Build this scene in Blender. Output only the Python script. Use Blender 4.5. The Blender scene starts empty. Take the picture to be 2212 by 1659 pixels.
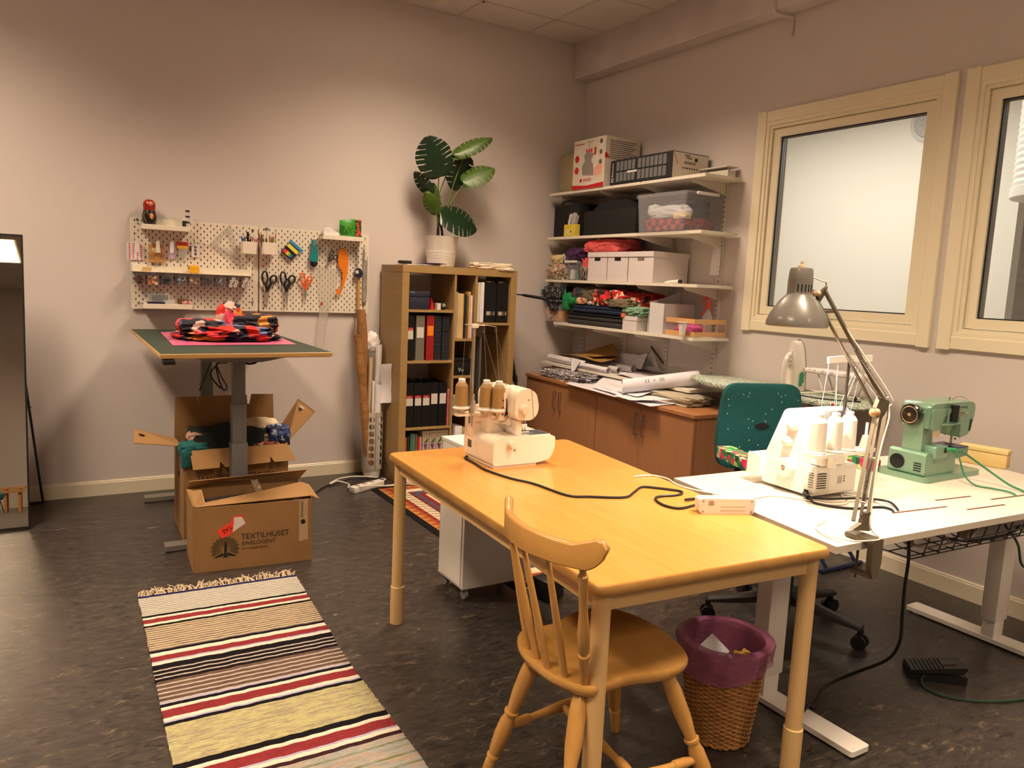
import bpy, bmesh, math, random
from mathutils import Vector, Matrix, noise
PI = math.pi
V = Vector
C = bpy.context.scene.collection
SC = bpy.context.scene

# ---------------------------------------------------------------- camera, light, exposure
cam_data = bpy.data.cameras.new('camera'); cam = bpy.data.objects.new('camera', cam_data); C.objects.link(cam)
_yaw, _pit, _rol = 0.546047, -0.1295202, 0.04544553
_f = V((math.sin(_yaw)*math.cos(_pit), math.cos(_yaw)*math.cos(_pit), math.sin(_pit)))
_r = V((math.cos(_yaw), -math.sin(_yaw), 0)); _u = _r.cross(_f)
_c, _s = math.cos(_rol), math.sin(_rol)
_r2 = _c*_r+_s*_u; _u2 = -_s*_r+_c*_u
_m = Matrix((( _r2.x, _u2.x, -_f.x, -3.811374), (_r2.y, _u2.y, -_f.y, -5.316667), (_r2.z, _u2.z, -_f.z, 1.428375), (0, 0, 0, 1)))
cam.matrix_world = _m
cam_data.sensor_width = 36; cam_data.lens = 1659.592/2212*36; cam_data.clip_start = .05
SC.camera = cam
SC.view_settings.view_transform = 'Standard'; SC.view_settings.look = 'None'
SC.view_settings.gamma = 1; SC.view_settings.exposure = EXPO = 0.0
world = bpy.data.worlds.new('world'); SC.world = world; world.use_nodes = True
world.node_tree.nodes['Background'].inputs[0].default_value = (.9, .75, .6, 1)
world.node_tree.nodes['Background'].inputs[1].default_value = 0.02
H = 3.345
WARM = (1.0, .775, .545)
def area_light(name, loc, sx, sy, power, color, spread=180, rot=(0, 0, 0)):
    l = bpy.data.lights.new(name, 'AREA'); l.shape = 'RECTANGLE'; l.size = sx; l.size_y = sy
    l.energy = power; l.color = color; l.spread = math.radians(spread)
    o = bpy.data.objects.new(name, l); C.objects.link(o); o.location = loc; o.rotation_euler = rot
    return o
FIX = [(x, y) for x in (-1.70, -4.62) for y in (-1.45, -4.30, -7.15)]
for (x, y) in FIX:
    area_light('ceiling_light_glow', (x, y, H-.012), .5, 1.1, 98 if x < -4 else 80, WARM, 130)
area_light('next_room_light', (1.0, -1.2, 3.0), .8, 2.2, 62, (1.0, .93, .80))
area_light('next_room_light', (1.0, -3.6, 3.0), .8, 1.2, 30, (1.0, .93, .80))

# ---------------------------------------------------------------- helpers
def lin(c):
    c = c/255.0
    return c/12.92 if c <= .04045 else ((c+.055)/1.055)**2.4
def rgb(r, g, b): return (lin(r), lin(g), lin(b), 1)
def mat(name, col, rough=.5, metal=0, col2=None, scale=8, stretch=(1, 1, 1), bump=0, bscale=None, trans=0, ior=1.45, coat=0,
        emis=0, det=4, lo=.35, hi=.65, alpha=1, sheen=0, kind='noise', spec=.5):
    m = bpy.data.materials.new(name); m.use_nodes = True; nt = m.node_tree; n = nt.nodes; L = nt.links
    b = n['Principled BSDF']; I = b.inputs
    I['Base Color'].default_value = col; I['Roughness'].default_value = rough; I['Metallic'].default_value = metal
    I['Transmission Weight'].default_value = trans; I['IOR'].default_value = ior; I['Coat Weight'].default_value = coat
    I['Alpha'].default_value = alpha; I['Specular IOR Level'].default_value = spec
    if sheen: I['Sheen Weight'].default_value = sheen
    if emis:
        I['Emission Color'].default_value = col; I['Emission Strength'].default_value = emis
    tex = None
    if col2 is not None or bump:
        tc = n.new('ShaderNodeTexCoord'); mp = n.new('ShaderNodeMapping'); L.new(tc.outputs['Object'], mp.inputs[0])
        mp.inputs['Scale'].default_value = stretch
        if col2 is not None:
            if kind == 'voronoi':
                tex = n.new('ShaderNodeTexVoronoi'); tex.inputs['Scale'].default_value = scale; out = tex.outputs['Distance']
            else:
                tex = n.new('ShaderNodeTexNoise'); tex.inputs['Scale'].default_value = scale; tex.inputs['Detail'].default_value = det; out = tex.outputs[0]
            L.new(mp.outputs[0], tex.inputs[0])
            r = n.new('ShaderNodeValToRGB'); L.new(out, r.inputs[0])
            r.color_ramp.elements[0].position = lo; r.color_ramp.elements[1].position = hi
            r.color_ramp.elements[0].color = col; r.color_ramp.elements[1].color = col2
            L.new(r.outputs[0], I['Base Color'])
        if bump:
            t2 = n.new('ShaderNodeTexNoise'); t2.inputs['Scale'].default_value = bscale or scale*4; t2.inputs['Detail'].default_value = 3
            L.new(mp.outputs[0], t2.inputs[0]); bp = n.new('ShaderNodeBump'); bp.inputs['Strength'].default_value = bump
            bp.inputs['Distance'].default_value = .01; L.new(t2.outputs[0], bp.inputs['Height']); L.new(bp.outputs[0], I['Normal'])
    return m
def multi(name, cols, scale=20, rough=.8, stretch=(1, 1, 1), kind='voronoi', distort=.0, bump=0):
    """patchy fabric print: constant colour ramp over random cell colour or noise"""
    m = bpy.data.materials.new(name); m.use_nodes = True; nt = m.node_tree; n = nt.nodes; L = nt.links
    I = n['Principled BSDF'].inputs; I['Roughness'].default_value = rough
    tc = n.new('ShaderNodeTexCoord'); mp = n.new('ShaderNodeMapping'); L.new(tc.outputs['Object'], mp.inputs[0]); mp.inputs['Scale'].default_value = stretch
    src = mp.outputs[0]
    if distort:
        nn = n.new('ShaderNodeTexNoise'); nn.inputs['Scale'].default_value = scale*1.5; L.new(src, nn.inputs[0])
        mx = n.new('ShaderNodeMix'); mx.data_type = 'RGBA'; mx.inputs['Factor'].default_value = distort
        L.new(src, mx.inputs['A']); L.new(nn.outputs['Color'], mx.inputs['B']); src = mx.outputs['Result']
    r = n.new('ShaderNodeValToRGB'); r.color_ramp.interpolation = 'CONSTANT'
    if kind == 'voronoi':
        t = n.new('ShaderNodeTexVoronoi'); t.inputs['Scale'].default_value = scale; L.new(src, t.inputs[0])
        sp = n.new('ShaderNodeSeparateColor'); L.new(t.outputs['Color'], sp.inputs[0]); L.new(sp.outputs[0], r.inputs[0])
        p0, p1 = 0, 1
    else:
        t = n.new('ShaderNodeTexNoise'); t.inputs['Scale'].default_value = scale; t.inputs['Detail'].default_value = 2; L.new(src, t.inputs[0]); L.new(t.outputs[0], r.inputs[0])
        p0, p1 = .33, .67
    k = len(cols); e = r.color_ramp.elements
    while len(e) < k: e.new(.5)
    for i, c in enumerate(cols): e[i].position = 0 if i == 0 else p0+(p1-p0)*i/k
    for i, c in enumerate(cols): e[i].color = c
    L.new(r.outputs[0], I['Base Color'])
    if bump:
        t2 = n.new('ShaderNodeTexNoise'); t2.inputs['Scale'].default_value = 300; L.new(mp.outputs[0], t2.inputs[0])
        bp = n.new('ShaderNodeBump'); bp.inputs['Strength'].default_value = bump; bp.inputs['Distance'].default_value = .003
        L.new(t2.outputs[0], bp.inputs['Height']); L.new(bp.outputs[0], I['Normal'])
    return m

def B(): return bmesh.new()
def _tr(vs, M):
    for v in vs: v.co = M @ v.co
def box(bm, c, s, rot=None, bev=0, mi=0, seg=2):
    r = bmesh.ops.create_cube(bm, size=1); vs = r['verts']
    _tr(vs, Matrix.Diagonal((s[0], s[1], s[2], 1)))
    fs = {f for v in vs for f in v.link_faces}
    if bev:
        es = list({e for v in vs for e in v.link_edges})
        rr = bmesh.ops.bevel(bm, geom=es, offset=bev, segments=seg, profile=.5, affect='EDGES')
        vs = list({v for f in rr['faces'] for v in f.verts} | {v for v in vs if v.is_valid})
        fs = {f for v in vs for f in v.link_faces}
    M = Matrix.Translation(c)
    if rot is not None: M = M @ (rot if isinstance(rot, Matrix) else Matrix.Rotation(rot, 4, 'Z'))
    _tr(vs, M)
    for f in fs: f.material_index = mi
    return vs
def bb(bm, a, b, **k):
    return box(bm, ((a[0]+b[0])/2, (a[1]+b[1])/2, (a[2]+b[2])/2), (abs(b[0]-a[0]), abs(b[1]-a[1]), abs(b[2]-a[2])), **k)
def frame_of(d):
    d = d.normalized(); a = V((0, 0, 1)) if abs(d.z) < .95 else V((1, 0, 0))
    x = d.cross(a).normalized(); return x, x.cross(d).normalized()
def loft(bm, rings, mi=0, cap=True, closed=False):
    rs = [[bm.verts.new(p) for p in ring] for ring in rings]; fs = []
    n = len(rs[0]); m = len(rs)
    for i in range(m if closed else m-1):
        a, b = rs[i], rs[(i+1) % m]
        for j in range(n):
            fs.append(bm.faces.new((a[j], a[(j+1) % n], b[(j+1) % n], b[j])))
    if cap and not closed:
        fs.append(bm.faces.new(list(reversed(rs[0])))); fs.append(bm.faces.new(rs[-1]))
    for f in fs: f.material_index = mi
    return fs
def catmull(P, sub=6, closed=False):
    P = [V(p) for p in P]; out = []; n = len(P)
    rng = range(n if closed else n-1)
    for i in rng:
        p0 = P[(i-1) % n] if (closed or i > 0) else P[0]*2-P[1]
        p1 = P[i]; p2 = P[(i+1) % n]
        p3 = P[(i+2) % n] if (closed or i+2 < n) else P[-1]*2-P[-2]
        for k in range(sub):
            t = k/sub
            out.append(.5*((2*p1)+(-p0+p2)*t+(2*p0-5*p1+4*p2-p3)*t*t+(-p0+3*p1-3*p2+p3)*t**3))
    if not closed: out.append(P[-1])
    return out
def tube(bm, P, r, n=8, mi=0, smooth=True, closed=False, sub=6, sq=None):
    if smooth and len(P) > 2: P = catmull(P, sub, closed)
    else: P = [V(p) for p in P]
    rings = []; N = len(P); prev = None
    for i, p in enumerate(P):
        d = (P[(i+1) % N]-P[(i-1) % N]) if closed else (P[min(i+1, N-1)]-P[max(i-1, 0)])
        if d.length < 1e-9: d = V((0, 0, 1))
        d.normalize()
        if prev is None: x, y = frame_of(d)
        else:
            x = prev-prev.dot(d)*d
            if x.length < 1e-6: x, y = frame_of(d)
            x.normalize(); y = x.cross(d).normalized()
        prev = x
        rr = r(i/(N-1)) if callable(r) else r
        if sq: rings.append([p+x*a*sq[0]+y*b*sq[1] for a, b in ((1, 1), (-1, 1), (-1, -1), (1, -1))])
        else: rings.append([p+(x*math.cos(a)+y*math.sin(a))*rr for a in [2*PI*k/n for k in range(n)]])
    return loft(bm, rings, mi, True, closed)
def bar(bm, p0, p1, w, h, mi=0):
    return tube(bm, [p0, p1], 0, sq=(w/2, h/2), mi=mi, smooth=False)
def lathe(bm, prof, c=(0, 0, 0), n=24, axis='z', mi=0, cap=True, closed=False):
    rings = []
    for r, z in prof:
        ring = []
        for k in range(n):
            a = 2*PI*k/n; x, y = r*math.cos(a), r*math.sin(a)
            p = (x, y, z) if axis == 'z' else ((z, x, y) if axis == 'x' else (y, z, x))
            ring.append(V(p)+V(c))
        rings.append(ring)
    return loft(bm, rings, mi, cap, closed)
def cyl(bm, p0, p1, r0, r1=None, n=16, mi=0):
    p0, p1 = V(p0), V(p1); r1 = r0 if r1 is None else r1; x, y = frame_of(p1-p0)
    return loft(bm, [[p+(x*math.cos(a)+y*math.sin(a))*r for a in [2*PI*k/n for k in range(n)]] for p, r in ((p0, r0), (p1, r1))], mi)
def prof_along(bm, prof, p0, p1, n=14, mi=0):
    """turned part: prof [(t, r)] along the segment p0-p1"""
    p0, p1 = V(p0), V(p1); x, y = frame_of(p1-p0)
    return loft(bm, [[p0.lerp(p1, t)+(x*math.cos(a)+y*math.sin(a))*r for a in [2*PI*k/n for k in range(n)]] for t, r in prof], mi)
def ball(bm, c, r, mi=0, seg=14):
    if not hasattr(r, '__len__'): r = (r, r, r)
    vs = bmesh.ops.create_uvsphere(bm, u_segments=seg, v_segments=max(6, seg//2), radius=1)['verts']
    _tr(vs, Matrix.Translation(c) @ Matrix.Diagonal((*r, 1)))
    for f in {f for v in vs for f in v.link_faces}: f.material_index = mi
def prism(bm, pts, plane, w0, w1, mi=0, o=(0, 0, 0)):
    def P(u, v, w):
        p = {'xz': (u, w, v), 'yz': (w, u, v), 'xy': (u, v, w)}[plane]
        return V(p)+V(o)
    fs = loft(bm, [[P(u, v, w0) for u, v in pts], [P(u, v, w1) for u, v in pts]], mi)
    return fs
def rpoly(pts, r, seg=4):
    """round the corners of a 2D polygon"""
    out = []; n = len(pts)
    for i in range(n):
        a, b, c = V(pts[i-1]), V(pts[i]), V(pts[(i+1) % n])
        d0, d1 = (a-b), (c-b); rr = min(r, d0.length*.45, d1.length*.45)
        p0 = b+d0.normalized()*rr; p1 = b+d1.normalized()*rr
        for k in range(seg+1):
            t = k/seg; out.append(tuple((1-t)**2*p0+2*t*(1-t)*b+t*t*p1))
    return out
def slab(bm, pts3, th, mi=0):
    """quad/polygon of 3D points given thickness along its normal"""
    P = [V(p) for p in pts3]; n = (P[1]-P[0]).cross(P[2]-P[0]).normalized()
    return loft(bm, [[p-n*th/2 for p in P], [p+n*th/2 for p in P]], mi)
def sheet(bm, fn, nu, nv, th=.0012, mi=0):
    g = [[V(fn(i/nu, j/nv)) for j in range(nv+1)] for i in range(nu+1)]
    def nrm(i, j):
        a = g[min(i+1, nu)][j]-g[max(i-1, 0)][j]; b = g[i][min(j+1, nv)]-g[i][max(j-1, 0)]
        c = a.cross(b); return c.normalized() if c.length > 1e-12 else V((0, 0, 1))
    N = [[nrm(i, j)*th/2 for j in range(nv+1)] for i in range(nu+1)]
    A = [[bm.verts.new(g[i][j]+N[i][j]) for j in range(nv+1)] for i in range(nu+1)]
    D = [[bm.verts.new(g[i][j]-N[i][j]) for j in range(nv+1)] for i in range(nu+1)]
    fs = []
    for i in range(nu):
        for j in range(nv):
            fs.append(bm.faces.new((A[i][j], A[i+1][j], A[i+1][j+1], A[i][j+1])))
            fs.append(bm.faces.new((D[i][j], D[i][j+1], D[i+1][j+1], D[i+1][j])))
    for i in range(nu):
        fs.append(bm.faces.new((A[i][0], D[i][0], D[i+1][0], A[i+1][0]))); fs.append(bm.faces.new((A[i][nv], A[i+1][nv], D[i+1][nv], D[i][nv])))
    for j in range(nv):
        fs.append(bm.faces.new((A[0][j], A[0][j+1], D[0][j+1], D[0][j]))); fs.append(bm.faces.new((A[nu][j], D[nu][j], D[nu][j+1], A[nu][j+1])))
    for f in fs: f.material_index = mi
def fold(p, amp, freq, seed):
    """ridged folds"""
    q = V(p)*freq+V((seed*7.3, seed*3.1, seed*5.7)); s = 0; a = 1
    for o in range(3):
        s += a*.85*(1-2*abs(noise.noise(q))); q = q*2.1; a *= .45
    return s*amp
def blob(bm, c, s, seed=0, amp=.25, freq=2.2, sub=4, mi=0, rz=0, boxy=.6):
    """crumpled cloth lying on a surface: c = centre of its base, s = full sizes"""
    r = bmesh.ops.create_icosphere(bm, subdivisions=sub, radius=1); vs = r['verts']
    for v in vs:
        p = v.co.copy(); m = max(abs(p.x), abs(p.y), abs(p.z)); p = p*(1-boxy)+(p/m)*boxy*.85
        p = p*(1+fold(v.co, amp, freq, seed)*.5)
        z = p.z*.5+.5
        v.co = V((p.x*s[0]/2, p.y*s[1]/2, max(0.0, z)*s[2]))
    _tr(vs, Matrix.Translation(c) @ Matrix.Rotation(rz, 4, 'Z'))
    for f in {f for v in vs for f in v.link_faces}: f.material_index = mi
def mesh_of(name, bm, mats, smooth=True, ang=35):
    bmesh.ops.recalc_face_normals(bm, faces=bm.faces)
    me = bpy.data.meshes.new(name); bm.to_mesh(me); bm.free()
    for m in (mats if isinstance(mats, (list, tuple)) else [mats]): me.materials.append(m)
    if smooth:
        me.shade_smooth(); me.set_sharp_from_angle(angle=math.radians(ang))
    return me
def tag(o, label=None, cat=None, group=None, kind=None):
    if label: o['label'] = label
    if cat: o['category'] = cat
    if group: o['group'] = group
    if kind: o['kind'] = kind
    return o
def thing(name, label, cat, loc=(0, 0, 0), rz=0, group=None):
    o = bpy.data.objects.new(name, None); C.objects.link(o); o.location = loc; o.rotation_euler = (0, 0, rz); o.empty_display_size = .05
    return tag(o, label, cat, group)
def rootM(o):
    M = Matrix.Translation(o.location) @ Matrix.Rotation(o.rotation_euler.z, 4, 'Z')
    return M
def part(root, name, bm, mats, world=False, smooth=True, label=None, ang=35, kind=None):
    if world:
        M = Matrix.Identity(4); r = root
        chain = []
        while r is not None: chain.append(r); r = r.parent
        for r in reversed(chain): M = M @ rootM(r)
        bm.transform(M.inverted())
    o = bpy.data.objects.new(name, mesh_of(name, bm, mats, smooth, ang)); C.objects.link(o); o.parent = root
    if label: o['label'] = label
    if kind: o['kind'] = kind
    return o
def single(name, label, cat, bm, mats, loc=(0, 0, 0), rz=0, group=None, world=False, smooth=True, ang=35, kind=None):
    """a thing that is one mesh; world=True: geometry is in world coordinates and the origin goes to loc"""
    if world: bm.transform((Matrix.Translation(loc) @ Matrix.Rotation(rz, 4, 'Z')).inverted())
    o = bpy.data.objects.new(name, mesh_of(name, bm, mats, smooth, ang)); C.objects.link(o)
    o.location = loc; o.rotation_euler = (0, 0, rz)
    return tag(o, label, cat, group, kind)
def struct(name, bm, mats, smooth=False):
    o = bpy.data.objects.new(name, mesh_of(name, bm, mats, smooth)); C.objects.link(o); o['kind'] = 'structure'; return o
_deps = None
def lettering(root, s, size, m, origin, right, up, name='lettering', align='LEFT', ext=.0004, world=True, sx=1):
    """flat writing on a surface; origin = left end of the baseline"""
    cu = bpy.data.curves.new('t', 'FONT'); cu.body = s; cu.size = size; cu.align_x = align; cu.extrude = ext
    t = bpy.data.objects.new('t', cu); C.objects.link(t)
    dg = bpy.context.evaluated_depsgraph_get(); dg.update()
    me = bpy.data.meshes.new_from_object(t.evaluated_get(dg)); bpy.data.objects.remove(t)
    bm = B(); bm.from_mesh(me)
    r = V(right).normalized(); u = V(up); u = (u-u.dot(r)*r).normalized(); n = r.cross(u); o = V(origin)
    M = Matrix(((r.x*sx, u.x, n.x, o.x), (r.y*sx, u.y, n.y, o.y), (r.z*sx, u.z, n.z, o.z), (0, 0, 0, 1)))
    bm.transform(M)
    return part(root, name, bm, m, world=world, smooth=False)
def dup(root, loc, rz=None, label=None, group=None):
    r = root.copy(); C.objects.link(r); r.location = loc
    if rz is not None: r.rotation_euler = (0, 0, rz)
    if label: r['label'] = label
    if group: r['group'] = group
    for ch in list(root.children):
        c = ch.copy(); C.objects.link(c); c.parent = r
        for g in ch.children:
            d = g.copy(); C.objects.link(d); d.parent = c
    return r

# ---------------------------------------------------------------- materials
M_wall = mat('wall_paint', rgb(208, 199, 196), .85, bump=.04, bscale=400)
M_ceil = mat('ceiling_tile', rgb(214, 208, 202), .95, col2=rgb(200, 194, 188), scale=180, lo=.3, hi=.7)
M_beam = mat('beam_paint', rgb(200, 190, 190), .85, col2=rgb(214, 206, 204), scale=3)
M_trim = mat('cream_gloss_paint', rgb(228, 218, 194), .35)
M_cream = mat('cream_window_paint', rgb(230, 220, 194), .38, bump=.02, bscale=120)
M_white = mat('white_lacquer', rgb(226, 220, 212), .35)
M_wpl = mat('white_plastic', rgb(224, 216, 206), .3)
M_black = mat('black_plastic', rgb(22, 21, 21), .45)
M_blackm = mat('black_metal', rgb(20, 19, 19), .35)
M_steel = mat('steel', rgb(190, 188, 184), .25, 1)
M_grey = mat('grey_metal', rgb(128, 128, 130), .4, .3)
M_dark = mat('dark_void', rgb(14, 12, 11), .8)
M_card = mat('cardboard', rgb(148, 110, 68), .85, col2=rgb(138, 102, 62), scale=6, lo=.3, hi=.7)
M_cardin = mat('cardboard_inside', rgb(158, 120, 76), .85)
M_ink = mat('black_ink', rgb(26, 22, 18), .7)
M_redink = mat('red_ink', rgb(178, 34, 32), .6)
M_paper = mat('paper', rgb(226, 222, 226), .8)
M_glass = mat('clear_plastic', rgb(240, 240, 244), .08, trans=.92, ior=1.2, alpha=.45)
M_clear = mat('clear_acrylic', rgb(235, 238, 240), .1, alpha=.22)
M_chrome = mat('chrome', rgb(200, 198, 194), .12, 1)
# ---------------------------------------------------------------- the room
XL, YB = -7.6, -9.6
def lino():
    m = bpy.data.materials.new('marbled_linoleum'); m.use_nodes = True; nt = m.node_tree; n = nt.nodes; L = nt.links
    b = n['Principled BSDF']
    tc = n.new('ShaderNodeTexCoord'); mp = n.new('ShaderNodeMapping'); mp.inputs['Scale'].default_value = (1, 2.3, 1); mp.inputs['Rotation'].default_value = (0, 0, .35)
    L.new(tc.outputs['Object'], mp.inputs[0])
    a = n.new('ShaderNodeTexNoise'); a.inputs['Scale'].default_value = 16; a.inputs['Detail'].default_value = 9; a.inputs['Roughness'].default_value = .68; a.inputs['Distortion'].default_value = 1.2
    L.new(mp.outputs[0], a.inputs[0])
    r = n.new('ShaderNodeValToRGB'); L.new(a.outputs[0], r.inputs[0]); e = r.color_ramp.elements
    e[0].position = .34; e[0].color = rgb(30, 27, 27); e[1].position = .70; e[1].color = rgb(124, 108, 90)
    k = e.new(.48); k.color = rgb(54, 48, 45)
    k = e.new(.60); k.color = rgb(64, 57, 51)
    L.new(r.outputs[0], b.inputs['Base Color'])
    g = n.new('ShaderNodeTexNoise'); g.inputs['Scale'].default_value = 3; L.new(tc.outputs['Object'], g.inputs[0])
    mr = n.new('ShaderNodeMapRange'); mr.inputs['To Min'].default_value = .26; mr.inputs['To Max'].default_value = .38; L.new(g.outputs[0], mr.inputs[0]); L.new(mr.outputs[0], b.inputs['Roughness'])
    bp = n.new('ShaderNodeBump'); bp.inputs['Strength'].default_value = .12; bp.inputs['Distance'].default_value = .004; L.new(a.outputs[0], bp.inputs['Height']); L.new(bp.outputs[0], b.inputs['Normal'])
    return m
bm = B(); bb(bm, (XL-.1, YB-.1, -.1), (.1, .1, 0)); struct('floor', bm, lino())
bm = B(); bb(bm, (XL-.1, YB-.1, H), (.1, .1, H+.1)); struct('ceiling', bm, M_ceil)
bm = B(); bb(bm, (XL-.1, 0, 0), (.1, .1, H)); struct('wall_back', bm, M_wall)
bm = B(); bb(bm, (XL-.1, YB, 0), (XL, 0, H)); struct('wall_left', bm, M_wall)
bm = B(); bb(bm, (XL-.1, YB-.1, 0), (.1, YB, H)); struct('wall_front', bm, M_wall)
# window wall with two openings
WT = .10
WY = [(-1.925, -3.02), (-3.195, -4.29)]; WZ0, WZ1 = 1.27, 2.475
bm = B()
bb(bm, (0, YB, 0), (WT, 0, WZ0)); bb(bm, (0, YB, WZ1), (WT, 0, H))
ys = [0, WY[0][0], WY[0][1], WY[1][0], WY[1][1], YB]
for a, b_ in ((0, 1), (2, 3), (4, 5)): bb(bm, (0, ys[b_], WZ0), (WT, ys[a], WZ1))
struct('wall_right', bm, M_wall)
# boxed beam along the window wall
bm = B(); bb(bm, (-.136, YB, 3.078), (-.0005, -.0005, H-.0005), bev=.004, seg=1); struct('trim_1', bm, M_beam)
# ceiling grid
bm = B()
xs = [-.584-.6*k for k in range(12)]; yy = [-.389-.6*k for k in range(16)]
M_bar = mat('ceiling_bar', rgb(196, 188, 178), .6)
for x in xs: bb(bm, (x-.012, YB, H-.004), (x+.012, 0, H+.001))
for y in yy: bb(bm, (XL, y-.012, H-.004), (-.136, y+.012, H+.001))
bb(bm, (XL, -.02, H-.005), (-.136, -.0002, H+.001)); bb(bm, (-.158, YB, H-.005), (-.1362, 0, H+.001))
struct('trim_2', bm, M_bar)
def baseboard(name, a, b_, n):
    bm = B(); prof = [(0, 0), (.014, 0), (.014, .078), (.009, .082), (.009, .088), (.004, .093), (0, .093)]
    d = V(b_)-V(a); nn = V(n)
    loft(bm, [[V(a)+nn*u+V((0, 0, v)) for u, v in prof], [V(b_)+nn*u+V((0, 0, v)) for u, v in prof]]); struct(name, bm, M_trim)
baseboard('baseboard_back', (XL, 0, 0), (0, 0, 0), (0, -1, 0))
baseboard('baseboard_right', (0, 0, 0), (0, YB, 0), (-1, 0, 0))
baseboard('baseboard_left', (XL, 0, 0), (XL, YB, 0), (1, 0, 0))
# windows
M_sp = mat('window_spacer', rgb(120, 132, 142), .3, .6)
M_gask = mat('window_gasket', rgb(28, 28, 30), .6)
M_pane = mat('window_glass', (1, 1, 1, 1), 0, alpha=.08)
def window(n, y0, y1, z0, z1):
    cw = .068
    bm = B()
    # casing boards (flat with raised inner bead)
    bb(bm, (-.022, y0+cw, z0-cw+.0), (-.0002, y0, z1+cw), bev=.003, seg=1); bb(bm, (-.022, y1, z0-cw), (-.0002, y1-cw, z1+cw), bev=.003, seg=1)
    bb(bm, (-.018, y0, z1), (-.0002, y1, z1+cw-.004), bev=.003, seg=1); bb(bm, (-.018, y0, z0-cw+.006), (-.0002, y1, z0), bev=.003, seg=1)
    # inner lining, stepped
    def ring(x0, x1, i0, i1):
        bb(bm, (x0, y0-i0, z0+i0), (x1, y0-i1, z1-i0)); bb(bm, (x0, y1+i1, z0+i0), (x1, y1+i0, z1-i0))
        bb(bm, (x0, y0-i1, z1-i1), (x1, y1+i1, z1-i0)); bb(bm, (x0, y0-i1, z0+i0), (x1, y1+i1, z0+i1))
    ring(-.012, .10, 0.0, .022); ring(-.004, .10, .022, .040)
    fr = struct('window_%d' % n, bm, M_cream)
    bm = B()
    def ring2(bm, x0, x1, i0, i1, mi=0):
        bb(bm, (x0, y0-i0, z0+i0), (x1, y0-i1, z1-i0), mi=mi, bev=0); bb(bm, (x0, y1+i1, z0+i0), (x1, y1+i0, z1-i0), mi=mi)
        bb(bm, (x0, y0-i1, z1-i1), (x1, y1+i1, z1-i0), mi=mi); bb(bm, (x0, y0-i1, z0+i0), (x1, y1+i1, z0+i1), mi=mi)
    ring2(bm, .012, .085, .043, .092)
    part(fr, 'window_sash', bm, M_cream, smooth=False)
    bm = B(); ring2(bm, .026, .034, .092, .098, 0); ring2(bm, .034, .047, .0925, .096, 1); ring2(bm, .047, .050, .092, .098, 0); ring2(bm, .050, .063, .0925, .096, 1); ring2(bm, .063, .070, .092, .098, 0)
    part(fr, 'glazing_spacer', bm, [M_gask, M_sp], smooth=False)
    bm = B(); bb(bm, (.030, y0-.094, z0+.094), (.033, y1+.094, z1-.094)); part(fr, 'glass_pane', bm, M_pane, smooth=False)
    # handle on the bottom rail
    bm = B(); ym = (y0+y1)/2+.03
    bb(bm, (-.008, ym+.02, z0+.055), (.003, ym-.02, z0+.085), bev=.002); cyl(bm, (-.03, ym, z0+.075), (.0, ym, z0+.075), .007); bar(bm, (-.032, ym+.01, z0+.078), (-.034, ym-.11, z0+.086), .008, .016)
    part(fr, 'window_handle', bm, mat('window_handle_metal', rgb(150, 140, 124), .35, .8))
window(1, *WY[0], WZ0, WZ1); window(2, *WY[1], WZ0, WZ1)
# the next room, seen through the windows
M_next = mat('next_room_paint', rgb(232, 230, 220), .8)
bm = B(); bb(bm, (2.3, -2.28, .0), (2.4, 3.2, H)); struct('wall_next_room', bm, M_next)
bm = B(); bb(bm, (WT+.0, -9, -.1), (5.2, 3.2, 0)); struct('floor_next_room', bm, mat('next_floor', rgb(150, 140, 128), .5))
bm = B(); bb(bm, (WT+.0, -9, H), (5.2, 3.2, H+.1)); struct('ceiling_next_room', bm, M_next)
bm = B(); bb(bm, (WT, 3.2, 0), (5.2, 3.3, H)); struct('wall_next_room_back', bm, M_next)
bm = B(); bb(bm, (5.1, -9, 0), (5.2, 3.2, H)); bb(bm, (WT, -9.1, 0), (5.2, -9, H)); struct('wall_next_room_dark', bm, mat('brown_panel', rgb(70, 56, 44), .6, col2=rgb(46, 37, 30), scale=3, stretch=(1, 1, 5)))
M_duct = mat('white_duct', rgb(228, 228, 224), .4)

bm = B(); prof = []
for k in range(30): prof += [(.29, 2.16+k*.04), (.297, 2.17+k*.04), (.297, 2.185+k*.04), (.29, 2.195+k*.04)]
lathe(bm, [(.3, 2.085), (.305, 2.09), (.305, 2.15), (.29, 2.155)]+[p for p in prof if p[1] < H], c=(1.45, -2.98, 0), n=40)
single('ventilation_duct', 'fat white ribbed ventilation duct in the room behind the right window', 'duct', bm, M_duct, loc=(1.45, -2.98, 2.085), world=True)
t = thing('wall_vent', 'round perforated white air vent on the wall behind the left window', 'vent', (2.3, -1.535, 2.86))
bm = B(); lathe(bm, [(.15, 0), (.155, -.02), (.14, -.045), (.13, -.03), (.12, -.02)], axis='x', n=32); part(t, 'vent_ring', bm, M_duct)
bm = B(); lathe(bm, [(.122, -.02), (.11, -.045), (.0, -.055)], axis='x', n=28, cap=False); part(t, 'vent_grille', bm, mat('vent_mesh', rgb(150, 150, 146), .6, col2=rgb(190, 190, 186), scale=140, kind='voronoi'))
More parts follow.
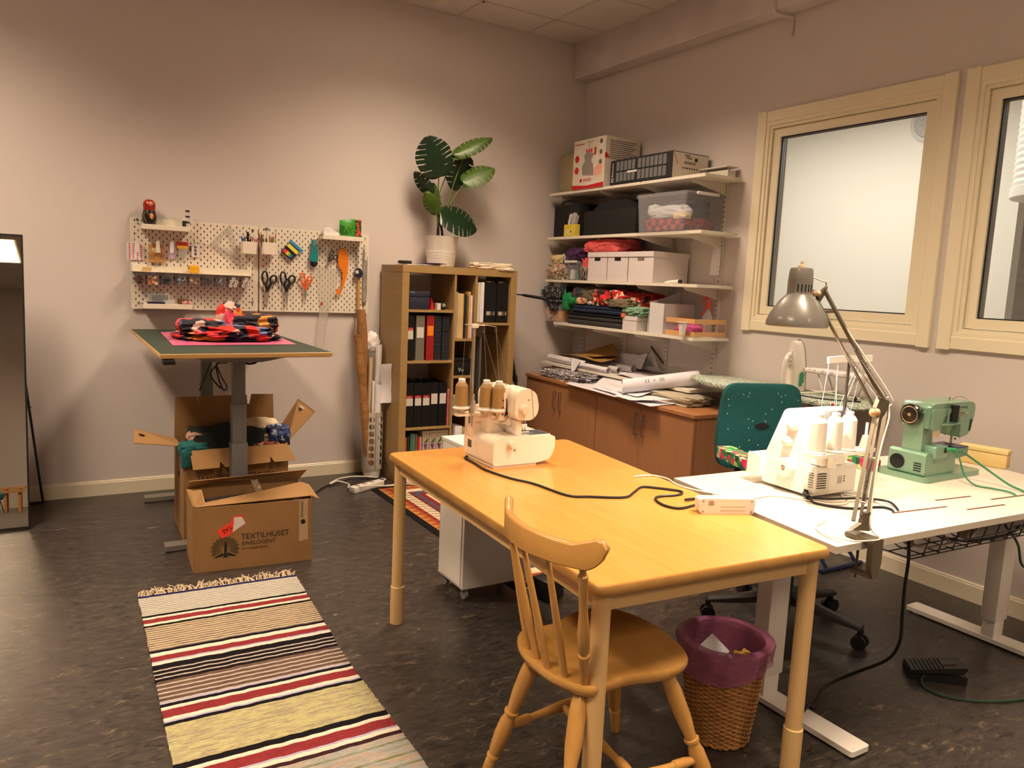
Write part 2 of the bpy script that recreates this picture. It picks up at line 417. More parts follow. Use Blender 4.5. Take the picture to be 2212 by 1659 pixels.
# small ceiling things
bm = B(); lathe(bm, [(.0, H-.045), (.03, H-.045), (.05, H-.035), (.056, H-.015), (.056, H-.0045), (.0, H-.0045)], c=(-1.44, -.26, 0), n=24)
single('smoke_detector', 'small round cream smoke detector on the ceiling by the back wall', 'smoke detector', bm, mat('detector_plastic', rgb(214, 204, 186), .5), loc=(-1.44, -.26, H-.045), world=True)
bm = B(); tube(bm, [(-.139, -2.02, 3.16), (-.139, -2.02, 3.07), (-.10, -2.03, 3.055), (-.02, -2.05, 3.05), (-.014, -2.05, 3.03), (-.014, -2.05, 2.95)], .011)
single('wall_pipe', 'short white pipe bent round the ceiling beam above the left window', 'pipe', bm, M_beam, loc=(-.14, -2.02, 3.1), world=True)
# ceiling luminaires: housing, reflector louvres and tubes
M_lum = mat('luminaire_steel', rgb(230, 226, 218), .3)
M_tube = mat('fluorescent_tube', (1, .82, .62, 1), .4, emis=5)
def luminaire(x, y, lab):
    t = thing('ceiling_light', lab, 'ceiling light', (x, y, H))
    bm = B()
    for sx in (-1, 0, 1): bb(bm, (sx*.285-.008, -.585, -.03), (sx*.285+.008, .585, -.0045))
    for sy in (-1, 1): bb(bm, (-.293, sy*.585-.008, -.03), (.293, sy*.585+.008, -.0045))
    part(t, 'housing', bm, M_lum, smooth=False)
    bm = B()
    for k in range(22): bb(bm, (-.277, -.56+k*.053, -.028), (.277, -.558+k*.053, -.016))
    part(t, 'louvre', bm, M_lum, smooth=False)
    for sx in (-1, 1):
        bm = B(); cyl(bm, (sx*.145, -.56, -.0105), (sx*.145, .56, -.0105), .006, n=10); part(t, 'tube', bm, M_tube)
LL = ['over the end of the yellow table', 'over the white desk', 'far behind the desks', 'above the mirror', 'left of the rag rug', 'reflected at the top of the mirror']
for (x, y), l in zip(FIX, LL): luminaire(x, y, 'recessed fluorescent ceiling light '+l)
# ---------------------------------------------------------------- yellow wooden table
M_beech = mat('varnished_beech_top', rgb(206, 146, 72), .3, col2=rgb(196, 136, 62), scale=4, stretch=(12, .8, 1), lo=.3, hi=.7, coat=.25)
M_edge = mat('oak_table_edge', rgb(150, 110, 56), .45, col2=rgb(164, 122, 64), scale=14)
M_leg = mat('beige_lacquer', rgb(206, 170, 116), .45)
t = thing('work_table', 'long yellow wooden work table with beige round legs', 'table', (-2.26, -3.2, 0))
TP = [(-2.634, -2.426), (-2.705, -3.935), (-1.907, -3.99), (-1.745, -2.431)]
def rim(bm, P, prof, z, mi):
    """moulded edge swept round the polygon P; prof (outset, dz)"""
    n = len(P); cx = sum(p[0] for p in P)/n; cy = sum(p[1] for p in P)/n; rings = []
    for o, dz in prof:
        ring = []
        for i, p in enumerate(P):
            d0 = (V(P[i-1])-V(p)).normalized(); d1 = (V(P[(i+1) % n])-V(p)).normalized(); q = V(p)-(d0+d1)*o
            ring.append((q.x, q.y, z+dz))
        rings.append([V(r) for r in ring])
    loft(bm, rings, mi)
bm = B(); rim(bm, rpoly(TP, .02, 3), [(-.02, -.026), (-.003, -.026), (.0, -.022), (.0, -.016), (-.004, -.009), (-.012, -.003), (-.02, 0), (-.03, .0)], .72, 0)
for f in bm.faces:
    if f.normal.z > .9 or True:
        zs = [v.co.z for v in f.verts]
        f.material_index = 0 if min(zs) > .7165 else 1
part(t, 'tabletop', bm, [M_beech, M_edge], world=True)
def inset(P, d):
    n = len(P); out = []
    for i, p in enumerate(P):
        d0 = (V(P[i-1])-V(p)).normalized(); d1 = (V(P[(i+1) % n])-V(p)).normalized(); out.append(V(p)+(d0+d1)*d)
    return out
Q = inset(TP, .042)
for i in range(4):
    a, b_ = Q[i], Q[(i+1) % 4]; d = (b_-a).normalized()
    bm = B(); bar(bm, (a.x+d.x*.02, a.y+d.y*.02, .668), (b_.x-d.x*.02, b_.y-d.y*.02, .668), .022, .052); part(t, 'apron', bm, M_leg, world=True)
for q in Q:
    bm = B(); lathe(bm, [(.028, 0), (.0285, .01), (.0285, .158), (.025, .162), (.0245, .66), (.0245, .693)], c=(q.x, q.y, 0), n=24); part(t, 'leg', bm, M_leg, world=True)

# ---------------------------------------------------------------- white sit-stand desk
M_desk = mat('white_desk_laminate', rgb(232, 226, 216), .35)
M_deske = mat('desk_edge', rgb(206, 196, 180), .5)
t = thing('sit_stand_desk', 'white height-adjustable desk with cable slots and wire tray', 'desk', (-1.05, -3.6, 0))
DP = [(-1.786, -3.18), (-1.888, -3.995), (-.30, -4.075), (-.15, -3.3)]
DP = [(-1.775, -3.19), (-1.885, -3.985), (-.33, -4.06), (-.16, -3.26)]
bm = B(); SL = [((-1.392, -3.838), (-1.116, -3.868)), ((-1.076, -3.802), (-.879, -3.822)), ((-1.087, -3.921), (-.876, -3.941)), ((-.852, -3.880), (-.58, -3.905))]
loft(bm, [[(x, y, .698) for x, y in DP], [(x, y, .72) for x, y in DP]])
for f in bm.faces:
    if abs(f.normal.z) < .5: f.material_index = 1
part(t, 'desktop', bm, [M_desk, M_deske], world=True, smooth=False)
M_slot = mat('slot_brown', rgb(96, 58, 40), .7)
for a, b_ in SL:
    bm = B(); bar(bm, (a[0], a[1], .7199), (b_[0], b_[1], .7199), .011, .0012); part(t, 'cable_slot', bm, M_slot, world=True, smooth=False, label='narrow brown cable slot')
for (cx, cy, y0, y1) in ((-1.655, -3.60, -3.985, -3.27), (-.375, -3.72, -3.99, -3.36)):
    bm = B(); bb(bm, (cx-.048, cy-.032, .10), (cx+.048, cy+.032, .68), bev=.005); part(t, 'column', bm, M_white, world=True)
    bm = B(); bb(bm, (cx-.038, cy-.026, .025), (cx+.038, cy+.026, .12), bev=.003); part(t, 'inner_column', bm, M_white, world=True)
    bm = B(); prism(bm, rpoly([(cx-.045, y0), (cx+.045, y0), (cx+.045, y1), (cx-.045, y1)], .012), 'xy', .008, .026); bb(bm, (cx-.035, y0+.03, .0), (cx+.035, y0+.06, .009)); bb(bm, (cx-.035, y1-.06, 0), (cx+.035, y1-.03, .009)); part(t, 'foot', bm, M_white, world=True)
    bm = B(); bb(bm, (cx-.04, cy-.3, .672), (cx+.04, cy+.3, .697)); part(t, 'support_arm', bm, M_white, world=True)
bm = B(); bb(bm, (-1.61, -3.64, .645), (-.42, -3.58, .672)); part(t, 'crossbar', bm, M_white, world=True)
# wire tray
M_wire = mat('dark_wire', rgb(58, 52, 48), .4, .6)
bm = B()
TX0, TX1, TY = -1.44, -.42, -3.9
for j, (dy, z) in enumerate([(.10, .695), (.085, .625), (.03, .605), (-.03, .605), (-.085, .625), (-.10, .66)]):
    cyl(bm, (TX0, TY+dy, z), (TX1, TY+dy-.04, z), .0022, n=6)
for k in range(14):
    x = TX0+(TX1-TX0)*k/13; s = -.04*k/13
    tube(bm, [(x, TY+.10+s, .697), (x, TY+.085+s, .625), (x, TY+.05+s, .605), (x, TY-.05+s, .605), (x, TY-.085+s, .625), (x, TY-.10+s, .69)], .0022, n=6, smooth=False)
part(t, 'wire_tray', bm, M_wire, world=True)
t = thing('power_strip', 'grey power strip with red switch light in the wire tray', 'power strip', (-.9, -3.92, .609))
bm = B(); box(bm, (0, 0, .022), (.34, .055, .044), rot=-.04, bev=.006); part(t, 'housing', bm, mat('grey_plastic', rgb(150, 144, 134), .5))
bm = B(); box(bm, (.14, .001, .0455), (.02, .014, .006)); part(t, 'switch', bm, mat('switch_glow', rgb(255, 40, 20), .4, emis=3), label='glowing red switch')
def cable(name, label, P, r, m, cat='cable', group=None, sub=6):
    bm = B(); tube(bm, P, r, n=7, sub=sub); return single(name, label, cat, bm, m, loc=tuple(P[0]), world=True, group=group)
M_cbk = mat('black_rubber', rgb(20, 18, 18), .45); M_cwh = mat('white_rubber', rgb(222, 214, 200), .45); M_cgn = mat('green_cable_rubber', rgb(52, 122, 84), .4); M_cdg = mat('dark_green_rubber', rgb(30, 62, 42), .45)
cable('cable', 'tangled beige cable loops in the wire tray', [(-1.36, -3.9, .63), (-1.28, -3.86, .66), (-1.18, -3.92, .625), (-1.3, -3.95, .625), (-1.38, -3.88, .635), (-1.2, -3.84, .67), (-1.05, -3.9, .66), (-1.15, -3.97, .64), (-.98, -3.93, .668), (-.82, -3.9, .672), (-.7, -3.95, .66), (-.75, -3.86, .64), (-.95, -3.88, .665)], .005, mat('beige_rubber', rgb(168, 156, 136), .5))
cable('cable', 'black cable looped through the wire tray under the desk', [(-1.3, -3.84, .68), (-1.22, -3.86, .64), (-1.12, -3.93, .615), (-.98, -3.96, .615), (-.85, -3.97, .625), (-.7, -3.93, .64), (-.6, -3.9, .67)], .005, M_cbk)
cable('cable', 'green cable hanging in a loop below the wire tray', [(-.92, -3.97, .66), (-.9, -4.01, .60), (-.88, -4.02, .53), (-.83, -4.02, .505), (-.78, -4.02, .53), (-.75, -4.01, .6), (-.76, -3.97, .65)], .0045, M_cdg)
cable('cable', 'thick black cable hanging from the desk tray to the floor', [(-1.40, -3.90, .70), (-1.405, -3.92, .6), (-1.425, -3.93, .50), (-1.42, -3.93, .40), (-1.40, -3.92, .30), (-1.36, -3.86, .20), (-1.37, -3.75, .10), (-1.42, -3.68, .03), (-1.49, -3.70, .008), (-1.56, -3.73, .008), (-1.60, -3.745, .034), (-1.66, -3.765, .034), (-1.71, -3.78, .034), (-1.76, -3.80, .008)], .0055, M_cbk)
cable('cable', 'dark green pedal cable hanging at the right end of the desk', [(-.60, -3.905, .72), (-.62, -3.99, .55), (-.64, -4.0, .40), (-.62, -3.99, .25), (-.60, -3.99, .10), (-.62, -4.01, .02), (-.70, -4.05, .006), (-.82, -4.04, .005), (-.96, -3.98, .005), (-1.04, -3.90, .005), (-1.05, -3.84, .005), (-1.02, -3.80, .012), (-.99, -3.79, .02)], .004, M_cdg)
# foot pedal
t = thing('foot_pedal', 'black sewing machine foot pedal on the floor under the desk', 'foot pedal', (-.92, -3.79, 0), -.75)
bm = B(); prism(bm, rpoly([(-.10, .0), (.10, .0), (.10, .035), (-.10, .022)], .006), 'xz', -.05, .05); part(t, 'base', bm, M_black)
bm = B(); prism(bm, rpoly([(-.102, .024), (.085, .042), (.10, .062), (.095, .07), (-.095, .036)], .004), 'xz', -.047, .047)
for k in range(8): box(bm, (-.08+k*.014, 0, .0415+k*.0024), (.003, .08, .004))
part(t, 'pedal_plate', bm, mat('pedal_plastic', rgb(30, 28, 27), .35))
bm = B(); box(bm, (.045, 0, .0625), (.05, .03, .004), rot=Matrix.Rotation(-.17, 4, 'Y')); part(t, 'label_plate', bm, mat('pedal_label', rgb(78, 72, 66), .5))

# ---------------------------------------------------------------- green cutting table
M_green = mat('dark_green_linoleum', rgb(44, 56, 48), .5, col2=rgb(50, 63, 54), scale=30, spec=.3)
M_ply = mat('plywood_edge', rgb(204, 164, 104), .5, col2=rgb(180, 138, 84), scale=5, stretch=(1, 1, 60))
t = thing('cutting_table', 'tall sit-stand table with dark green top and plywood edge', 'table', (-3.0, -.85, 0))
GP = [(-3.381, -.10), (-3.392, -1.63), (-2.602, -1.592), (-2.589, -.06)]
bm = B(); loft(bm, [[(x, y, 1.026) for x, y in inset(GP, .012)], [(x, y, 1.031) for x, y in GP], [(x, y, 1.048) for x, y in GP], [(x, y, 1.05) for x, y in inset(GP, .002)]], 1)
bm.faces.ensure_lookup_table()
for f in bm.faces:
    if all(v.co.z > 1.0495 for v in f.verts): f.material_index = 0
part(t, 'tabletop', bm, [M_green, M_ply], world=True, smooth=False)
M_gcol = mat('grey_column_paint', rgb(118, 118, 120), .45, .2)
for cy in (-1.2, -.25):
    for nm, w, d, z0, z1 in (('upper_column', .062, .05, .74, .965), ('middle_column', .072, .06, .535, .745), ('lower_column', .082, .07, .03, .54)):
        bm = B(); bb(bm, (-2.973-w/2, cy-d/2, z0), (-2.973+w/2, cy+d/2, z1), bev=.004); part(t, nm, bm, M_gcol, world=True)
    bm = B(); prism(bm, rpoly([(-3.335, cy-.04), (-2.62, cy-.04), (-2.62, cy+.04), (-3.335, cy+.04)], .006), 'xy', .006, .032); bb(bm, (-3.3, cy-.03, 0), (-3.27, cy+.03, .007)); bb(bm, (-2.68, cy-.03, 0), (-2.65, cy+.03, .007)); part(t, 'foot', bm, mat('satin_steel', rgb(140, 136, 130), .35, .5), world=True)
    bm = B(); prism(bm, [(-3.33, 1.026), (-2.62, 1.026), (-2.62, 1.012), (-2.86, .965), (-3.08, .965), (-3.33, 1.012)], 'xz', cy-.035, cy+.035); part(t, 'support_arm', bm, M_gcol, world=True)
bm = B(); bb(bm, (-3.0, -1.17, .985), (-2.94, -.28, 1.024)); part(t, 'crossbar', bm, M_gcol, world=True)
bm = B(); box(bm, (-3.355, -1.60, 1.013), (.05, .07, .022), bev=.004); part(t, 'height_switch', bm, M_black, world=True)
cable('cable', 'black cable hanging from under the green table top', [(-2.93, -.9, 1.02), (-2.99, -.92, 1.0), (-3.05, -.93, .95), (-3.09, -.93, .86), (-3.12, -.93, .78)], .004, M_cbk)
cable('cable', 'bundled black cable tied in loops under the green table', [(-3.0, -1.0, 1.0), (-3.03, -1.0, .95), (-3.045, -1.0, .93), (-3.01, -1.0, .98), (-3.0, -1.0, .97), (-3.045, -1.0, .925), (-3.075, -1.0, .88), (-3.05, -1.0, .83), (-3.02, -1.0, .80), (-3.035, -1.0, .86), (-3.045, -1.0, .92), (-3.02, -1.01, .86), (-2.995, -1.01, .81), (-3.01, -1.01, .79), (-3.035, -1.01, .85), (-3.045, -1.0, .93), (-2.99, -1.0, .94), (-2.95, -1.0, .985)], .004, M_cbk)
cable('cable', 'short black cable curving right of the green table column', [(-2.94, -1.13, .955), (-2.90, -1.13, .945), (-2.865, -1.13, .955), (-2.85, -1.12, .99)], .006, M_cbk)
# pink sheet and crumpled floral cloth
bm = B(); PK = [(-3.245, -.36), (-3.287, -1.22), (-2.665, -1.17), (-2.60, -.30)]
sheet(bm, lambda u, v: (V((*PK[0], 0))*(1-u)*(1-v)+V((*PK[1], 0))*u*(1-v)+V((*PK[2], 0))*u*v+V((*PK[3], 0))*(1-u)*v)+V((0, 0, 1.0515+.0006*noise.noise(V((u*6, v*6, 3)))+.0006)), 14, 14, .0008)
single('pink_sheet', 'glossy pink plastic sheet lying on the green table', 'sheet', bm, mat('pink_plastic', rgb(194, 94, 138), .28, col2=rgb(204, 108, 140), scale=7), loc=(-2.95, -.8, 1.052), world=True)
M_flor = multi('poppy_print', [rgb(24, 20, 38), rgb(24, 20, 38), rgb(206, 40, 36), rgb(214, 74, 96), rgb(26, 22, 40), rgb(196, 160, 150), rgb(30, 26, 44), rgb(96, 110, 150), rgb(204, 38, 30), rgb(22, 18, 34), rgb(196, 130, 50)], scale=17, distort=.05)
bm = B()
blob(bm, (-2.96, -.86, 1.0535), (.42, .40, .085), 3, amp=.42, freq=2.4, sub=5, boxy=.5)
blob(bm, (-3.10, -.86, 1.09), (.24, .22, .075), 5, amp=.3, freq=2.0, sub=4)
blob(bm, (-2.83, -.84, 1.09), (.26, .24, .10), 7, amp=.4, freq=2.0, sub=4)
blob(bm, (-2.945, -.82, 1.10), (.12, .12, .15), 9, amp=.45, freq=2.0, sub=4, boxy=.2)
blob(bm, (-2.95, -.78, 1.0535), (.50, .40, .03), 11, amp=.5, freq=2.6, sub=5, boxy=.5)
single('crumpled_cloth', 'crumpled poppy print cloth in red, navy and white on the pink sheet', 'cloth', bm, M_flor, loc=(-2.95, -.85, 1.054), world=True, ang=60)
# ---------------------------------------------------------------- bookcase
M_bc = mat('birch_veneer', rgb(162, 132, 84), .45, col2=rgb(154, 124, 78), scale=4, stretch=(1, 1, 12), lo=.3, hi=.7)
t = thing('bookcase', 'birch veneer bookcase with uneven compartments against the wall', 'bookcase', (-1.29, -.21, 0))
X0, X1, Y0, Y1, HT = -1.742, -.832, -.42, -.03, 1.524
for nm, a, b_ in (('side_panel', (X0, Y0, 0), (X0+.052, Y1, HT-.051)), ('side_panel', (X1-.05, Y0, 0), (X1, Y1, HT-.051)), ('top_panel', (X0, Y0, HT-.05), (X1, Y1, HT)), ('bottom_panel', (X0+.053, Y0, 0), (X1-.051, Y1, .05))):
    bm = B(); bb(bm, a, b_, bev=.0015, seg=1); part(t, nm, bm, M_bc, world=True)
DV = [-1.336, -1.168]
for x in DV:
    bm = B(); bb(bm, (x-.008, Y0+.003, .0505), (x+.008, Y1, HT-.0505)); part(t, 'divider', bm, M_bc, world=True)
SH = {0: [.383, .857, 1.214], 1: [.15, .475, .745, 1.013], 2: [.46, 1.130]}
CX = [(X0+.0525, DV[0]-.0085), (DV[0]+.0085, DV[1]-.0085), (DV[1]+.0085, X1-.0505)]
for c, zs in SH.items():
    for z in zs:
        bm = B(); bb(bm, (CX[c][0], Y0+.003, z-.0085), (CX[c][1], Y1, z+.0085)); part(t, 'shelf', bm, M_bc, world=True)
# --- contents
def book(name, label, cat, x0, x1, z, h, d, m, front=-.40, group=None, tilt=0, pages=None):
    bm = B(); box(bm, (0, 0, h/2), (x1-x0, d, h), bev=min(.003, (x1-x0)*.25), seg=1)
    if tilt: bm.transform(Matrix.Rotation(tilt, 4, 'Y'))
    return single(name, label, cat, bm, m, loc=((x0+x1)/2, front+d/2, z), group=group)
M_bind = mat('black_binder', rgb(20, 19, 20), .5, spec=.3); M_lab = mat('label_paper', rgb(208, 202, 196), .7); M_rlab = mat('red_label', rgb(178, 44, 40), .6)
M_olab = mat('orange_label', rgb(232, 128, 30), .7)
def binder(label, x0, x1, z, h, m, group=None, lab=None, front=-.40, d=.27, rh=.2, lh=.095, redtop=False, rings=True):
    w = x1-x0
    r = thing('binder', label, 'binder', ((x0+x1)/2, front+d/2, z), 0, group)
    bm = B(); box(bm, (0, -d/2+.002, h/2), (w, .003, h), bev=.001, seg=1); box(bm, (-w/2+.0015, 0, h/2), (.003, d, h)); box(bm, (w/2-.0015, 0, h/2), (.003, d, h)); part(r, 'cover', bm, m)
    bm = B(); box(bm, (0, .006, h/2-.006), (w-.012, d-.03, h-.03)); part(r, 'pages', bm, M_lab)
    if lab:
        bm = B(); box(bm, (0, -d/2-.0001, rh+lh/2), (w-.012, .001, lh)); part(r, 'spine_label', bm, lab, smooth=False)
        if redtop:
            bm = B(); box(bm, (0, -d/2-.0004, rh+lh+.0005), (w-.012, .001, .02)); part(r, 'label_band', bm, M_rlab, smooth=False, label='red band above the label')
            lettering(r, 'Leitz', .014, M_lab, (-w/2+.014, -d/2-.0012, rh+lh-.006), (1, 0, 0), (0, 0, 1), world=False)
    return r
# row 2 (z .866): binders
zr = .8656
binder('black binder with white and red label in the second row left end', -1.688, -1.638, zr, .318, M_bind, lab=M_lab, redtop=True, rh=.15, lh=.07)
binder('grey binder with blank white label in the second row', -1.622, -1.558, zr, .316, mat('grey_binder', rgb(112, 106, 92), .6), lab=M_lab, rh=.16, lh=.075)
binder('red binder with orange label in the second row', -1.542, -1.484, zr, .318, mat('red_binder', rgb(146, 22, 20), .55), lab=M_olab, rh=.175, lh=.07)
M_navy = mat('navy_ribbed_board', rgb(32, 34, 46), .6, col2=rgb(24, 26, 36), scale=3, stretch=(1, 1, 40))
def file_box(label, x0, x1, band):
    r = thing('archive_box', label, 'archive box', ((x0+x1)/2, -.27, zr), 0)
    bm = B(); w = x1-x0
    for k in range(24): box(bm, (0, 0, .007+k*.0132), (w-.002, .255, .0105), bev=.002, seg=1)
    box(bm, (0, 0, .158), (w-.006, .25, .312)); part(r, 'case', bm, M_navy)
    if band:
        bm = B(); box(bm, (0, -.1285, .225), (w-.006, .002, .03)); part(r, 'label_recess', bm, M_ink, smooth=False)
file_box('navy ribbed archive box next to the red binder', -1.480, -1.424, False)
file_box('navy ribbed archive box by the divider with a black label strip', -1.420, -1.362, True)
# row 3 (z .3915)
zr = .3916
for i, (a, b_, rt, lab, ll) in enumerate([(-1.688, -1.626, True, M_lab, 'leftmost'), (-1.622, -1.562, True, M_lab, 'second'), (-1.560, -1.498, True, M_lab, 'third'), (-1.496, -1.436, False, M_lab, 'fourth'), (-1.430, -1.368, False, M_lab, 'rightmost')]):
    binder('black binder in the third row, %s of five from the left%s' % (ll, ', red banded label' if rt else ', plain white label'), a, b_, zr, .314, M_bind, 'black binders in the third row', lab=lab, redtop=rt, rh=.155 if rt else .162, lh=.062 if rt else .075)
book('book', 'thin pink checked book right of the black binders', 'book', -1.362, -1.346, zr, .262, .22, mat('pink_checks', rgb(196, 106, 112), .7, col2=rgb(176, 84, 92), scale=60))
# bottom row (z .05)
zr = .0503
cols = [('orange spined book at the left end of the bottom row', -1.686, -1.668, .27, rgb(170, 90, 50)), ('dark green thin book in the bottom row', -1.664, -1.646, .28, rgb(36, 44, 34)), ('teal spined book in the bottom row', -1.640, -1.622, .296, rgb(70, 120, 104)), ('pale green book leaning in the bottom row', -1.620, -1.606, .292, rgb(96, 130, 108)),
        ('olive grey book in the bottom row', -1.602, -1.588, .292, rgb(100, 104, 84)), ('red spined book in the bottom row', -1.584, -1.570, .262, rgb(186, 40, 36)), ('pale pink book beside the patterned magazine boxes', -1.568, -1.554, .268, rgb(206, 150, 146))]
for l, a, b_, h, c in cols: book('book', l, 'book', a, b_, zr, h, .21, mat('book_cover', c, .6))
M_mag = mat('kraft_print_board', rgb(176, 160, 136), .8)
M_purp = mat('purple_print', rgb(104, 56, 124), .7); M_gprint = mat('green_print', rgb(38, 84, 52), .7)
for i, x in enumerate((-1.523, -1.469, -1.416, -1.368)):
    w = .051 if i < 3 else .042
    r = thing('magazine_box', 'upright kraft magazine box with purple and green print, %s of four' % ('first', 'second', 'third', 'last')[i], 'magazine box', (x, -.28, zr), 0, 'patterned magazine boxes')
    bm = B(); box(bm, (0, 0, .155), (w, .24, .31), bev=.001, seg=1); part(r, 'case', bm, M_mag)
    bm = B(); s = .9
    prism(bm, [(-.018, .215), (.012, .215), (.002, .165)], 'xz', -.1212, -.1202); part(r, 'purple_mark', bm, M_purp, smooth=False)
    bm = B(); prism(bm, [(-.012, .225), (.018, .262), (.014, .235), (-.002, .222)], 'xz', -.1213, -.1203); part(r, 'green_mark', bm, M_gprint, smooth=False)
    bm = B(); tube(bm, [(.004, -.1206, .262), (-.014, -.1206, .275), (-.008, -.1206, .292), (.010, -.1206, .290), (.008, -.1206, .270)], .0009, n=5); part(r, 'drawn_line', bm, M_ink)
# row 1 left: navy box, ruler, small items (z 1.2225)
zr = 1.2228
r = thing('storage_box', 'navy cardboard box with lid in the top left compartment', 'box', (-1.606, -.29, zr))
bm = B(); box(bm, (0, 0, .045), (.150, .23, .09), bev=.002); part(r, 'body', bm, mat('navy_board', rgb(34, 34, 54), .7))
bm = B(); box(bm, (0, 0, .108), (.156, .236, .035), bev=.002); part(r, 'lid', bm, mat('navy_board_lid', rgb(38, 38, 60), .7))
lettering(r, '2002', .018, mat('pale_print', rgb(120, 130, 150), .6), (-.072, -.1184, .112), (1, 0, 0), (0, 0, 1), world=False)
bm = B(); prism(bm, [(-.014, 0), (.014, 0), (-.010, .085)], 'xz', -.06, .0); single('set_square', 'red triangular ruler leaning on the navy box', 'ruler', bm, mat('red_plastic', rgb(190, 34, 40), .4), loc=(-1.497, -.33, zr))
bm = B(); box(bm, (0, 0, .023), (.027, .04, .046), bev=.001, seg=1); single('carton', 'tiny white carton in the top left compartment', 'carton', bm, M_lab, loc=(-1.447, -.37, zr))
bm = B(); box(bm, (0, 0, .025), (.024, .05, .05), bev=.002); single('carton', 'tiny dark red carton behind the white one', 'carton', bm, mat('dark_red_board', rgb(92, 26, 26), .6), loc=(-1.474, -.32, zr))
r = thing('camera', 'small black camera on the top left shelf of the bookcase', 'camera', (-1.408, -.35, zr))
bm = B(); box(bm, (0, 0, .026), (.044, .05, .052), bev=.008); part(r, 'body', bm, M_black)
bm = B(); cyl(bm, (0, -.024, .034), (0, -.036, .034), .013); part(r, 'lens', bm, M_chrome)
# middle column: papers and folders
zr = 1.022
pp = [(-1.326, -1.303, .33, rgb(150, 142, 132), 'grey folder'), (-1.302, -1.291, .322, rgb(206, 176, 118), 'cream folder'), (-1.290, -1.280, .32, rgb(198, 168, 108), 'yellowish folder'), (-1.279, -1.268, .318, rgb(210, 182, 128), 'pale manila folder'), (-1.266, -1.256, .32, rgb(196, 166, 112), 'tan folder'),
      (-1.252, -1.232, .318, rgb(30, 28, 28), 'thick black folder'), (-1.230, -1.216, .31, rgb(110, 82, 56), 'brown folder'), (-1.214, -1.203, .335, rgb(206, 160, 92), 'tall amber folder'), (-1.201, -1.184, .31, rgb(206, 190, 188), 'pinkish white folder')]
for a, b_, h, c, l in pp: book('folder', l+' standing in the narrow middle compartment', 'folder', a, b_, zr, h, .25, mat('folder_card', c, .75, col2=tuple(min(1, q*1.25) for q in c[:3])+(1,), scale=5, stretch=(30, 1, 2)), group='folders in the narrow compartment')
bm = B(); tube(bm, [(-1.275, -.33, 1.345), (-1.27, -.33, 1.385), (-1.24, -.33, 1.40), (-1.225, -.33, 1.38), (-1.235, -.33, 1.345)], .004); single('cord', 'black cord loop sticking up behind the folders', 'cord', bm, M_cbk, loc=(-1.25, -.33, 1.345), world=True)
r = thing('storage_box', 'black box printed Vty in the middle compartment', 'box', (-1.252, -.30, .754))
bm = B(); box(bm, (0, 0, .05), (.13, .20, .10), bev=.003); part(r, 'body', bm, M_bind)
bm = B(); box(bm, (0, 0, .113), (.134, .204, .028), bev=.003); part(r, 'lid', bm, M_bind)
lettering(r, 'V', .042, M_lab, (-.034, -.1008, .028), (1, 0, 0), (0, 0, 1), world=False); lettering(r, 'ty', .028, M_lab, (-.008, -.1008, .030), (1, 0, 0), (0, 0, 1), world=False)
bm = B(); lathe(bm, [(.028, 0), (.03, .01), (.03, .12), (.026, .125), (.022, .125), (.022, .01)], n=20); single('paper_roll', 'short grey paper roll standing in the middle compartment', 'roll', bm, mat('grey_paper', rgb(168, 164, 152), .8), loc=(-1.286, -.36, .484))
bm = B(); box(bm, (0, 0, .11), (.058, .2, .22), bev=.002); single('binder', 'white binder at the bottom of the middle column', 'binder', bm, M_paper, loc=(-1.262, -.30, .159))
bm = B(); box(bm, (0, 0, .105), (.028, .2, .21), bev=.002); single('binder', 'beige binder beside the white one at the bottom', 'binder', bm, mat('beige_board', rgb(170, 146, 108), .7), loc=(-1.214, -.30, .159))
# right column: teal, white, magazine files (z 1.139)
zr = 1.1389
book('book', 'teal spined thin book in the top right compartment', 'book', -1.156, -1.148, zr, .292, .22, mat('teal_cover', rgb(34, 92, 100), .6))
book('book', 'white spined book in the top right compartment', 'book', -1.146, -1.126, zr, .29, .22, mat('ivory_cover', rgb(214, 206, 186), .7))
book('folder', 'white ring folder leaning by the black magazine files', 'folder', -1.122, -1.092, zr, .292, .23, M_paper)
M_mage = mat('magazine_edges', rgb(196, 180, 150), .7, col2=rgb(60, 54, 48), scale=70, stretch=(1, .01, .01), lo=.45, hi=.52)
for x, l in ((-1.038, 'black magazine file, left of the pair with pale edges'), (-.938, 'black magazine file at the right end, pale edges')):
    r = thing('magazine_file', l, 'magazine file', (x, -.28, zr), 0, 'black magazine files')
    bm = B(); box(bm, (0, 0, .145), (.094, .235, .29), bev=.001, seg=1); part(r, 'case', bm, M_bind)
    for c, sz in (((0, -.118, .068), (.072, .002, .028)), ((0, 0, .2965), (.072, .2, .012))):
        bm = B(); box(bm, c, sz); part(r, 'magazines', bm, M_mage, smooth=False)
bm = B(); box(bm, (0, 0, .28), (.012, .30, .56)); single('foam_board', 'grey board standing inside the tall right compartment', 'board', bm, mat('grey_board', rgb(96, 92, 92), .8), loc=(-1.09, -.22, .4695))
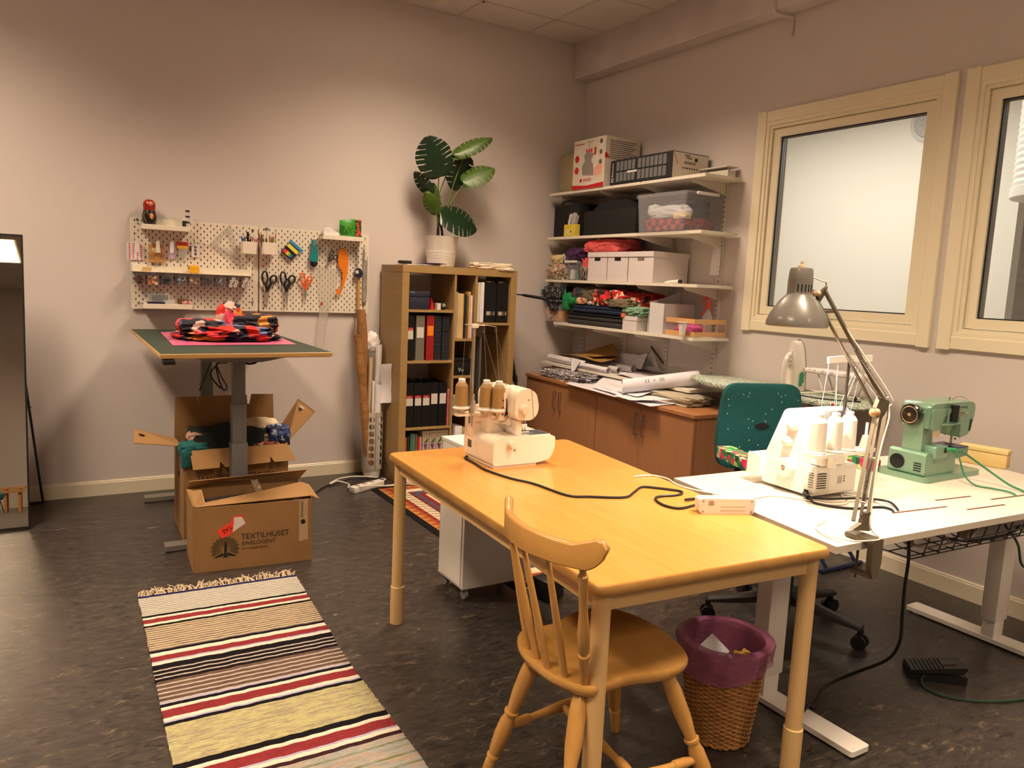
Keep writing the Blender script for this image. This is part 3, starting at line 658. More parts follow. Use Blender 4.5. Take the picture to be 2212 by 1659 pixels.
# on top of the bookcase
M_pap2 = mat('white_paper', rgb(222, 216, 216), .8)
bm = B(); sheet(bm, lambda u, v: (-1.70+.25*u, -.40+.20*v, 1.5275+.004*math.sin(u*3)), 6, 4, .005); single('paper_stack', 'white papers lying on the left of the bookcase top', 'papers', bm, M_pap2, loc=(-1.57, -.3, 1.526), world=True)
bm = B(); sheet(bm, lambda u, v: (-1.62+.20*u, -.385+.15*v-.05*u, 1.535+.012*math.sin(u*2.2)*(1-v)), 8, 4, .002); single('plastic_folder', 'purple plastic folder on the papers beside the plant pot', 'folder', bm, mat('purple_plastic', rgb(84, 66, 140), .35), loc=(-1.53, -.3, 1.536), world=True)
bm = B(); box(bm, (0, 0, .012), (.08, .06, .022), bev=.006, rot=.2); single('spectacle_case', 'small black case on the left corner of the bookcase', 'case', bm, M_black, loc=(-1.69, -.33, 1.5315))
bm = B(); blob(bm, (-1.005, -.30, 1.525), (.30, .22, .050), 21, amp=.16, freq=1.5, sub=5, boxy=.95)
blob(bm, (-.93, -.40, 1.517), (.14, .06, .022), 22, amp=.3, freq=2, sub=4)
single('folded_cloth', 'cream cloth folded on the right of the bookcase top', 'cloth', bm, mat('cream_cotton', rgb(220, 204, 184), .9), loc=(-1.0, -.3, 1.525), world=True, ang=60)
# ---------------------------------------------------------------- potted monstera
M_pot = mat('ribbed_white_ceramic', rgb(216, 208, 196), .6)
M_stem = mat('plant_stem', rgb(92, 112, 40), .5); M_trunk = mat('brown_plant_stem', rgb(66, 48, 34), .7)
M_leafd = mat('dark_glossy_leaf', rgb(14, 34, 18), .28, col2=rgb(20, 44, 22), scale=6); M_leafl = mat('light_green_leaf', rgb(54, 82, 20), .38, col2=rgb(68, 94, 26), scale=6)
PC = V((-1.355, -.20, 1.524))
t = thing('potted_plant', 'monstera plant with slit leaves in a white ribbed pot', 'plant', tuple(PC))
bm = B(); pr = [(0, 0), (.088, 0), (.095, .004)]
for k in range(14): z = .01+k*.0075; r0 = .096+.028*z/.22; pr += [(r0, z), (r0+.0018, z+.003), (r0, z+.006)]
pr += [(.126, .215), (.128, .22), (.121, .22), (.116, .19), (0, .19)]
lathe(bm, pr, n=36); part(t, 'pot', bm, M_pot)
bm = B(); lathe(bm, [(0, .17), (.115, .17), (.112, .20), (0, .205)], n=20); part(t, 'soil', bm, mat('dark_soil', rgb(40, 30, 24), .95, col2=rgb(58, 44, 34), scale=60))
bm = B(); tube(bm, [(-.03, 0, .19), (-.03, 0, .30), (-.035, 0, .42), (-.045, 0, .55)], .011)
tube(bm, [(.01, 0, .19), (-.0, .0, .27), (-.02, 0, .34)], .009); part(t, 'stem', bm, M_trunk)
def leaf(base, tip, width, nrm, m, slits=6, curl=.12, attach=None, seed=0):
    """heart shaped leaf with finger slits, built as lobes between slits; base/tip in pot space"""
    base, tip = V(base), V(tip); ax = tip-base; Ln = ax.length; ax.normalize(); n = V(nrm); n = (n-n.dot(ax)*ax).normalized(); sd = ax.cross(n).normalized()
    bm = B(); rnd = random.Random(seed)
    def prof(t):  # half width along the axis t in -0.12..1
        if t < 0: return .765*math.sqrt(max(0, 1+t/.115))
        return math.sin(PI*min(1, (t*.80+.24)))**.75*1.0 if t < .95 else math.sin(PI*(.95*.80+.24))**.75*(1-t)/.05
    def P(t, s):  # s in -1..1
        w = prof(t)*width/2; lift = -curl*Ln*(s*s)*.45-curl*Ln*.9*max(0, t-.35)**2
        return base+ax*(t*Ln+abs(s)*w*(.30*min(1, max(0, (t+.1)/.4))-.10))+sd*(s*w)+n*lift
    K = 84
    for side in (-1, 1):
        cuts = [(.13+.75*i/slits+rnd.uniform(-.02, .02)) for i in range(slits)]
        rows = []
        for i in range(K+1): rows.append(-.10+1.03*i/K)
        ns = 11
        for i in range(K):
            t0, t1 = rows[i], rows[i+1]; tm = (t0+t1)/2
            near = min(abs(tm-c) for c in cuts)
            smax = 1.0 if near > .0125 or tm < .04 or tm > .95 else .36+.5*(near/.0125)
            for j in range(ns):
                s0, s1 = j/ns, (j+1)/ns
                if s1 > smax+1e-6: break
                q = [P(t0, side*s0), P(t1, side*s0), P(t1, side*s1), P(t0, side*s1)]
                vs = [bm.verts.new(p) for p in q]
                bm.faces.new(vs if side > 0 else list(reversed(vs)))
    bmesh.ops.remove_doubles(bm, verts=bm.verts, dist=.0004)
    r = bmesh.ops.solidify(bm, geom=list(bm.faces), thickness=.0014)
    tube(bm, [P(-.02, 0)+n*.001, P(.4, 0)+n*.001, P(.95, 0)+n*.001], lambda q: .0022*(1-q*.8), n=5)
    part(t, 'leaf', bm, m, ang=60)
    if attach is not None:
        bm = B(); a = V(attach); mid = (a+base)/2+V((0, 0, .02)); tube(bm, [a, mid, base+ax*.02], .0042, n=7); part(t, 'leaf_stalk', bm, M_stem)
fr = (-.35, -1, .35)
leaf((-.062, -.06, .655), (-.175, -.08, .905), .27, (-.3, -1, .15), M_leafd, 6, .08, (-.04, 0, .52), 1)      # big upper left, tip up
leaf((.085, -.04, .815), (.345, -.10, .965), .135, (.1, -.75, .7), M_leafl, 6, .15, (-.03, 0, .52), 2)       # top right, light
leaf((.165, .02, .80), (.105, .04, .545), .21, (-.1, -1, .3), M_leafd, 5, .10, (.03, 0, .42), 3)           # centre dark hanging
leaf((.15, -.06, .625), (.375, -.10, .745), .17, (.15, -.8, .7), M_leafl, 5, .12, (.00, 0, .34), 4)           # right light
leaf((-.012, -.06, .375), (.245, -.12, .285), .27, (.15, -.85, .55), M_leafd, 6, .12, (-.03, 0, .30), 5)        # lower right big
leaf((-.055, -.03, .39), (-.165, -.05, .52), .12, (-.6, -.8, .1), M_leafl, 4, .1, (-.035, 0, .26), 6)        # lower left light
leaf((-.10, .0, .52), (-.235, .0, .66), .10, (-.7, -.6, .2), M_leafd, 4, .1, (-.04, 0, .40), 7)          # left dark narrow
leaf((-.045, .0, .45), (-.085, .0, .60), .07, (-.5, -.8, .1), M_leafl, 3, .1, (-.035, 0, .33), 8)
# ---------------------------------------------------------------- pegboards
M_peg = mat('white_peg_metal', rgb(226, 216, 200), .4)
def pegboard(x0, z0, label):
    t = thing('pegboard', label, 'pegboard', (x0+.38, -.01, z0))
    bm = B(); w, h = .762, .56
    prism(bm, rpoly([(-w/2, 0), (w/2, 0), (w/2, h), (-w/2, h)], .014), 'xz', -.012, -.004)
    part(t, 'panel', bm, M_peg, smooth=False)
    bm = B(); ny = 27; nx = 18
    for j in range(ny):
        for i in range(nx):
            x = -.355+i*.04+(.02 if j % 2 else 0); z = .02+j*.02
            if x > .365: continue
            box(bm, (x, -.0122, z), (.0055, .0006, .0125))
    part(t, 'peg_holes', bm, M_dark, smooth=False, kind='stuff')
    for x, z in ((-.34, .545), (-.34, .04), (.345, .06), (.345, .53)):
        bm = B(); cyl(bm, (x, -.011, z), (x, -.016, z), .008); part(t, 'screw', bm, M_chrome)
    return t
pegboard(-3.3677, 1.170, 'left white pegboard with shelves and a row of clear bins')
pegboard(-2.5977, 1.170, 'right white pegboard with hanging scissors')
def tray(label, x0, x1, z, h=.03):
    t = thing('pegboard_shelf', label, 'shelf', ((x0+x1)/2, -.07, z)); w = x1-x0
    bm = B(); box(bm, (0, 0, .002), (w, .085, .004)); box(bm, (0, -.042, .004-h/2), (w, .004, h), bev=.001, seg=1); box(bm, (-w/2+.002, 0, .004-h/2), (.004, .085, h)); box(bm, (w/2-.002, 0, .004-h/2), (.004, .085, h)); part(t, 'tray', bm, M_peg)
    bm = B(); box(bm, (0, .0435, .012), (w*.9, .003, .04)); part(t, 'mount', bm, M_peg)
tray('small white shelf holding the nesting doll', -3.312, -3.036, 1.684); tray('small white shelf low on the left pegboard', -3.31, -3.03, 1.203); tray('small white shelf holding the tape dispenser', -2.20, -1.905, 1.698)
# nesting doll
M_doll = mat('lacquered_red', rgb(150, 24, 18), .25, coat=.5); M_dollb = mat('lacquered_black', rgb(26, 22, 18), .25, coat=.5)
t = thing('nesting_doll', 'painted wooden nesting doll in red and black on the top left shelf', 'doll', (-3.264, -.07, 1.6882))
bm = B(); lathe(bm, [(0, 0), (.03, 0), (.036, .006), (.042, .03), (.042, .05), (.037, .072), (.034, .084)], n=28, cap=True); part(t, 'body', bm, M_dollb)
bm = B(); lathe(bm, [(.034, .084), (.0345, .095), (.036, .108), (.036, .12), (.031, .136), (.02, .147), (0, .151)], n=28); part(t, 'head', bm, M_doll)
bm = B(); ball(bm, (.004, -.0225, .121), (.017, .016, .018)); part(t, 'face', bm, mat('doll_face', rgb(214, 150, 96), .35))
bm = B(); ball(bm, (.006, -.030, .045), (.018, .014, .026)); part(t, 'painted_figure', bm, mat('doll_figure', rgb(178, 52, 30), .35, col2=rgb(222, 170, 120), scale=70))
bm = B(); tube(bm, [(-.02, -.034, .078), (-.032, -.026, .05), (-.02, -.037, .012)], .0014); part(t, 'gold_line', bm, mat('gold_paint', rgb(186, 140, 70), .4))
M_th = mat('black_thread', rgb(26, 24, 26), .7)
for x, z, l in ((-3.071, 1.6882, 'short black thread spool with white cap on the doll shelf'), ):
    bm = B(); cyl(bm, (0, 0, 0), (0, 0, .035), .011, mi=0); cyl(bm, (0, 0, .035), (0, 0, .052), .010, mi=1); single('thread_spool', l, 'spool', bm, [M_th, M_white], loc=(x, -.095, z))
for k in range(3):
    bm = B(); cyl(bm, (0, 0, 0), (0, 0, .008), .0125, mi=0); cyl(bm, (0, 0, .008), (0, 0, .024), .0115, mi=0); cyl(bm, (0, 0, .024), (0, 0, .034), .013, mi=1)
    single('bobbin_jar', 'clear stacked bobbin jar with black band, %s of the stack' % ('bottom', 'middle', 'top')[k], 'jar', bm, [M_clear, M_th], loc=(-3.047, -.07, 1.6882+k*.0345), group='stacked bobbin jars')
# cups with pens
def cup(x, z, label):
    t = thing('pen_cup', label, 'cup', (x, -.07, z)); bm = B(); o = rpoly([(-.047, -.03), (.047, -.03), (.047, .03), (-.047, .03)], .012, 4); i_ = rpoly([(-.044, -.027), (.044, -.027), (.044, .027), (-.044, .027)], .011, 4)
    loft(bm, [[(a, b_, 0) for a, b_ in o], [(a, b_, .078) for a, b_ in o], [(a, b_, .078) for a, b_ in i_], [(a, b_, .004) for a, b_ in i_]]); part(t, 'holder', bm, M_peg)
    bm = B(); box(bm, (0, .034, .06), (.05, .006, .03)); part(t, 'hook', bm, M_peg)
cup(-2.678, 1.545, 'white cup of pens at the edge of the left pegboard'); cup(-2.55, 1.548, 'white cup of pencils and brushes on the right pegboard')
def pen(name, label, p0, p1, r, cols, group, cat=None):
    bm = B(); p0, p1 = V(p0), V(p1); n = len(cols)
    for i, (m, f0, f1, r0, r1) in enumerate(cols): cyl(bm, p0.lerp(p1, f0), p0.lerp(p1, f1), r*r0, r*r1, n=10, mi=i)
    single(name, label, cat or name, bm, [c[0] for c in cols], loc=tuple(p0), world=True, group=group)
PM = {k: mat('pen_'+k, c, .35) for k, c in dict(blue=rgb(38, 92, 158), red=rgb(186, 34, 36), black=rgb(24, 24, 26), white=rgb(220, 216, 208), grey=rgb(130, 130, 130), brown=rgb(112, 66, 34), green=rgb(132, 176, 44), dkgreen=rgb(44, 84, 34), yellow=rgb(206, 196, 60), wood=rgb(186, 134, 80), teal=rgb(20, 92, 92)).items()}
for i, (dx, lx, top, c, c2, r) in enumerate([(-.036, -.02, 1.655, 'blue', 'blue', .0045), (-.028, -.014, 1.645, 'blue', 'grey', .0045), (-.018, -.01, 1.657, 'red', 'grey', .0045), (-.006, -.004, 1.685, 'black', 'black', .008), (.010, .004, 1.66, 'grey', 'black', .005), (.022, .012, 1.652, 'red', 'white', .004), (.030, .02, 1.665, 'white', 'red', .004), (.038, .03, 1.65, 'red', 'red', .0035)]):
    pen('pen', '%s pen in the left pegboard cup' % c if i not in (0, 1, 2, 5, 7) else ['thick blue pen', 'slim blue pen with grey end', 'red pen with grey end', '', '', 'short red pen with white end', '', 'slim all red pen'][i]+' in the left pegboard cup',
        (-2.678+dx*.8, -.07+.012*((i % 3)-1), 1.553), (-2.678+dx+lx*.6, -.075+.01*((i % 3)-1), top), r, [(PM[c2], 0, .8, 1, 1), (PM[c], .8, 1, 1.15, .8)], 'pens in the left cup')
for i, (dx, lx, top, c, r, nm) in enumerate([(-.036, -.055, 1.70, 'brown', .005, 'brown paint brush leaning left'), (-.03, -.03, 1.69, 'brown', .0055, 'thick brown brush'), (-.024, -.012, 1.655, 'green', .0055, 'lime green marker'), (-.014, -.012, 1.66, 'black', .004, 'black pencil'), (-.006, -.004, 1.722, 'white', .009, 'tall white marker tube'), (.004, .004, 1.68, 'dkgreen', .004, 'dark green pencil'), (.010, .004, 1.67, 'red', .0035, 'red pencil'), (.016, .006, 1.665, 'green', .006, 'fat lime marker'), (.024, .012, 1.675, 'brown', .0045, 'brown pencil'), (.030, .016, 1.66, 'wood', .004, 'plain wooden pencil'), (.034, .018, 1.70, 'red', .003, 'thin tall red pencil'), (.038, .012, 1.66, 'black', .004, 'short dark pencil')]):
    pen('pencil', nm+' in the right pegboard cup', (-2.55+dx*.9, -.07+.012*((i % 3)-1), 1.556), (-2.55+dx+lx*.7, -.075+.01*((i % 3)-1), top), r, [(PM[c], 0, .88, 1, 1), (PM['wood'] if c != 'white' else PM['grey'], .88, 1, .95, .3 if c != 'white' else .8)], 'pencils in the right cup', 'pencil')
# bin rail with nine clear bins
t = thing('bin_rail', 'white rail carrying nine clear bins on the left pegboard', 'rail', (-3.008, -.03, 1.39))
bm = B(); box(bm, (0, -.035, .012), (.715, .09, .003)); box(bm, (0, .004, .03), (.715, .004, .04)); part(t, 'rail', bm, M_peg, smooth=False)
bm = B(); box(bm, (-.312, .0, .032), (.085, .012, .05), bev=.003); part(t, 'bracket', bm, M_peg)
M_bin = mat('smoky_clear_plastic', rgb(160, 158, 156), .12, alpha=.08)
fill = [('dark red ribbons', [rgb(110, 20, 26), rgb(70, 14, 18)]), ('orange and cream buttons', [rgb(226, 150, 88), rgb(214, 96, 54), rgb(240, 206, 160)]), ('teal zips', [rgb(18, 60, 66), rgb(12, 38, 44)]), ('blue odds and ends', [rgb(30, 34, 70), rgb(180, 186, 196), rgb(20, 22, 40)]), ('gold snap buttons', [rgb(176, 128, 66), rgb(220, 196, 160), rgb(66, 50, 34)]),
        ('dark hooks', [rgb(44, 42, 38), rgb(110, 104, 94), rgb(30, 28, 26)]), ('silver pins', [rgb(150, 142, 148), rgb(90, 84, 92), rgb(220, 214, 216)]), ('spools of green and white thread', None), ('white bobbins', None)]
for i, (nm, cols) in enumerate(fill):
    x = -3.333+i*.0795
    t = thing('clear_bin', 'clear plastic bin of %s under the pegboard rail' % nm, 'bin', (x, -.072, 1.322), 0, None)
    bm = B(); w, d, h = .066, .075, .072
    for a, b_ in (((-w/2, -d/2, 0), (w/2, d/2, .002)), ((-w/2, -d/2, .002), (w/2, -d/2+.0015, h)), ((-w/2, d/2-.0015, .002), (w/2, d/2, h)), ((-w/2, -d/2, .002), (-w/2+.0015, d/2, h)), ((w/2-.0015, -d/2, .002), (w/2, d/2, h))): bb(bm, a, b_)
    part(t, 'bin_wall', bm, M_bin, smooth=False)
    rnd = random.Random(i)
    if cols:
        bm = B()
        for k in range(44):
            p = (x+rnd.uniform(-.024, .024), -.072+rnd.uniform(-.031, .026), 1.325+.006+rnd.random()*.042)
            if i in (1, 4): lathe(bm, [(.0, -.0015), (.0085, -.0015), (.0085, .0015), (.0, .0015)], c=p, n=10, mi=rnd.randrange(len(cols)), axis=rnd.choice('yzx'))
            elif i in (0, 2): box(bm, (x+(p[0]-x)*.6, p[1], p[2]), (.024, .02, .005), rot=Matrix.Rotation(rnd.uniform(-.6, .6), 4, 'Y') @ Matrix.Rotation(rnd.uniform(0, 3), 4, 'Z'), mi=rnd.randrange(len(cols)))
            else: box(bm, p, (.022, .006, .005), rot=Matrix.Rotation(rnd.uniform(0, 3), 4, 'Y') @ Matrix.Rotation(rnd.uniform(0, 3), 4, 'Z'), mi=rnd.randrange(len(cols)), bev=.001, seg=1)
        single('bin_contents', nm+' filling one of the clear bins', 'haberdashery', bm, [mat('haberdashery', c, .5) for c in cols], loc=(x, -.072, 1.3245), world=True, kind='stuff')
    else:
        for k, (dx, dz, r) in enumerate([(-.02, .012, .011), (.008, .012, .011), (-.014, .036, .011), (.016, .034, .012), (-.001, .053, .011)]):
            bm = B(); c0 = (dx, -.012, dz)
            cyl(bm, (dx, -.03, dz), (dx, -.026, dz), r, mi=0); cyl(bm, (dx, -.026, dz), (dx, -.004, dz), r*.8, mi=1); cyl(bm, (dx, -.004, dz), (dx, 0, dz), r, mi=0); cyl(bm, (dx, -.031, dz), (dx, -.0295, dz), r*.35, mi=2)
            tc_ = rgb(24, 92, 62) if (i == 7 and k % 2) else (rgb(30, 28, 34) if k % 2 == 0 else rgb(206, 190, 180))
            single('thread_spool', 'small thread spool inside the %s clear bin' % ('eighth' if i == 7 else 'last'), 'spool', bm, [M_white, mat('thread_wound', tc_, .8), M_dark], loc=(x, -.072, 1.3245), group='spools in the clear bins %d' % i)
# things resting on the rail
t = thing('plush_toy', 'yellow square smiling pincushion on the bin rail', 'pincushion', (-3.012, -.075, 1.4038))
bm = B(); lathe(bm, [(0, 0), (.022, 0), (.029, .004), (.030, .028), (.030, .044), (.026, .048), (0, .05)], n=24); part(t, 'body', bm, mat('yellow_plush', rgb(240, 180, 24), .6))
bm = B(); ball(bm, (-.009, -.030, .026), .002); ball(bm, (.009, -.030, .026), .002); part(t, 'face', bm, M_ink)
bm = B(); ball(bm, (-.030, 0, .032), (.006, .008, .010)); part(t, 'grey_tab', bm, mat('grey_tab', rgb(120, 120, 124), .5))
for k in range(2):
    bm = B(); lathe(bm, [(.02, 0), (.026, .0), (.027, .006), (.026, .012), (.02, .012)], n=24, closed=True, cap=False); single('tape_roll', 'cream adhesive tape roll on the bin rail, %s one' % ('lower', 'upper')[k], 'tape', bm, mat('cream_tape', rgb(206, 176, 110), .5), loc=(-3.285+.003*k, -.075, 1.4038+.0125*k))
# lower shelf contents
M_blue = mat('dark_blue_plastic', rgb(30, 32, 62), .4)
r = thing('plastic_case', 'clear lidded case with black insert on the lower left shelf', 'case', (-3.22, -.055, 1.2075))
bm = B(); box(bm, (0, 0, .032), (.13, .03, .064), bev=.003); part(r, 'case', bm, M_clear)
bm = B(); box(bm, (.01, 0, .036), (.09, .022, .035)); part(r, 'insert', bm, M_dark)
bm = B(); box(bm, (0, 0, .006), (.10, .03, .012), bev=.002); single('tin', 'flat dark blue tin at the front of the lower left shelf', 'tin', bm, M_blue, loc=(-3.235, -.09, 1.2075))
bm = B(); box(bm, (0, 0, .012), (.065, .03, .024), bev=.003); single('plastic_box', 'small clear box at the front of the lower left shelf', 'box', bm, M_clear, loc=(-3.165, -.09, 1.2075))
bm = B(); blob(bm, (0, 0, 0), (.07, .05, .035), 41, amp=.3, sub=3); single('coin_purse', 'brown crumpled purse on the lower left shelf', 'purse', bm, mat('brown_leather', rgb(98, 62, 34), .6), loc=(-3.075, -.06, 1.2075))
bm = B(); box(bm, (0, 0, .010), (.05, .02, .020), rot=.2, bev=.002); single('packet', 'pink and white striped packet on the lower left shelf', 'packet', bm, multi('pink_stripes', [rgb(226, 200, 200), rgb(190, 90, 100), rgb(230, 210, 206)], scale=60, kind='noise', stretch=(1, .1, .1)), loc=(-3.06, -.095, 1.2075))
# flat things hung on hooks
M_hook = mat('white_hook', rgb(216, 208, 196), .4)
def hook(x, z, l=.04, label='slim white hook on the pegboard', m=None):
    bm = B(); tube(bm, [(x, -.022, z+l), (x, -.024, z), (x, -.035, z-.006), (x, -.056, z-.004), (x, -.06, z+.004)], .0016, n=6); return bm
hooks = [(-3.351, 1.61, 'behind the heart stickers'), (-3.075, 1.60, 'above the orange packet'), (-3.0, 1.60, 'above the snap button card'), (-2.552, 1.40, 'over the largest black scissors'), (-2.429, 1.40, 'over the middle black scissors'), (-2.306, 1.41, 'over the orange scissors'), (-2.401, 1.64, 'over the striped sticker pad'), (-2.245, 1.66, 'over the teal rotary cutter'), (-2.133, 1.59, 'over the small scissors'), (-2.048, 1.61, 'over the orange curve ruler'), (-1.938, 1.60, 'over the blue tape measure'), (-1.87, 1.60, 'over the grey file')]
for x, z, w in hooks:
    single('hook', 'slim hook on the pegboard '+w, 'hook', hook(x, z), M_steel if z < 1.5 else M_hook, loc=(x, -.022, z), world=True)
for x, z, w in ((-3.335, 1.55, 'above the red heart stickers'), (-3.218, 1.55, 'in front of the kraft bag'), (-3.138, 1.55, 'in front of the lilac card')):
    bm = B(); prism(bm, rpoly([(-.011, -.03), (.011, -.03), (.011, .045), (-.011, .045)], .0105), 'xz', -.006, .004); single('clip', 'white rounded pegboard clip '+w, 'clip', bm, M_hook, loc=(x, -.058, z))
bm = B(); box(bm, (0, 0, 0), (.092, .001, .105)); r = thing('sticker_sheet', 'sheet of red heart stickers hung at the left board edge', 'stickers', (-3.341, -.03, 1.522)); part(r, 'sheet', bm, M_paper, smooth=False)
bm = B()
for i in range(4):
    for j in range(8):
        x, z = -.033+i*.022, -.044+j*.0125-(.006 if i > 1 else 0)
        if abs(x) < .045: prism(bm, [(x, z-.005), (x+.0055, z+.0015), (x+.0045, z+.0045), (x+.002, z+.0045), (x, z+.002), (x-.002, z+.0045), (x-.0045, z+.0045), (x-.0055, z+.0015)], 'xz', -.0011, -.0006)
part(r, 'hearts', bm, mat('sticker_red', rgb(206, 46, 52), .5), smooth=False)
r = thing('kraft_bag', 'brown kraft paper bag clipped to the left pegboard', 'bag', (-3.225, -.04, 1.515))
bm = B(); sheet(bm, lambda u, v: (-.043+.088*u, -.004*math.sin(u*7)+.004*math.sin(v*9), -.055+.11*v), 10, 12, .008); part(r, 'bag', bm, mat('kraft', rgb(170, 126, 74), .8, bump=.5, bscale=60))
bm = B(); box(bm, (0, -.0095, .018), (.05, .001, .03)); part(r, 'window', bm, mat('kraft_window', rgb(206, 186, 150), .3), smooth=False)
bm = B(); tube(bm, [(-.01, -.01, -.02), (.02, -.012, -.04), (.045, -.008, -.055), (.06, -.004, -.06)], .0018, n=5); part(r, 'twine', bm, mat('twine', rgb(190, 156, 110), .8))
r = thing('button_card', 'lilac card with a dark ring hung beside the kraft bag', 'card', (-3.133, -.032, 1.532))
bm = B(); box(bm, (0, 0, 0), (.046, .001, .09)); part(r, 'card', bm, mat('lilac_card', rgb(196, 170, 190), .7, col2=rgb(176, 150, 180), scale=30), smooth=False)
bm = B(); tube(bm, [(.011*math.cos(a), -.003, .0+.011*math.sin(a)) for a in [2*PI*k/10 for k in range(10)]], .002, closed=True, n=6); part(r, 'ring', bm, M_dark)
r = thing('hanging_packet', 'clear packet with orange and yellow header card', 'packet', (-3.073, -.034, 1.54))
bm = B(); box(bm, (0, 0, .035), (.07, .001, .046), mi=0); box(bm, (0, -.0007, .022), (.066, .0006, .018), mi=1); box(bm, (0, -.0008, .044), (.05, .0006, .014), mi=2); part(r, 'header', bm, [mat('orange_card', rgb(196, 74, 30), .6), mat('yellow_card', rgb(224, 176, 60), .6), mat('rust_card', rgb(150, 40, 24), .6)], smooth=False)
bm = B(); prism(bm, [(-.02, .012), (.03, .012), (.024, -.03), (.006, -.055), (-.024, -.03)], 'xz', -.004, .002); part(r, 'bag', bm, mat('clear_bag', rgb(190, 186, 180), .2, alpha=.5))
r = thing('snap_card', 'white card with three snap buttons hung on the pegboard', 'card', (-3.0, -.034, 1.548))
bm = B(); box(bm, (.002, 0, 0), (.044, .001, .082)); part(r, 'card', bm, M_paper, smooth=False)
bm = B(); box(bm, (-.026, .001, .01), (.008, .002, .035)); part(r, 'black_edge', bm, M_ink, smooth=False)
for k in range(3):
    bm = B(); lathe(bm, [(.004, -.001), (.008, -.001), (.008, -.004), (.004, -.004)], c=(.003, 0, .02-k*.021), axis='y', n=14, closed=True, cap=False); part(r, 'snap_button', bm, mat('copper', rgb(120, 70, 50), .4, .6))
M_ruler = mat('clear_ruler', rgb(210, 206, 198), .15, alpha=.35)
def flat(name, label, cat, outer, holes, m, y, th=.003, marks=True):
    r = thing(name, label, cat, (outer[0][0], y, outer[0][1]))
    bm = B()
    if holes:
        loft(bm, [[(a, y, b_) for a, b_ in outer], [(a, y-th, b_) for a, b_ in outer], [(a, y-th, b_) for a, b_ in holes], [(a, y, b_) for a, b_ in holes]], closed=True, cap=False)
    else: prism(bm, outer, 'xz', y-th, y)
    part(r, 'plate', bm, m, world=True, smooth=False)
    if marks:
        bm = B(); n = len(outer)
        for i in range(n):
            a, b_ = V(outer[i]), V(outer[(i+1) % n])
            if (a-b_).length > .06:
                bar(bm, (a.x, y-th-.0003, a.y), (b_.x, y-th-.0003, b_.y), .0008, .0008)
        part(r, 'edge_marks', bm, mat('ruler_marks', rgb(110, 100, 92), .6), world=True, smooth=False)
    return r
flat('set_square', 'large clear plastic set square on the left pegboard', 'set square', [(-2.905, 1.60), (-2.79, 1.725), (-2.725, 1.50)], [(-2.865, 1.602), (-2.80, 1.68), (-2.765, 1.555)], M_ruler, -.03)
flat('set_square', 'thin clear set square lower beside the first cup', 'set square', [(-2.93, 1.59), (-2.77, 1.52), (-2.69, 1.44)], None, mat('clear_ruler_thin', rgb(210, 206, 198), .15, alpha=.2), -.026)
# striped sticker pad
r = thing('sticky_notes', 'rainbow sticky note pad hung on the right pegboard', 'sticky notes', (-2.395, -.04, 1.575)); r.rotation_euler = (0, 0, 0)
A = Matrix.Rotation(math.radians(40), 4, 'Y')
def rb(bm, c, s, mi): box(bm, A @ V(c), s, rot=A, mi=mi)
bm = B(); cs = [rgb(206, 40, 110), rgb(220, 70, 50), rgb(230, 200, 40), rgb(120, 176, 60), rgb(40, 110, 150), rgb(50, 50, 110)]
for k in range(6): rb(bm, (-.040+k*.0135, -.007, -.024), (.0135, .002, .026), k)
part(r, 'notes', bm, [mat('note', c, .6) for c in cs], smooth=False)
bm = B(); rb(bm, (-.005, 0, 0), (.09, .012, .085), 0); part(r, 'pad', bm, M_black)
bm = B(); rb(bm, (-.005, -.007, .022), (.085, .002, .024), 0); part(r, 'yellow_band', bm, mat('yellow_note', rgb(222, 210, 90), .6), smooth=False)
bm = B(); rb(bm, (0, 0, .052), (.11, .004, .018), 0)
for k in range(5): rb(bm, (-.045+k*.024, 0, .063), (.01, .004, .006), 0)
part(r, 'header', bm, mat('blue_card', rgb(40, 140, 190), .5), smooth=False)
# rotary cutter
r = thing('rotary_cutter', 'teal rotary cutter hung on the right pegboard', 'rotary cutter', (-2.24, -.04, 1.57))
bm = B(); prism(bm, rpoly([(-.018, .095), (.012, .098), (.018, .03), (.026, -.01), (.026, -.045), (.0, -.062), (-.026, -.045), (-.028, -.01), (-.016, .03)], .008), 'xz', -.016, 0); part(r, 'handle', bm, mat('teal_plastic', rgb(16, 128, 130), .4))
bm = B(); cyl(bm, (0, -.006, -.062), (0, -.010, -.062), .026, n=24); cyl(bm, (0, -.004, -.062), (0, -.020, -.062), .012, n=20); part(r, 'blade_guard', bm, M_black)
bm = B(); prism(bm, rpoly([(-.007, .088), (.004, .088), (.005, .055), (-.007, .055)], .004), 'xz', -.0175, -.0155); part(r, 'slot', bm, M_chrome)
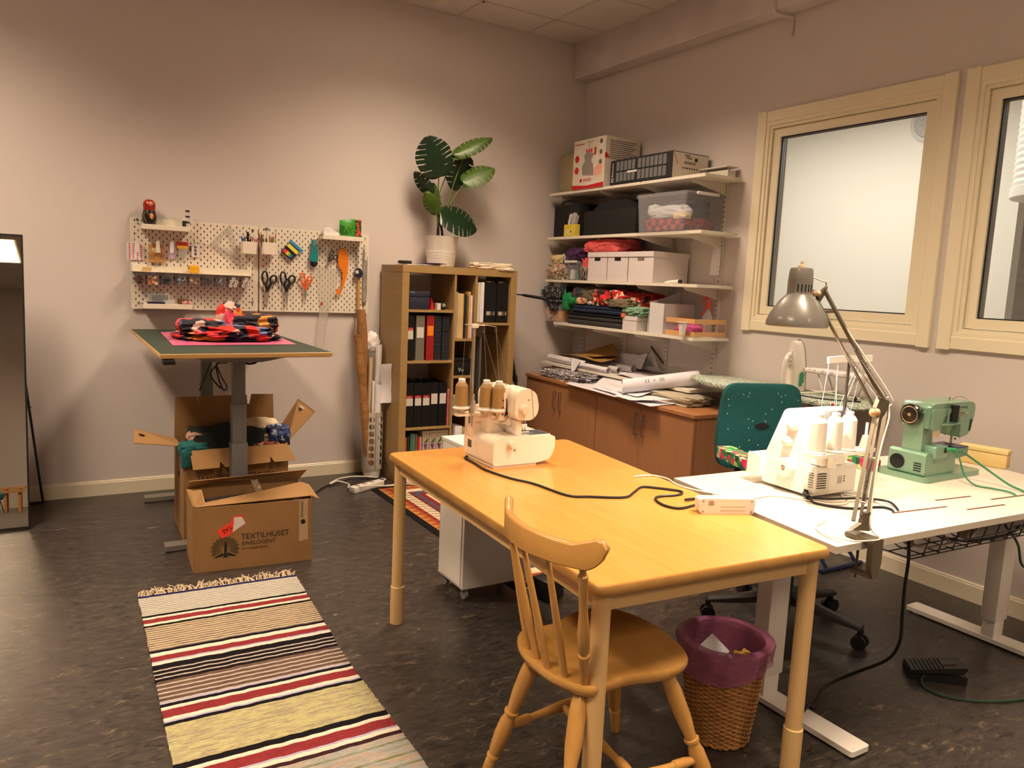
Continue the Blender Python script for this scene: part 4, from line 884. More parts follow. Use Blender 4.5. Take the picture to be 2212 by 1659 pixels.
# scissors
def scissors(label, x, z, s, m, open_loop=True, tilt=0, blade=.19, mb=M_steel):
    r = thing('scissors', label, 'scissors', (x, -.045, z)); R_ = Matrix.Rotation(tilt, 4, 'Y')
    def T(p): return R_ @ (V(p)*s)
    def ring(cx, cz, rx, rz, ang, tk):
        return [T((cx+rx*math.cos(a)*math.cos(ang)-rz*math.sin(a)*math.sin(ang), 0, cz+rx*math.cos(a)*math.sin(ang)+rz*math.sin(a)*math.cos(ang))) for a in [2*PI*k/14 for k in range(14)]]
    bm = B(); tube(bm, ring(-.022, -.005, .018, .040, .08, 0), .0058*s, closed=True, n=8); tube(bm, [T((-.018, 0, -.042)), T((-.008, 0, -.075)), T((.0, 0, -.098))], lambda q: (.0085-.001*q)*s, n=8); part(r, 'handle', bm, m)
    bm = B(); tube(bm, ring(.034, -.012, .020, .026, -.3, 0), .0066*s, closed=True, n=8); tube(bm, [T((.022, -.004, -.034)), T((.006, -.004, -.068)), T((-.006, -.004, -.098))], lambda q: (.0105-.002*q)*s, n=8); part(r, 'handle', bm, m)
    for k, dx in enumerate((-.004, .005)):
        bm = B(); pts = [T((-.010+dx*1.0, 0, -.085)), T((.010+dx, 0, -.085)), T((.006+dx, 0, -.12)), T((dx*.4, 0, -.085-blade)), T((-.006+dx, 0, -.12))]
        prism(bm, [(p.x, p.z) for p in pts], 'xz', -.002-k*.003, .0-k*.003); part(r, 'blade', bm, mb, smooth=False)
    bm = B(); q = T((0, 0, -.102)); cyl(bm, (q.x, -.009, q.z), (q.x, .001, q.z), .004*s); part(r, 'pivot', bm, M_chrome)
scissors('largest black handled scissors, left of the row', -2.545, 1.400, 1.0, M_black, tilt=.06, blade=.135)
scissors('black handled tailor scissors, middle of the row', -2.424, 1.402, 1.02, M_black, tilt=.0, blade=.135)
scissors('orange handled scissors on the right pegboard', -2.297, 1.405, .86, mat('orange_plastic', rgb(224, 96, 30), .4), tilt=.0, blade=.115)
scissors('small black scissors hung askew near the orange ruler', -2.105, 1.573, .62, M_black, tilt=.55, blade=.06)
# orange french curve
cv = catmull([(-2.066, 1.60, 0), (-2.04, 1.622, 0), (-2.012, 1.605, 0), (-1.998, 1.55, 0), (-1.998, 1.49, 0), (-2.008, 1.42, 0), (-2.03, 1.35, 0), (-2.05, 1.305, 0), (-2.075, 1.300, 0), (-2.08, 1.325, 0), (-2.065, 1.345, 0), (-2.056, 1.315, 0), (-2.045, 1.36, 0), (-2.036, 1.42, 0), (-2.042, 1.47, 0), (-2.062, 1.49, 0), (-2.068, 1.55, 0)], 4, True)
bm = B(); prism(bm, [(p.x, p.y) for p in cv], 'xz', -.048, -.045); single('french_curve', 'transparent orange french curve ruler on the right pegboard', 'ruler', bm, mat('orange_acrylic', rgb(236, 130, 20), .15, alpha=.85), loc=(-2.04, -.045, 1.47), world=True, smooth=False)
r = thing('tape_measure', 'dark blue tape measure hanging on a cord', 'tape measure', (-1.925, -.05, 1.46))
bm = B(); prism(bm, rpoly([(-.03, -.03), (.022, -.036), (.03, .0), (.012, .03), (-.018, .026)], .012), 'xz', -.014, .014); part(r, 'case', bm, M_blue)
bm = B(); box(bm, (-.012, -.0145, .002), (.022, .001, .022), rot=Matrix.Rotation(-.25, 4, 'Y')); part(r, 'label', bm, M_lab, smooth=False)
bm = B(); tube(bm, [(-.012, 0, .03), (-.012, 0, .08), (-.014, 0, .13), (-.03, 0, .165), (-.05, 0, .165)], .002, n=5); tube(bm, [(-.006, 0, .03), (.0, 0, .08), (-.008, 0, .12)], .002, n=5); part(r, 'cord', bm, mat('dark_cord', rgb(60, 34, 40), .8))
r = thing('metal_ruler', 'grey perforated metal ruler at the right board edge', 'ruler', (-1.867, -.035, 1.45))
bm = B(); loft(bm, [[(x, y, z) for x, y, z in ((-.016, 0, -.20), (.016, 0, -.20), (.016, 0, .12), (.012, 0, .125), (.009, 0, .09), (-.009, 0, .09), (-.012, 0, .20), (-.016, 0, .20))], [(x, -.002, z) for x, z in ((-.016, -.20), (.016, -.20), (.016, .12), (.012, .125), (.009, .09), (-.009, .09), (-.012, .20), (-.016, .20))]]); part(r, 'plate', bm, mat('speckled_grey', rgb(120, 116, 110), .5, .4, col2=rgb(190, 184, 174), scale=120), smooth=False)
bm = B(); prism(bm, rpoly([(-.008, -.03), (.008, -.03), (.008, .06), (-.008, .06)], .0078), 'xz', -.008, -.003, o=(0, 0, .13)); part(r, 'clip', bm, M_hook)
bm = B(); bb(bm, (-1.925, -.05, .95), (-1.907, -.045, 1.44)); single('yardstick', 'long wooden yardstick standing behind the brown paper rolls', 'yardstick', bm, mat('ruler_wood', rgb(190, 140, 72), .5), loc=(-1.916, -.0475, .95), world=True, smooth=False)
# large transparent curve ruler hanging between the boards and the table
lr = thing('pattern_ruler', 'large clear pattern ruler with red mark hanging below the pegboard', 'ruler', (-2.15, -.03, 1.2))
bm = B(); prism(bm, [(-2.285, 1.50), (-2.05, 1.47), (-2.055, 1.44), (-2.12, 1.20), (-2.155, 1.06), (-2.16, .93), (-2.215, .93), (-2.205, 1.06), (-2.19, 1.20), (-2.215, 1.40)], 'xz', -.033, -.030); part(lr, 'plate', bm, mat('clear_ruler_big', rgb(214, 208, 198), .12, alpha=.22), world=True, smooth=False)
bm = B()
for a, b_ in (((-2.052, 1.455), (-2.118, 1.20)), ((-2.118, 1.20), (-2.153, 1.06)), ((-2.153, 1.06), (-2.158, .93)), ((-2.285, 1.50), (-2.05, 1.47)), ((-2.20, 1.49), (-2.19, 1.40))): bar(bm, (a[0], -.0335, a[1]), (b_[0], -.0335, b_[1]), .0012, .0008)
for k in range(40):
    q = V((-2.118, 1.20)).lerp(V((-2.156, .94)), k/40); box(bm, (q.x-.004, -.0335, q.y), (.006, .0006, .0008))
part(lr, 'scale_marks', bm, mat('ruler_ink', rgb(120, 100, 92), .6), world=True, smooth=False)
bm = B(); box(bm, (-2.178, -.0338, 1.232), (.014, .001, .024), rot=Matrix.Rotation(.2, 4, 'Y')); part(lr, 'red_mark', bm, M_redink, world=True, smooth=False)
# tape dispenser and green packet on the right shelf
r = thing('tape_dispenser', 'rounded white tape dispenser on the right shelf', 'tape dispenser', (-2.135, -.078, 1.7025))
bm = B(); prism(bm, rpoly([(-.055, .0), (.055, .0), (.056, .018), (.045, .022), (.022, .03), (-.005, .05), (-.035, .052), (-.055, .03)], .012), 'xz', -.02, .02); part(r, 'body', bm, mat('glossy_white', rgb(232, 224, 222), .2))
bm = B(); cyl(bm, (-.025, -.0205, .028), (-.025, .0205, .028), .012, n=18); part(r, 'tape_reel', bm, M_clear)
r = thing('gift_packet', 'green pillow packet with red flower border on the right shelf', 'packet', (-1.985, -.065, 1.7025))
bm = B(); sheet(bm, lambda u, v: (-.085+.15*u, -.012*math.sin(PI*v)*math.sin(PI*u)**.5, .0+.11*v-.004*math.sin(u*9)+.015*u*v), 14, 10, .004); part(r, 'packet', bm, multi('green_foil', [rgb(30, 96, 20), rgb(44, 140, 34), rgb(60, 170, 40)], scale=6, kind='noise', rough=.3))
bm = B()
for k in range(12): ball(bm, (-.055+.06*k/11, -.018, .03+.05*math.sin(PI*k/11)), .0028, seg=6)
part(r, 'dots', bm, mat('yellow_dots', rgb(200, 220, 60), .5))
bm = B(); sheet(bm, lambda u, v: (.025+.042*u, -.014, .0+.118*v), 3, 5, .003); part(r, 'border', bm, multi('flower_border', [rgb(28, 70, 26), rgb(28, 70, 26), rgb(186, 62, 40)], scale=70))
# ---------------------------------------------------------------- wall shelving in the corner
M_shelf = mat('white_shelf_laminate', rgb(222, 214, 200), .45)
M_up = mat('white_upright', rgb(214, 206, 194), .4)
UY = [-.165, -.69, -1.17, -1.63]
for i, y in enumerate(UY):
    bm = B(); bb(bm, (-.018, y-.014, .74), (-.0005, y+.014, 2.24), mi=0)
    z = .77
    while z < 2.22:
        box(bm, (-.0183, y-.005, z), (.0008, .003, .014), mi=1); box(bm, (-.0183, y+.005, z), (.0008, .003, .014), mi=1); z += .032
    single('shelf_upright', 'white slotted shelf upright, %s' % ('nearest the corner', 'second from the corner', 'third from the corner', 'nearest the window')[i], 'upright', bm, [M_up, M_dark], loc=(-.009, y, .74), world=True, smooth=False)
SZ = [2.155, 1.812, 1.478, 1.143, .812]
SN = ['topmost wall shelf with the cardboard boxes', 'second wall shelf with black bags and clear tub', 'third wall shelf with the white storage boxes', 'fourth wall shelf with folded fabrics', 'lowest wall shelf just above the cabinet top']
for k, (z, l) in enumerate(zip(SZ, SN)):
    t = thing('wall_shelf', 'white '+l, 'shelf', (-.18, -.9, z))
    segs = [(-.05, -1.17), (-1.1703, -1.775)] if k != 3 else [(-.20, -1.335), (-1.3353, -1.775)]
    for a, b_ in segs:
        bm = B(); o = rpoly([(-.345, b_), (-.025, b_), (-.025, a), (-.345, a)], .012); prism(bm, o, 'xy', z-.02, z); part(t, 'board', bm, M_shelf, world=True)
    for y in UY:
        bm = B(); prism(bm, [(-.32, z-.021), (-.019, z-.021), (-.019, z-.095), (-.06, z-.085), (-.30, z-.04)], 'xz', y-.0045, y+.0045); part(t, 'bracket', bm, M_up, world=True, smooth=False)
    if k == 4:
        pass
# --- top shelf
z = SZ[0]+.0006
bm = B(); prism(bm, rpoly([(-.31, 0), (-.31, .30), (-.05, .30), (-.05, 0)], .04), 'xz', -.33, -.14, o=(0, 0, z)); single('machine_case', 'beige hard case in the corner on the topmost shelf', 'case', bm, mat('beige_case', rgb(150, 134, 104), .6), loc=(-.18, -.23, z), world=True)
M_bxw = mat('worn_white_board', rgb(214, 206, 194), .8, col2=rgb(204, 194, 178), scale=9); M_bred = mat('print_red', rgb(186, 30, 32), .6); M_bgr = mat('print_grey', rgb(140, 132, 126), .7); M_bpk = mat('print_pink', rgb(222, 160, 142), .7); M_bgd = mat('print_darkgrey', rgb(96, 88, 82), .7)
t = thing('machine_carton', 'white and red sewing machine carton on the topmost shelf', 'carton', (-.19, -.53, z))
bm = B(); bb(bm, (-.352, -.765, z), (-.03, -.375, z+.36), bev=.002, seg=1); part(t, 'carton', bm, M_bxw, world=True)
xf = -.3525
def yz(bm, pts, x0, x1, mi=0): prism(bm, pts, 'yz', x0, x1, mi)
bm = B(); yz(bm, [(-.374, z+.0), (-.374, z+.035), (-.56, z+.022), (-.764, z+.035), (-.764, z+.001)], xf-.0006, xf); part(t, 'red_band', bm, M_bred, world=True, smooth=False)
for zz in (.225, .140): bm = B(); cyl(bm, (xf-.001, -.425, z+zz), (xf+.001, -.425, z+zz), .026, n=24); part(t, 'red_badge', bm, M_bred, world=True)
for k in range(3): bm = B(); yz(bm, [(-.535-k*.028, z+.26), (-.552-k*.028, z+.26), (-.552-k*.028, z+.285), (-.535-k*.028, z+.285)], xf-.001, xf); part(t, 'red_bar', bm, M_bred, world=True, smooth=False)
bm = B(); yz(bm, [(-.636, z+.235), (-.658, z+.235), (-.658, z+.29), (-.636, z+.29)], xf-.001, xf); part(t, 'red_bar', bm, M_bred, world=True, smooth=False)
bm = B(); cyl(bm, (xf-.001, -.485, z+.063), (xf, -.485, z+.063), .014, n=16); part(t, 'red_badge', bm, M_bred, world=True, smooth=False)
bm = B(); prism(bm, [(-.352, z+.24), (-.352, z+.205), (-.31, z+.205), (-.32, z+.22), (-.335, z+.24)], 'xz', -.7662, -.7655); part(t, 'red_side_print', bm, M_bred, world=True, smooth=False)
bm = B(); yz(bm, rpoly([(-.50, z+.10), (-.64, z+.09), (-.63, z+.17), (-.60, z+.20), (-.635, z+.25), (-.54, z+.265), (-.51, z+.24), (-.53, z+.2), (-.49, z+.17)], .012), xf-.0012, xf); part(t, 'machine_picture', bm, M_bgr, world=True, smooth=False)
bm = B(); yz(bm, [(-.60, z+.09), (-.735, z+.09), (-.735, z+.185), (-.66, z+.15)], xf-.0005, xf); part(t, 'pink_print', bm, M_bpk, world=True, smooth=False)
bm = B(); bar(bm, (xf-.0006, -.575, z+.27), (xf-.0006, -.575, z+.34), .001, .003); bar(bm, (xf-.0006, -.53, z+.34), (xf-.0006, -.625, z+.335), .001, .002); part(t, 'line_drawing', bm, M_bgd, world=True, smooth=False)
for zz in (.325, .25, .18): bm = B(); cyl(bm, (xf-.001, -.715, z+zz), (xf, -.715, z+zz), .017, n=16); part(t, 'round_print', bm, M_bgd, world=True, smooth=False)
lettering(t, 'SINGER', .032, M_bred, (xf-.0008, -.51, z+.052), (0, -1, .0), (0, 0, 1))
lettering(t, 'Professional serger', .017, M_bred, (xf-.0008, -.385, z+.325), (0, -1, 0), (0, 0, 1))
bm = B(); rnd = random.Random(4)
for k in range(10):
    w = .24-.02*(k % 3) if k < 9 else .14
    box(bm, (-.31+w/2, -.7658, z+.33-k*.014), (w, .0006, .005))
part(t, 'text_lines', bm, M_bgd, world=True, smooth=False)
t = thing('appliance_carton', 'long black and white appliance carton printed with grey bars', 'carton', (-.2, -1.15, z))
bm = B(); bb(bm, (-.350, -1.475, z), (-.03, -.835, z+.168), bev=.002, seg=1)
part(t, 'carton', bm, mat('black_board', rgb(26, 28, 34), .6), world=True)
xf = -.3505
bm = B()
for (y0, n) in ((-.905, 5), (-1.135, 7)):
    for k in range(n):
        for zz in (.018, .092): yz(bm, rpoly([(y0-k*.042, z+zz), (y0-k*.042-.033, z+zz), (y0-k*.042-.033, z+zz+.062), (y0-k*.042, z+zz+.062)], .003), xf-.0006, xf)
part(t, 'grey_bars', bm, mat('grey_bar_print', rgb(104, 104, 106), .5), world=True, smooth=False)
bm = B(); yz(bm, [(-1.105, z+.083), (-1.128, z+.083), (-1.128, z+.07), (-1.025, z+.07), (-1.025, z+.083)], xf-.0008, xf); yz(bm, [(-.852, z+.018), (-.878, z+.018), (-.878, z+.044), (-.852, z+.044)], xf-.0008, xf); part(t, 'white_print', bm, M_lab, world=True, smooth=False)
bm = B(); yz(bm, [(-.865, z+.021), (-.875, z+.031), (-.865, z+.041), (-.855, z+.031)], xf-.0012, xf-.0004); part(t, 'logo', bm, M_ink, world=True, smooth=False)
lettering(t, 'Electrolux', .024, M_lab, (xf-.0008, -.872, z+.052), (0, 0, 1), (0, 1, 0))
ye = -1.4755
bm = B(); prism(bm, [(-.345, z+.003), (-.036, z+.003), (-.036, z+.163), (-.345, z+.163)], 'xz', ye-.0006, ye); part(t, 'white_end', bm, M_bxw, world=True, smooth=False)
bm = B(); rnd = random.Random(8)
for k in range(16): box(bm, (-.245+k*.0065, ye-.0008, z+.103), (.0035 if rnd.random() > .5 else .002, .0006, .018))
for k in range(3): box(bm, (-.225+.01*k, ye-.0008, z+.150-k*.010), (.05, .0006, .0045))
box(bm, (-.145, ye-.0008, z+.128), (.022, .0006, .022))
for k in range(7): box(bm, (-.255+k*.02, ye-.0008, z+.068), (.010, .0006, .010))
for a, b_ in (((-.335, .155), (-.305, .085)), ((-.10, .068), (-.075, .02))): bar(bm, (a[0], ye-.0008, z+a[1]), (b_[0], ye-.0008, z+b_[1]), .0008, .003)
part(t, 'black_print', bm, M_ink, world=True, smooth=False)
lettering(t, 'Electrolux', .012, M_ink, (-.055, ye-.0008, z+.04), (0, 0, 1), (-1, 0, 0))
bm = B(); bb(bm, (-.10, -1.72, z), (-.03, -1.50, z+.05)); box(bm, (-.07, -1.61, z+.07), (.10, .24, .006)); bar(bm, (-.075, -1.70, z+.05), (-.075, -1.70, z+.07), .01, .01); bar(bm, (-.05, -1.52, z+.05), (-.05, -1.52, z+.07), .01, .01)
single('metal_bracket', 'loose white shelf bracket lying behind the long carton', 'bracket', bm, M_up, loc=(-.07, -1.6, z), world=True, smooth=False)
# --- second shelf
z = SZ[1]+.0006
M_bag = mat('black_fabric', rgb(18, 17, 18), .85, bump=.3, bscale=200)
t = thing('equipment_bag', 'black carrying case with white letters VAC in the corner', 'bag', (-.18, -.24, z))
bm = B(); prism(bm, rpoly([(-.30, 0), (-.30, .25), (-.05, .255), (-.05, 0)], .02), 'xz', -.42, -.08, o=(0, 0, z)); part(t, 'case', bm, M_bag, world=True)
bm = B(); tube(bm, [(-.28, -.15, z+.255), (-.29, -.20, z+.275), (-.29, -.32, z+.275), (-.28, -.38, z+.25)], .008); part(t, 'handle', bm, M_bag, world=True)
lettering(t, 'VAC', .035, M_lab, (-.3012, -.27, z+.10), (0, -1, 0), (0, 0, 1))
t = thing('machine_bag', 'long black fabric machine bag behind the yellow carton', 'bag', (-.18, -.78, z))
bm = B(); bb(bm, (-.30, -1.09, z), (-.05, -.47, z+.185), bev=.02); part(t, 'body', bm, M_bag, world=True)
bm = B(); prism(bm, rpoly([(-.56, z+.175), (-.66, z+.235), (-.80, z+.25), (-.98, z+.245), (-1.07, z+.175)], .03), 'yz', -.29, -.08); part(t, 'lid', bm, M_bag, world=True)
t = thing('carton', 'small yellow carton stuffed with paper slips on the second shelf', 'carton', (-.32, -.36, z))
M_yel = mat('yellow_board', rgb(214, 192, 64), .7)
bm = B()
for a, b_ in (((-.342, -.435, 0), (-.340, -.285, .09)), ((-.304, -.435, 0), (-.302, -.285, .09)), ((-.342, -.437, 0), (-.302, -.435, .09)), ((-.342, -.285, 0), (-.302, -.283, .09)), ((-.342, -.435, 0), (-.302, -.285, .003))): bb(bm, (a[0], a[1], z+a[2]), (b_[0], b_[1], z+b_[2]))
part(t, 'carton', bm, M_yel, world=True, smooth=False)
bm = B(); box(bm, (-.3424, -.35, z+.035), (.0008, .07, .04)); part(t, 'label', bm, mat('pale_yellow', rgb(214, 204, 140), .7), world=True, smooth=False)
bm = B(); box(bm, (-.343, -.375, z+.035), (.0008, .012, .018)); part(t, 'code', bm, M_ink, world=True, smooth=False)
for k, (y, h, r_) in enumerate([(-.40, .16, -.3), (-.385, .17, -.22), (-.37, .18, -.25), (-.35, .17, -.15), (-.335, .15, -.35), (-.33, .165, -.2)]):
    bm = B(); box(bm, (0, 0, h/2), (.030, .004, h)); bm.transform(Matrix.Rotation(-r_, 4, 'X')); single('paper_slip', 'folded white paper slip standing in the yellow carton', 'paper', bm, M_paper if k % 2 else M_lab, loc=(-.322, y+.02, z+.004), group='paper slips in the yellow carton')
# clear tub
def tub(label, y0, y1, x0, x1, z, h, tap=.93):
    t = thing('clear_tub', label, 'storage tub', ((x0+x1)/2, (y0+y1)/2, z)); cx, cy = (x0+x1)/2, (y0+y1)/2; w, d = (x1-x0)/2, (y1-y0)/2
    def R(s, zz, t_=0): return [V((cx+(w*s-t_)*a, cy+(abs(d)*s-t_)*b_, zz)) for a, b_ in rpoly([(-1, -1), (1, -1), (1, 1), (-1, 1)], .12, 4)]
    bm = B(); loft(bm, [R(tap, z), R(1, z+h), R(1, z+h, .003), R(tap, z+.003, .003)], cap=True); part(t, 'tub', bm, M_clear, world=True)
    bm = B(); loft(bm, [R(1.035, z+h-.012), R(1.035, z+h+.004), R(1.0, z+h+.012), R(.99, z+h+.012), R(.99, z+h+.006), R(1.02, z+h-.0)], cap=False); loft(bm, [R(.99, z+h+.006), R(.99, z+h+.009)]); part(t, 'lid', bm, M_clear, world=True)
    return t
M_clear2 = mat('clear_tub_plastic', rgb(226, 226, 236), .12, alpha=.11)
_mc = M_clear; M_clear = M_clear2
t = tub('large clear lidded tub of cloth on the second shelf', -1.175, -1.655, -.375, -.03, z, .235)
bm = B(); box(bm, (-.20, -1.665, z+.237), (.19, .016, .02), bev=.005); part(t, 'lid_clip', bm, M_white, world=True, label='white lid clip')
tub('small clear lidded box of bits on the third shelf', -.295, -.475, -.33, -.14, SZ[2]+.0006, .135)
t2 = bpy.data.objects['clear_tub.001']
bm = B(); box(bm, (-.335, -.385, SZ[2]+.141), (.014, .16, .016), bev=.003); part(t2, 'lid_clip', bm, M_white, world=True, label='white lid clip')
M_clear = _mc
M_chk = mat('red_black_check', rgb(150, 24, 24), .9)
nt = M_chk.node_tree; ck = nt.nodes.new('ShaderNodeTexChecker'); tc = nt.nodes.new('ShaderNodeTexCoord'); nt.links.new(tc.outputs['Object'], ck.inputs[0]); ck.inputs['Scale'].default_value = 26
ck.inputs['Color1'].default_value = rgb(164, 26, 26); ck.inputs['Color2'].default_value = rgb(60, 14, 20); nt.links.new(ck.outputs[0], nt.nodes['Principled BSDF'].inputs[0])
bm = B(); blob(bm, (-.20, -1.41, z+.004), (.29, .42, .09), 51, amp=.2, freq=1.5, boxy=.9); single('checked_cloth', 'red and black checked cloth at the bottom of the large tub', 'cloth', bm, M_chk, loc=(-.2, -1.41, z+.004), world=True, ang=60)
bm = B(); blob(bm, (-.16, -1.40, z+.085), (.22, .38, .13), 52, amp=.4, freq=1.5, boxy=.6); single('dark_cloth', 'dark cloth piled at the back of the large tub', 'cloth', bm, mat('dark_cloth', rgb(34, 34, 38), .9), loc=(-.16, -1.4, z+.085), world=True, ang=60)
bm = B(); blob(bm, (-.285, -1.42, z+.085), (.10, .34, .085), 53, amp=.4, freq=1.6, boxy=.4); blob(bm, (-.31, -1.30, z+.10), (.06, .10, .08), 54, amp=.4, freq=2, boxy=.4); single('plastic_packet', 'crinkled white packet at the front of the large tub', 'packet', bm, mat('shiny_white', rgb(190, 192, 198), .3), loc=(-.285, -1.42, z+.085), world=True, ang=60)
bm = B(); blob(bm, (-.31, -1.56, z+.075), (.06, .12, .045), 55, amp=.4, freq=2, boxy=.5); single('cream_cloth', 'cream cloth corner beside the white packet in the tub', 'cloth', bm, mat('cream_cloth', rgb(206, 190, 150), .9), loc=(-.31, -1.56, z+.075), world=True, ang=60)
# --- third shelf
z = SZ[2]+.0006
M_stw = mat('white_box_board', rgb(214, 204, 206), .6)
for k, (y0, y1) in enumerate(((-.612, -.845), (-.848, -1.080), (-1.083, -1.348))):
    t = thing('storage_box', 'white lidded storage box with cut-out handle, %s of three' % ('corner side', 'middle', 'window side')[k], 'box', (-.185, (y0+y1)/2, z), 0, 'white storage boxes on the third shelf')
    bm = B(); bb(bm, (-.336, y0-.004, z), (-.02, y1+.004, z+.175), bev=.0015, seg=1); part(t, 'body', bm, M_stw, world=True)
    bm = B(); bb(bm, (-.342, y0, z+.172), (-.014, y1, z+.208), bev=.0015, seg=1); part(t, 'lid', bm, M_stw, world=True)
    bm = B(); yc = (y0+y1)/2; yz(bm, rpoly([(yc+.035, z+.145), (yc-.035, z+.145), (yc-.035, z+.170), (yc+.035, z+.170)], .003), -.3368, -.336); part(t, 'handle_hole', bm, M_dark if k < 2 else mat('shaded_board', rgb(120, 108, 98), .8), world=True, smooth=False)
bm = B(); prof_along(bm, [(0, .0015), (.25, .009), (.5, .012), (.88, .012), (.9, .0135), (1, .0135)], (-.344+.05, -1.41, z+.004), (-.30, -1.565, z+.0135), mi=0); cyl(bm, (-.30, -1.565, z+.0135), (-.298, -1.58, z+.0135), .0125, mi=1); single('tube', 'small white tube with black cap lying on the third shelf', 'tube', bm, [M_white, M_black], loc=(-.32, -1.5, z), world=True)
def cloth(name, label, m, lst, cat='cloth'):
    bm = B(); c0 = lst[0][0]
    for a in lst:
        c, s, sd = a[:3]; kw = a[3] if len(a) > 3 else {}
        blob(bm, c, s, sd, **kw)
    return single(name, label, cat, bm, m, loc=c0, world=True, ang=60)
M_chkf = multi('checked_beige', [rgb(170, 152, 124), rgb(140, 126, 106), rgb(186, 120, 110), rgb(196, 182, 156), rgb(110, 104, 96)], scale=60, stretch=(1, 1, 1))
cloth('fabric_bundle', 'beige checked fabric bundle at the corner end of the third shelf', M_chkf, [((-.24, -.16, z), (.20, .24, .13), 61, dict(amp=.4, freq=1.8)), ])
cloth('fabric_bundle', 'folded cream and brown fabric beneath the checked bundle', multi('camo', [rgb(170, 156, 124), rgb(110, 96, 76), rgb(196, 184, 152), rgb(88, 78, 62)], scale=22, kind='noise'), [((-.28, -.22, z), (.12, .20, .06), 62, dict(amp=.5, freq=2.2, boxy=.9))])
cloth('fabric_bundle', 'pale yellow fabric on top of the corner pile', mat('pale_yellow_cloth', rgb(206, 188, 138), .9), [((-.27, -.17, z+.125), (.12, .16, .07), 63, dict(amp=.4, freq=2))])
cloth('fabric_bundle', 'black and white fabric tuck beside the yellow fabric', multi('bw_print', [rgb(40, 38, 40), rgb(200, 194, 200), rgb(30, 28, 32)], scale=20, kind='noise'), [((-.25, -.27, z+.10), (.12, .09, .11), 64, dict(amp=.4))])
cloth('fabric_bundle', 'shiny dark purple fabric above the small clear box', mat('purple_satin', rgb(62, 24, 72), .35), [((-.24, -.42, z+.150), (.18, .26, .095), 65, dict(amp=.5, freq=2))])
M_coral = mat('coral_cloth', rgb(204, 84, 84), .85)
cloth('fabric_bundle', 'coral pink fabric draped over the white storage boxes', M_coral, [((-.19, -.72, z+.209), (.26, .42, .10), 66, dict(amp=.35, freq=1.5)), ((-.28, -.62, z+.209), (.11, .18, .075), 67, dict(amp=.4))])
cloth('fabric_bundle', 'coral fabric squeezed between clear box and white boxes', M_coral, [((-.24, -.545, z), (.16, .085, .17), 68, dict(amp=.4, boxy=.8))])
cloth('fabric_bundle', 'dark striped fabric hanging at the front by the clear box', multi('dark_stripe_fabric', [rgb(40, 36, 34), rgb(150, 140, 126), rgb(30, 28, 28)], scale=30, kind='noise', stretch=(1, 3, .3)), [((-.30, -.54, z), (.06, .09, .10), 69, dict(amp=.5))])
for i, (p, s, c, nm) in enumerate([((-.30, -.38, z+.006), (.03, .03, .075), rgb(206, 202, 196), 'white carton'), ((-.295, -.43, z+.006), (.03, .02, .070), rgb(40, 110, 80), 'green packet'), ((-.26, -.34, z+.006), (.05, .05, .03), rgb(196, 190, 184), 'white bundle')]):
    bm = B(); box(bm, (0, 0, s[2]/2), s, bev=.002, rot=.2*i); single('packet', nm+' inside the small clear box', 'packet', bm, mat('packet_board', c, .6), loc=p)
# paper tag on the upright
r = thing('price_tag', 'tall white paper sign on the upright nearest the window', 'tag', (-.03, -1.60, 1.64))
bm = B(); bm2 = [(-1.555, 1.545), (-1.640, 1.545), (-1.645, 1.745), (-1.575, 1.75)]; yz(bm, bm2, -.0265, -.0255); part(r, 'sheet', bm, M_paper, world=True, smooth=False)
lettering(r, '10 00 UT', .017, M_ink, (-.0272, -1.583, 1.728), (0, -1, 0), (0, 0, 1))
# --- fourth shelf
z = SZ[3]+.0006
t = thing('clear_tub', 'open clear tub overflowing with scraps at the corner', 'storage tub', (-.2, -.15, z))
bm = B()
cx, cy, w, d, h = -.215, -.15, .13, .125, .16
o = rpoly([(-w, -d), (w, -d), (w, d), (-w, d)], .03); i_ = rpoly([(-w+.003, -d+.003), (w-.003, -d+.003), (w-.003, d-.003), (-w+.003, d-.003)], .028)
loft(bm, [[(cx+a*.93, cy+b_*.93, z-.0) for a, b_ in o], [(cx+a, cy+b_, z+h) for a, b_ in o], [(cx+a, cy+b_, z+h) for a, b_ in i_], [(cx+a*.93, cy+b_*.93, z+.003) for a, b_ in i_]]); part(t, 'tub', bm, M_clear2, world=True)
cloth('fabric_scrap', 'mustard yellow scraps at the bottom of the open clear tub', mat('mustard_cloth', rgb(206, 142, 46), .9), [((-.25, -.19, z+.005), (.14, .13, .09), 71, dict(amp=.5))])
cloth('fabric_scrap', 'peach and pale green scraps in the open clear tub', multi('pastel_scraps', [rgb(206, 160, 110), rgb(170, 176, 150), rgb(206, 150, 130), rgb(150, 110, 120)], scale=22), [((-.24, -.09, z+.005), (.16, .11, .13), 72, dict(amp=.5))])
M_dot = multi('black_dotted', [rgb(22, 20, 28), rgb(22, 20, 28), rgb(24, 22, 30), rgb(22, 20, 28), rgb(22, 20, 28), rgb(22, 20, 28), rgb(24, 22, 30), rgb(150, 146, 150)], scale=120)
cloth('fabric_scrap', 'black dotted fabric spilling over the open clear tub', M_dot, [((-.26, -.17, z+.145), (.22, .24, .135), 73, dict(amp=.45, freq=1.8)), ((-.33, -.20, z+.085), (.07, .11, .12), 74, dict(amp=.4)), ((-.20, -.32, z+.14), (.2, .2, .10), 79, dict(amp=.4))])
cloth('fabric_scrap', 'white crumpled scrap on the black dotted fabric', M_paper, [((-.27, -.175, z+.245), (.08, .09, .07), 75, dict(amp=.5))])
M_tealr = mat('teal_ribbon', rgb(34, 130, 104), .45)
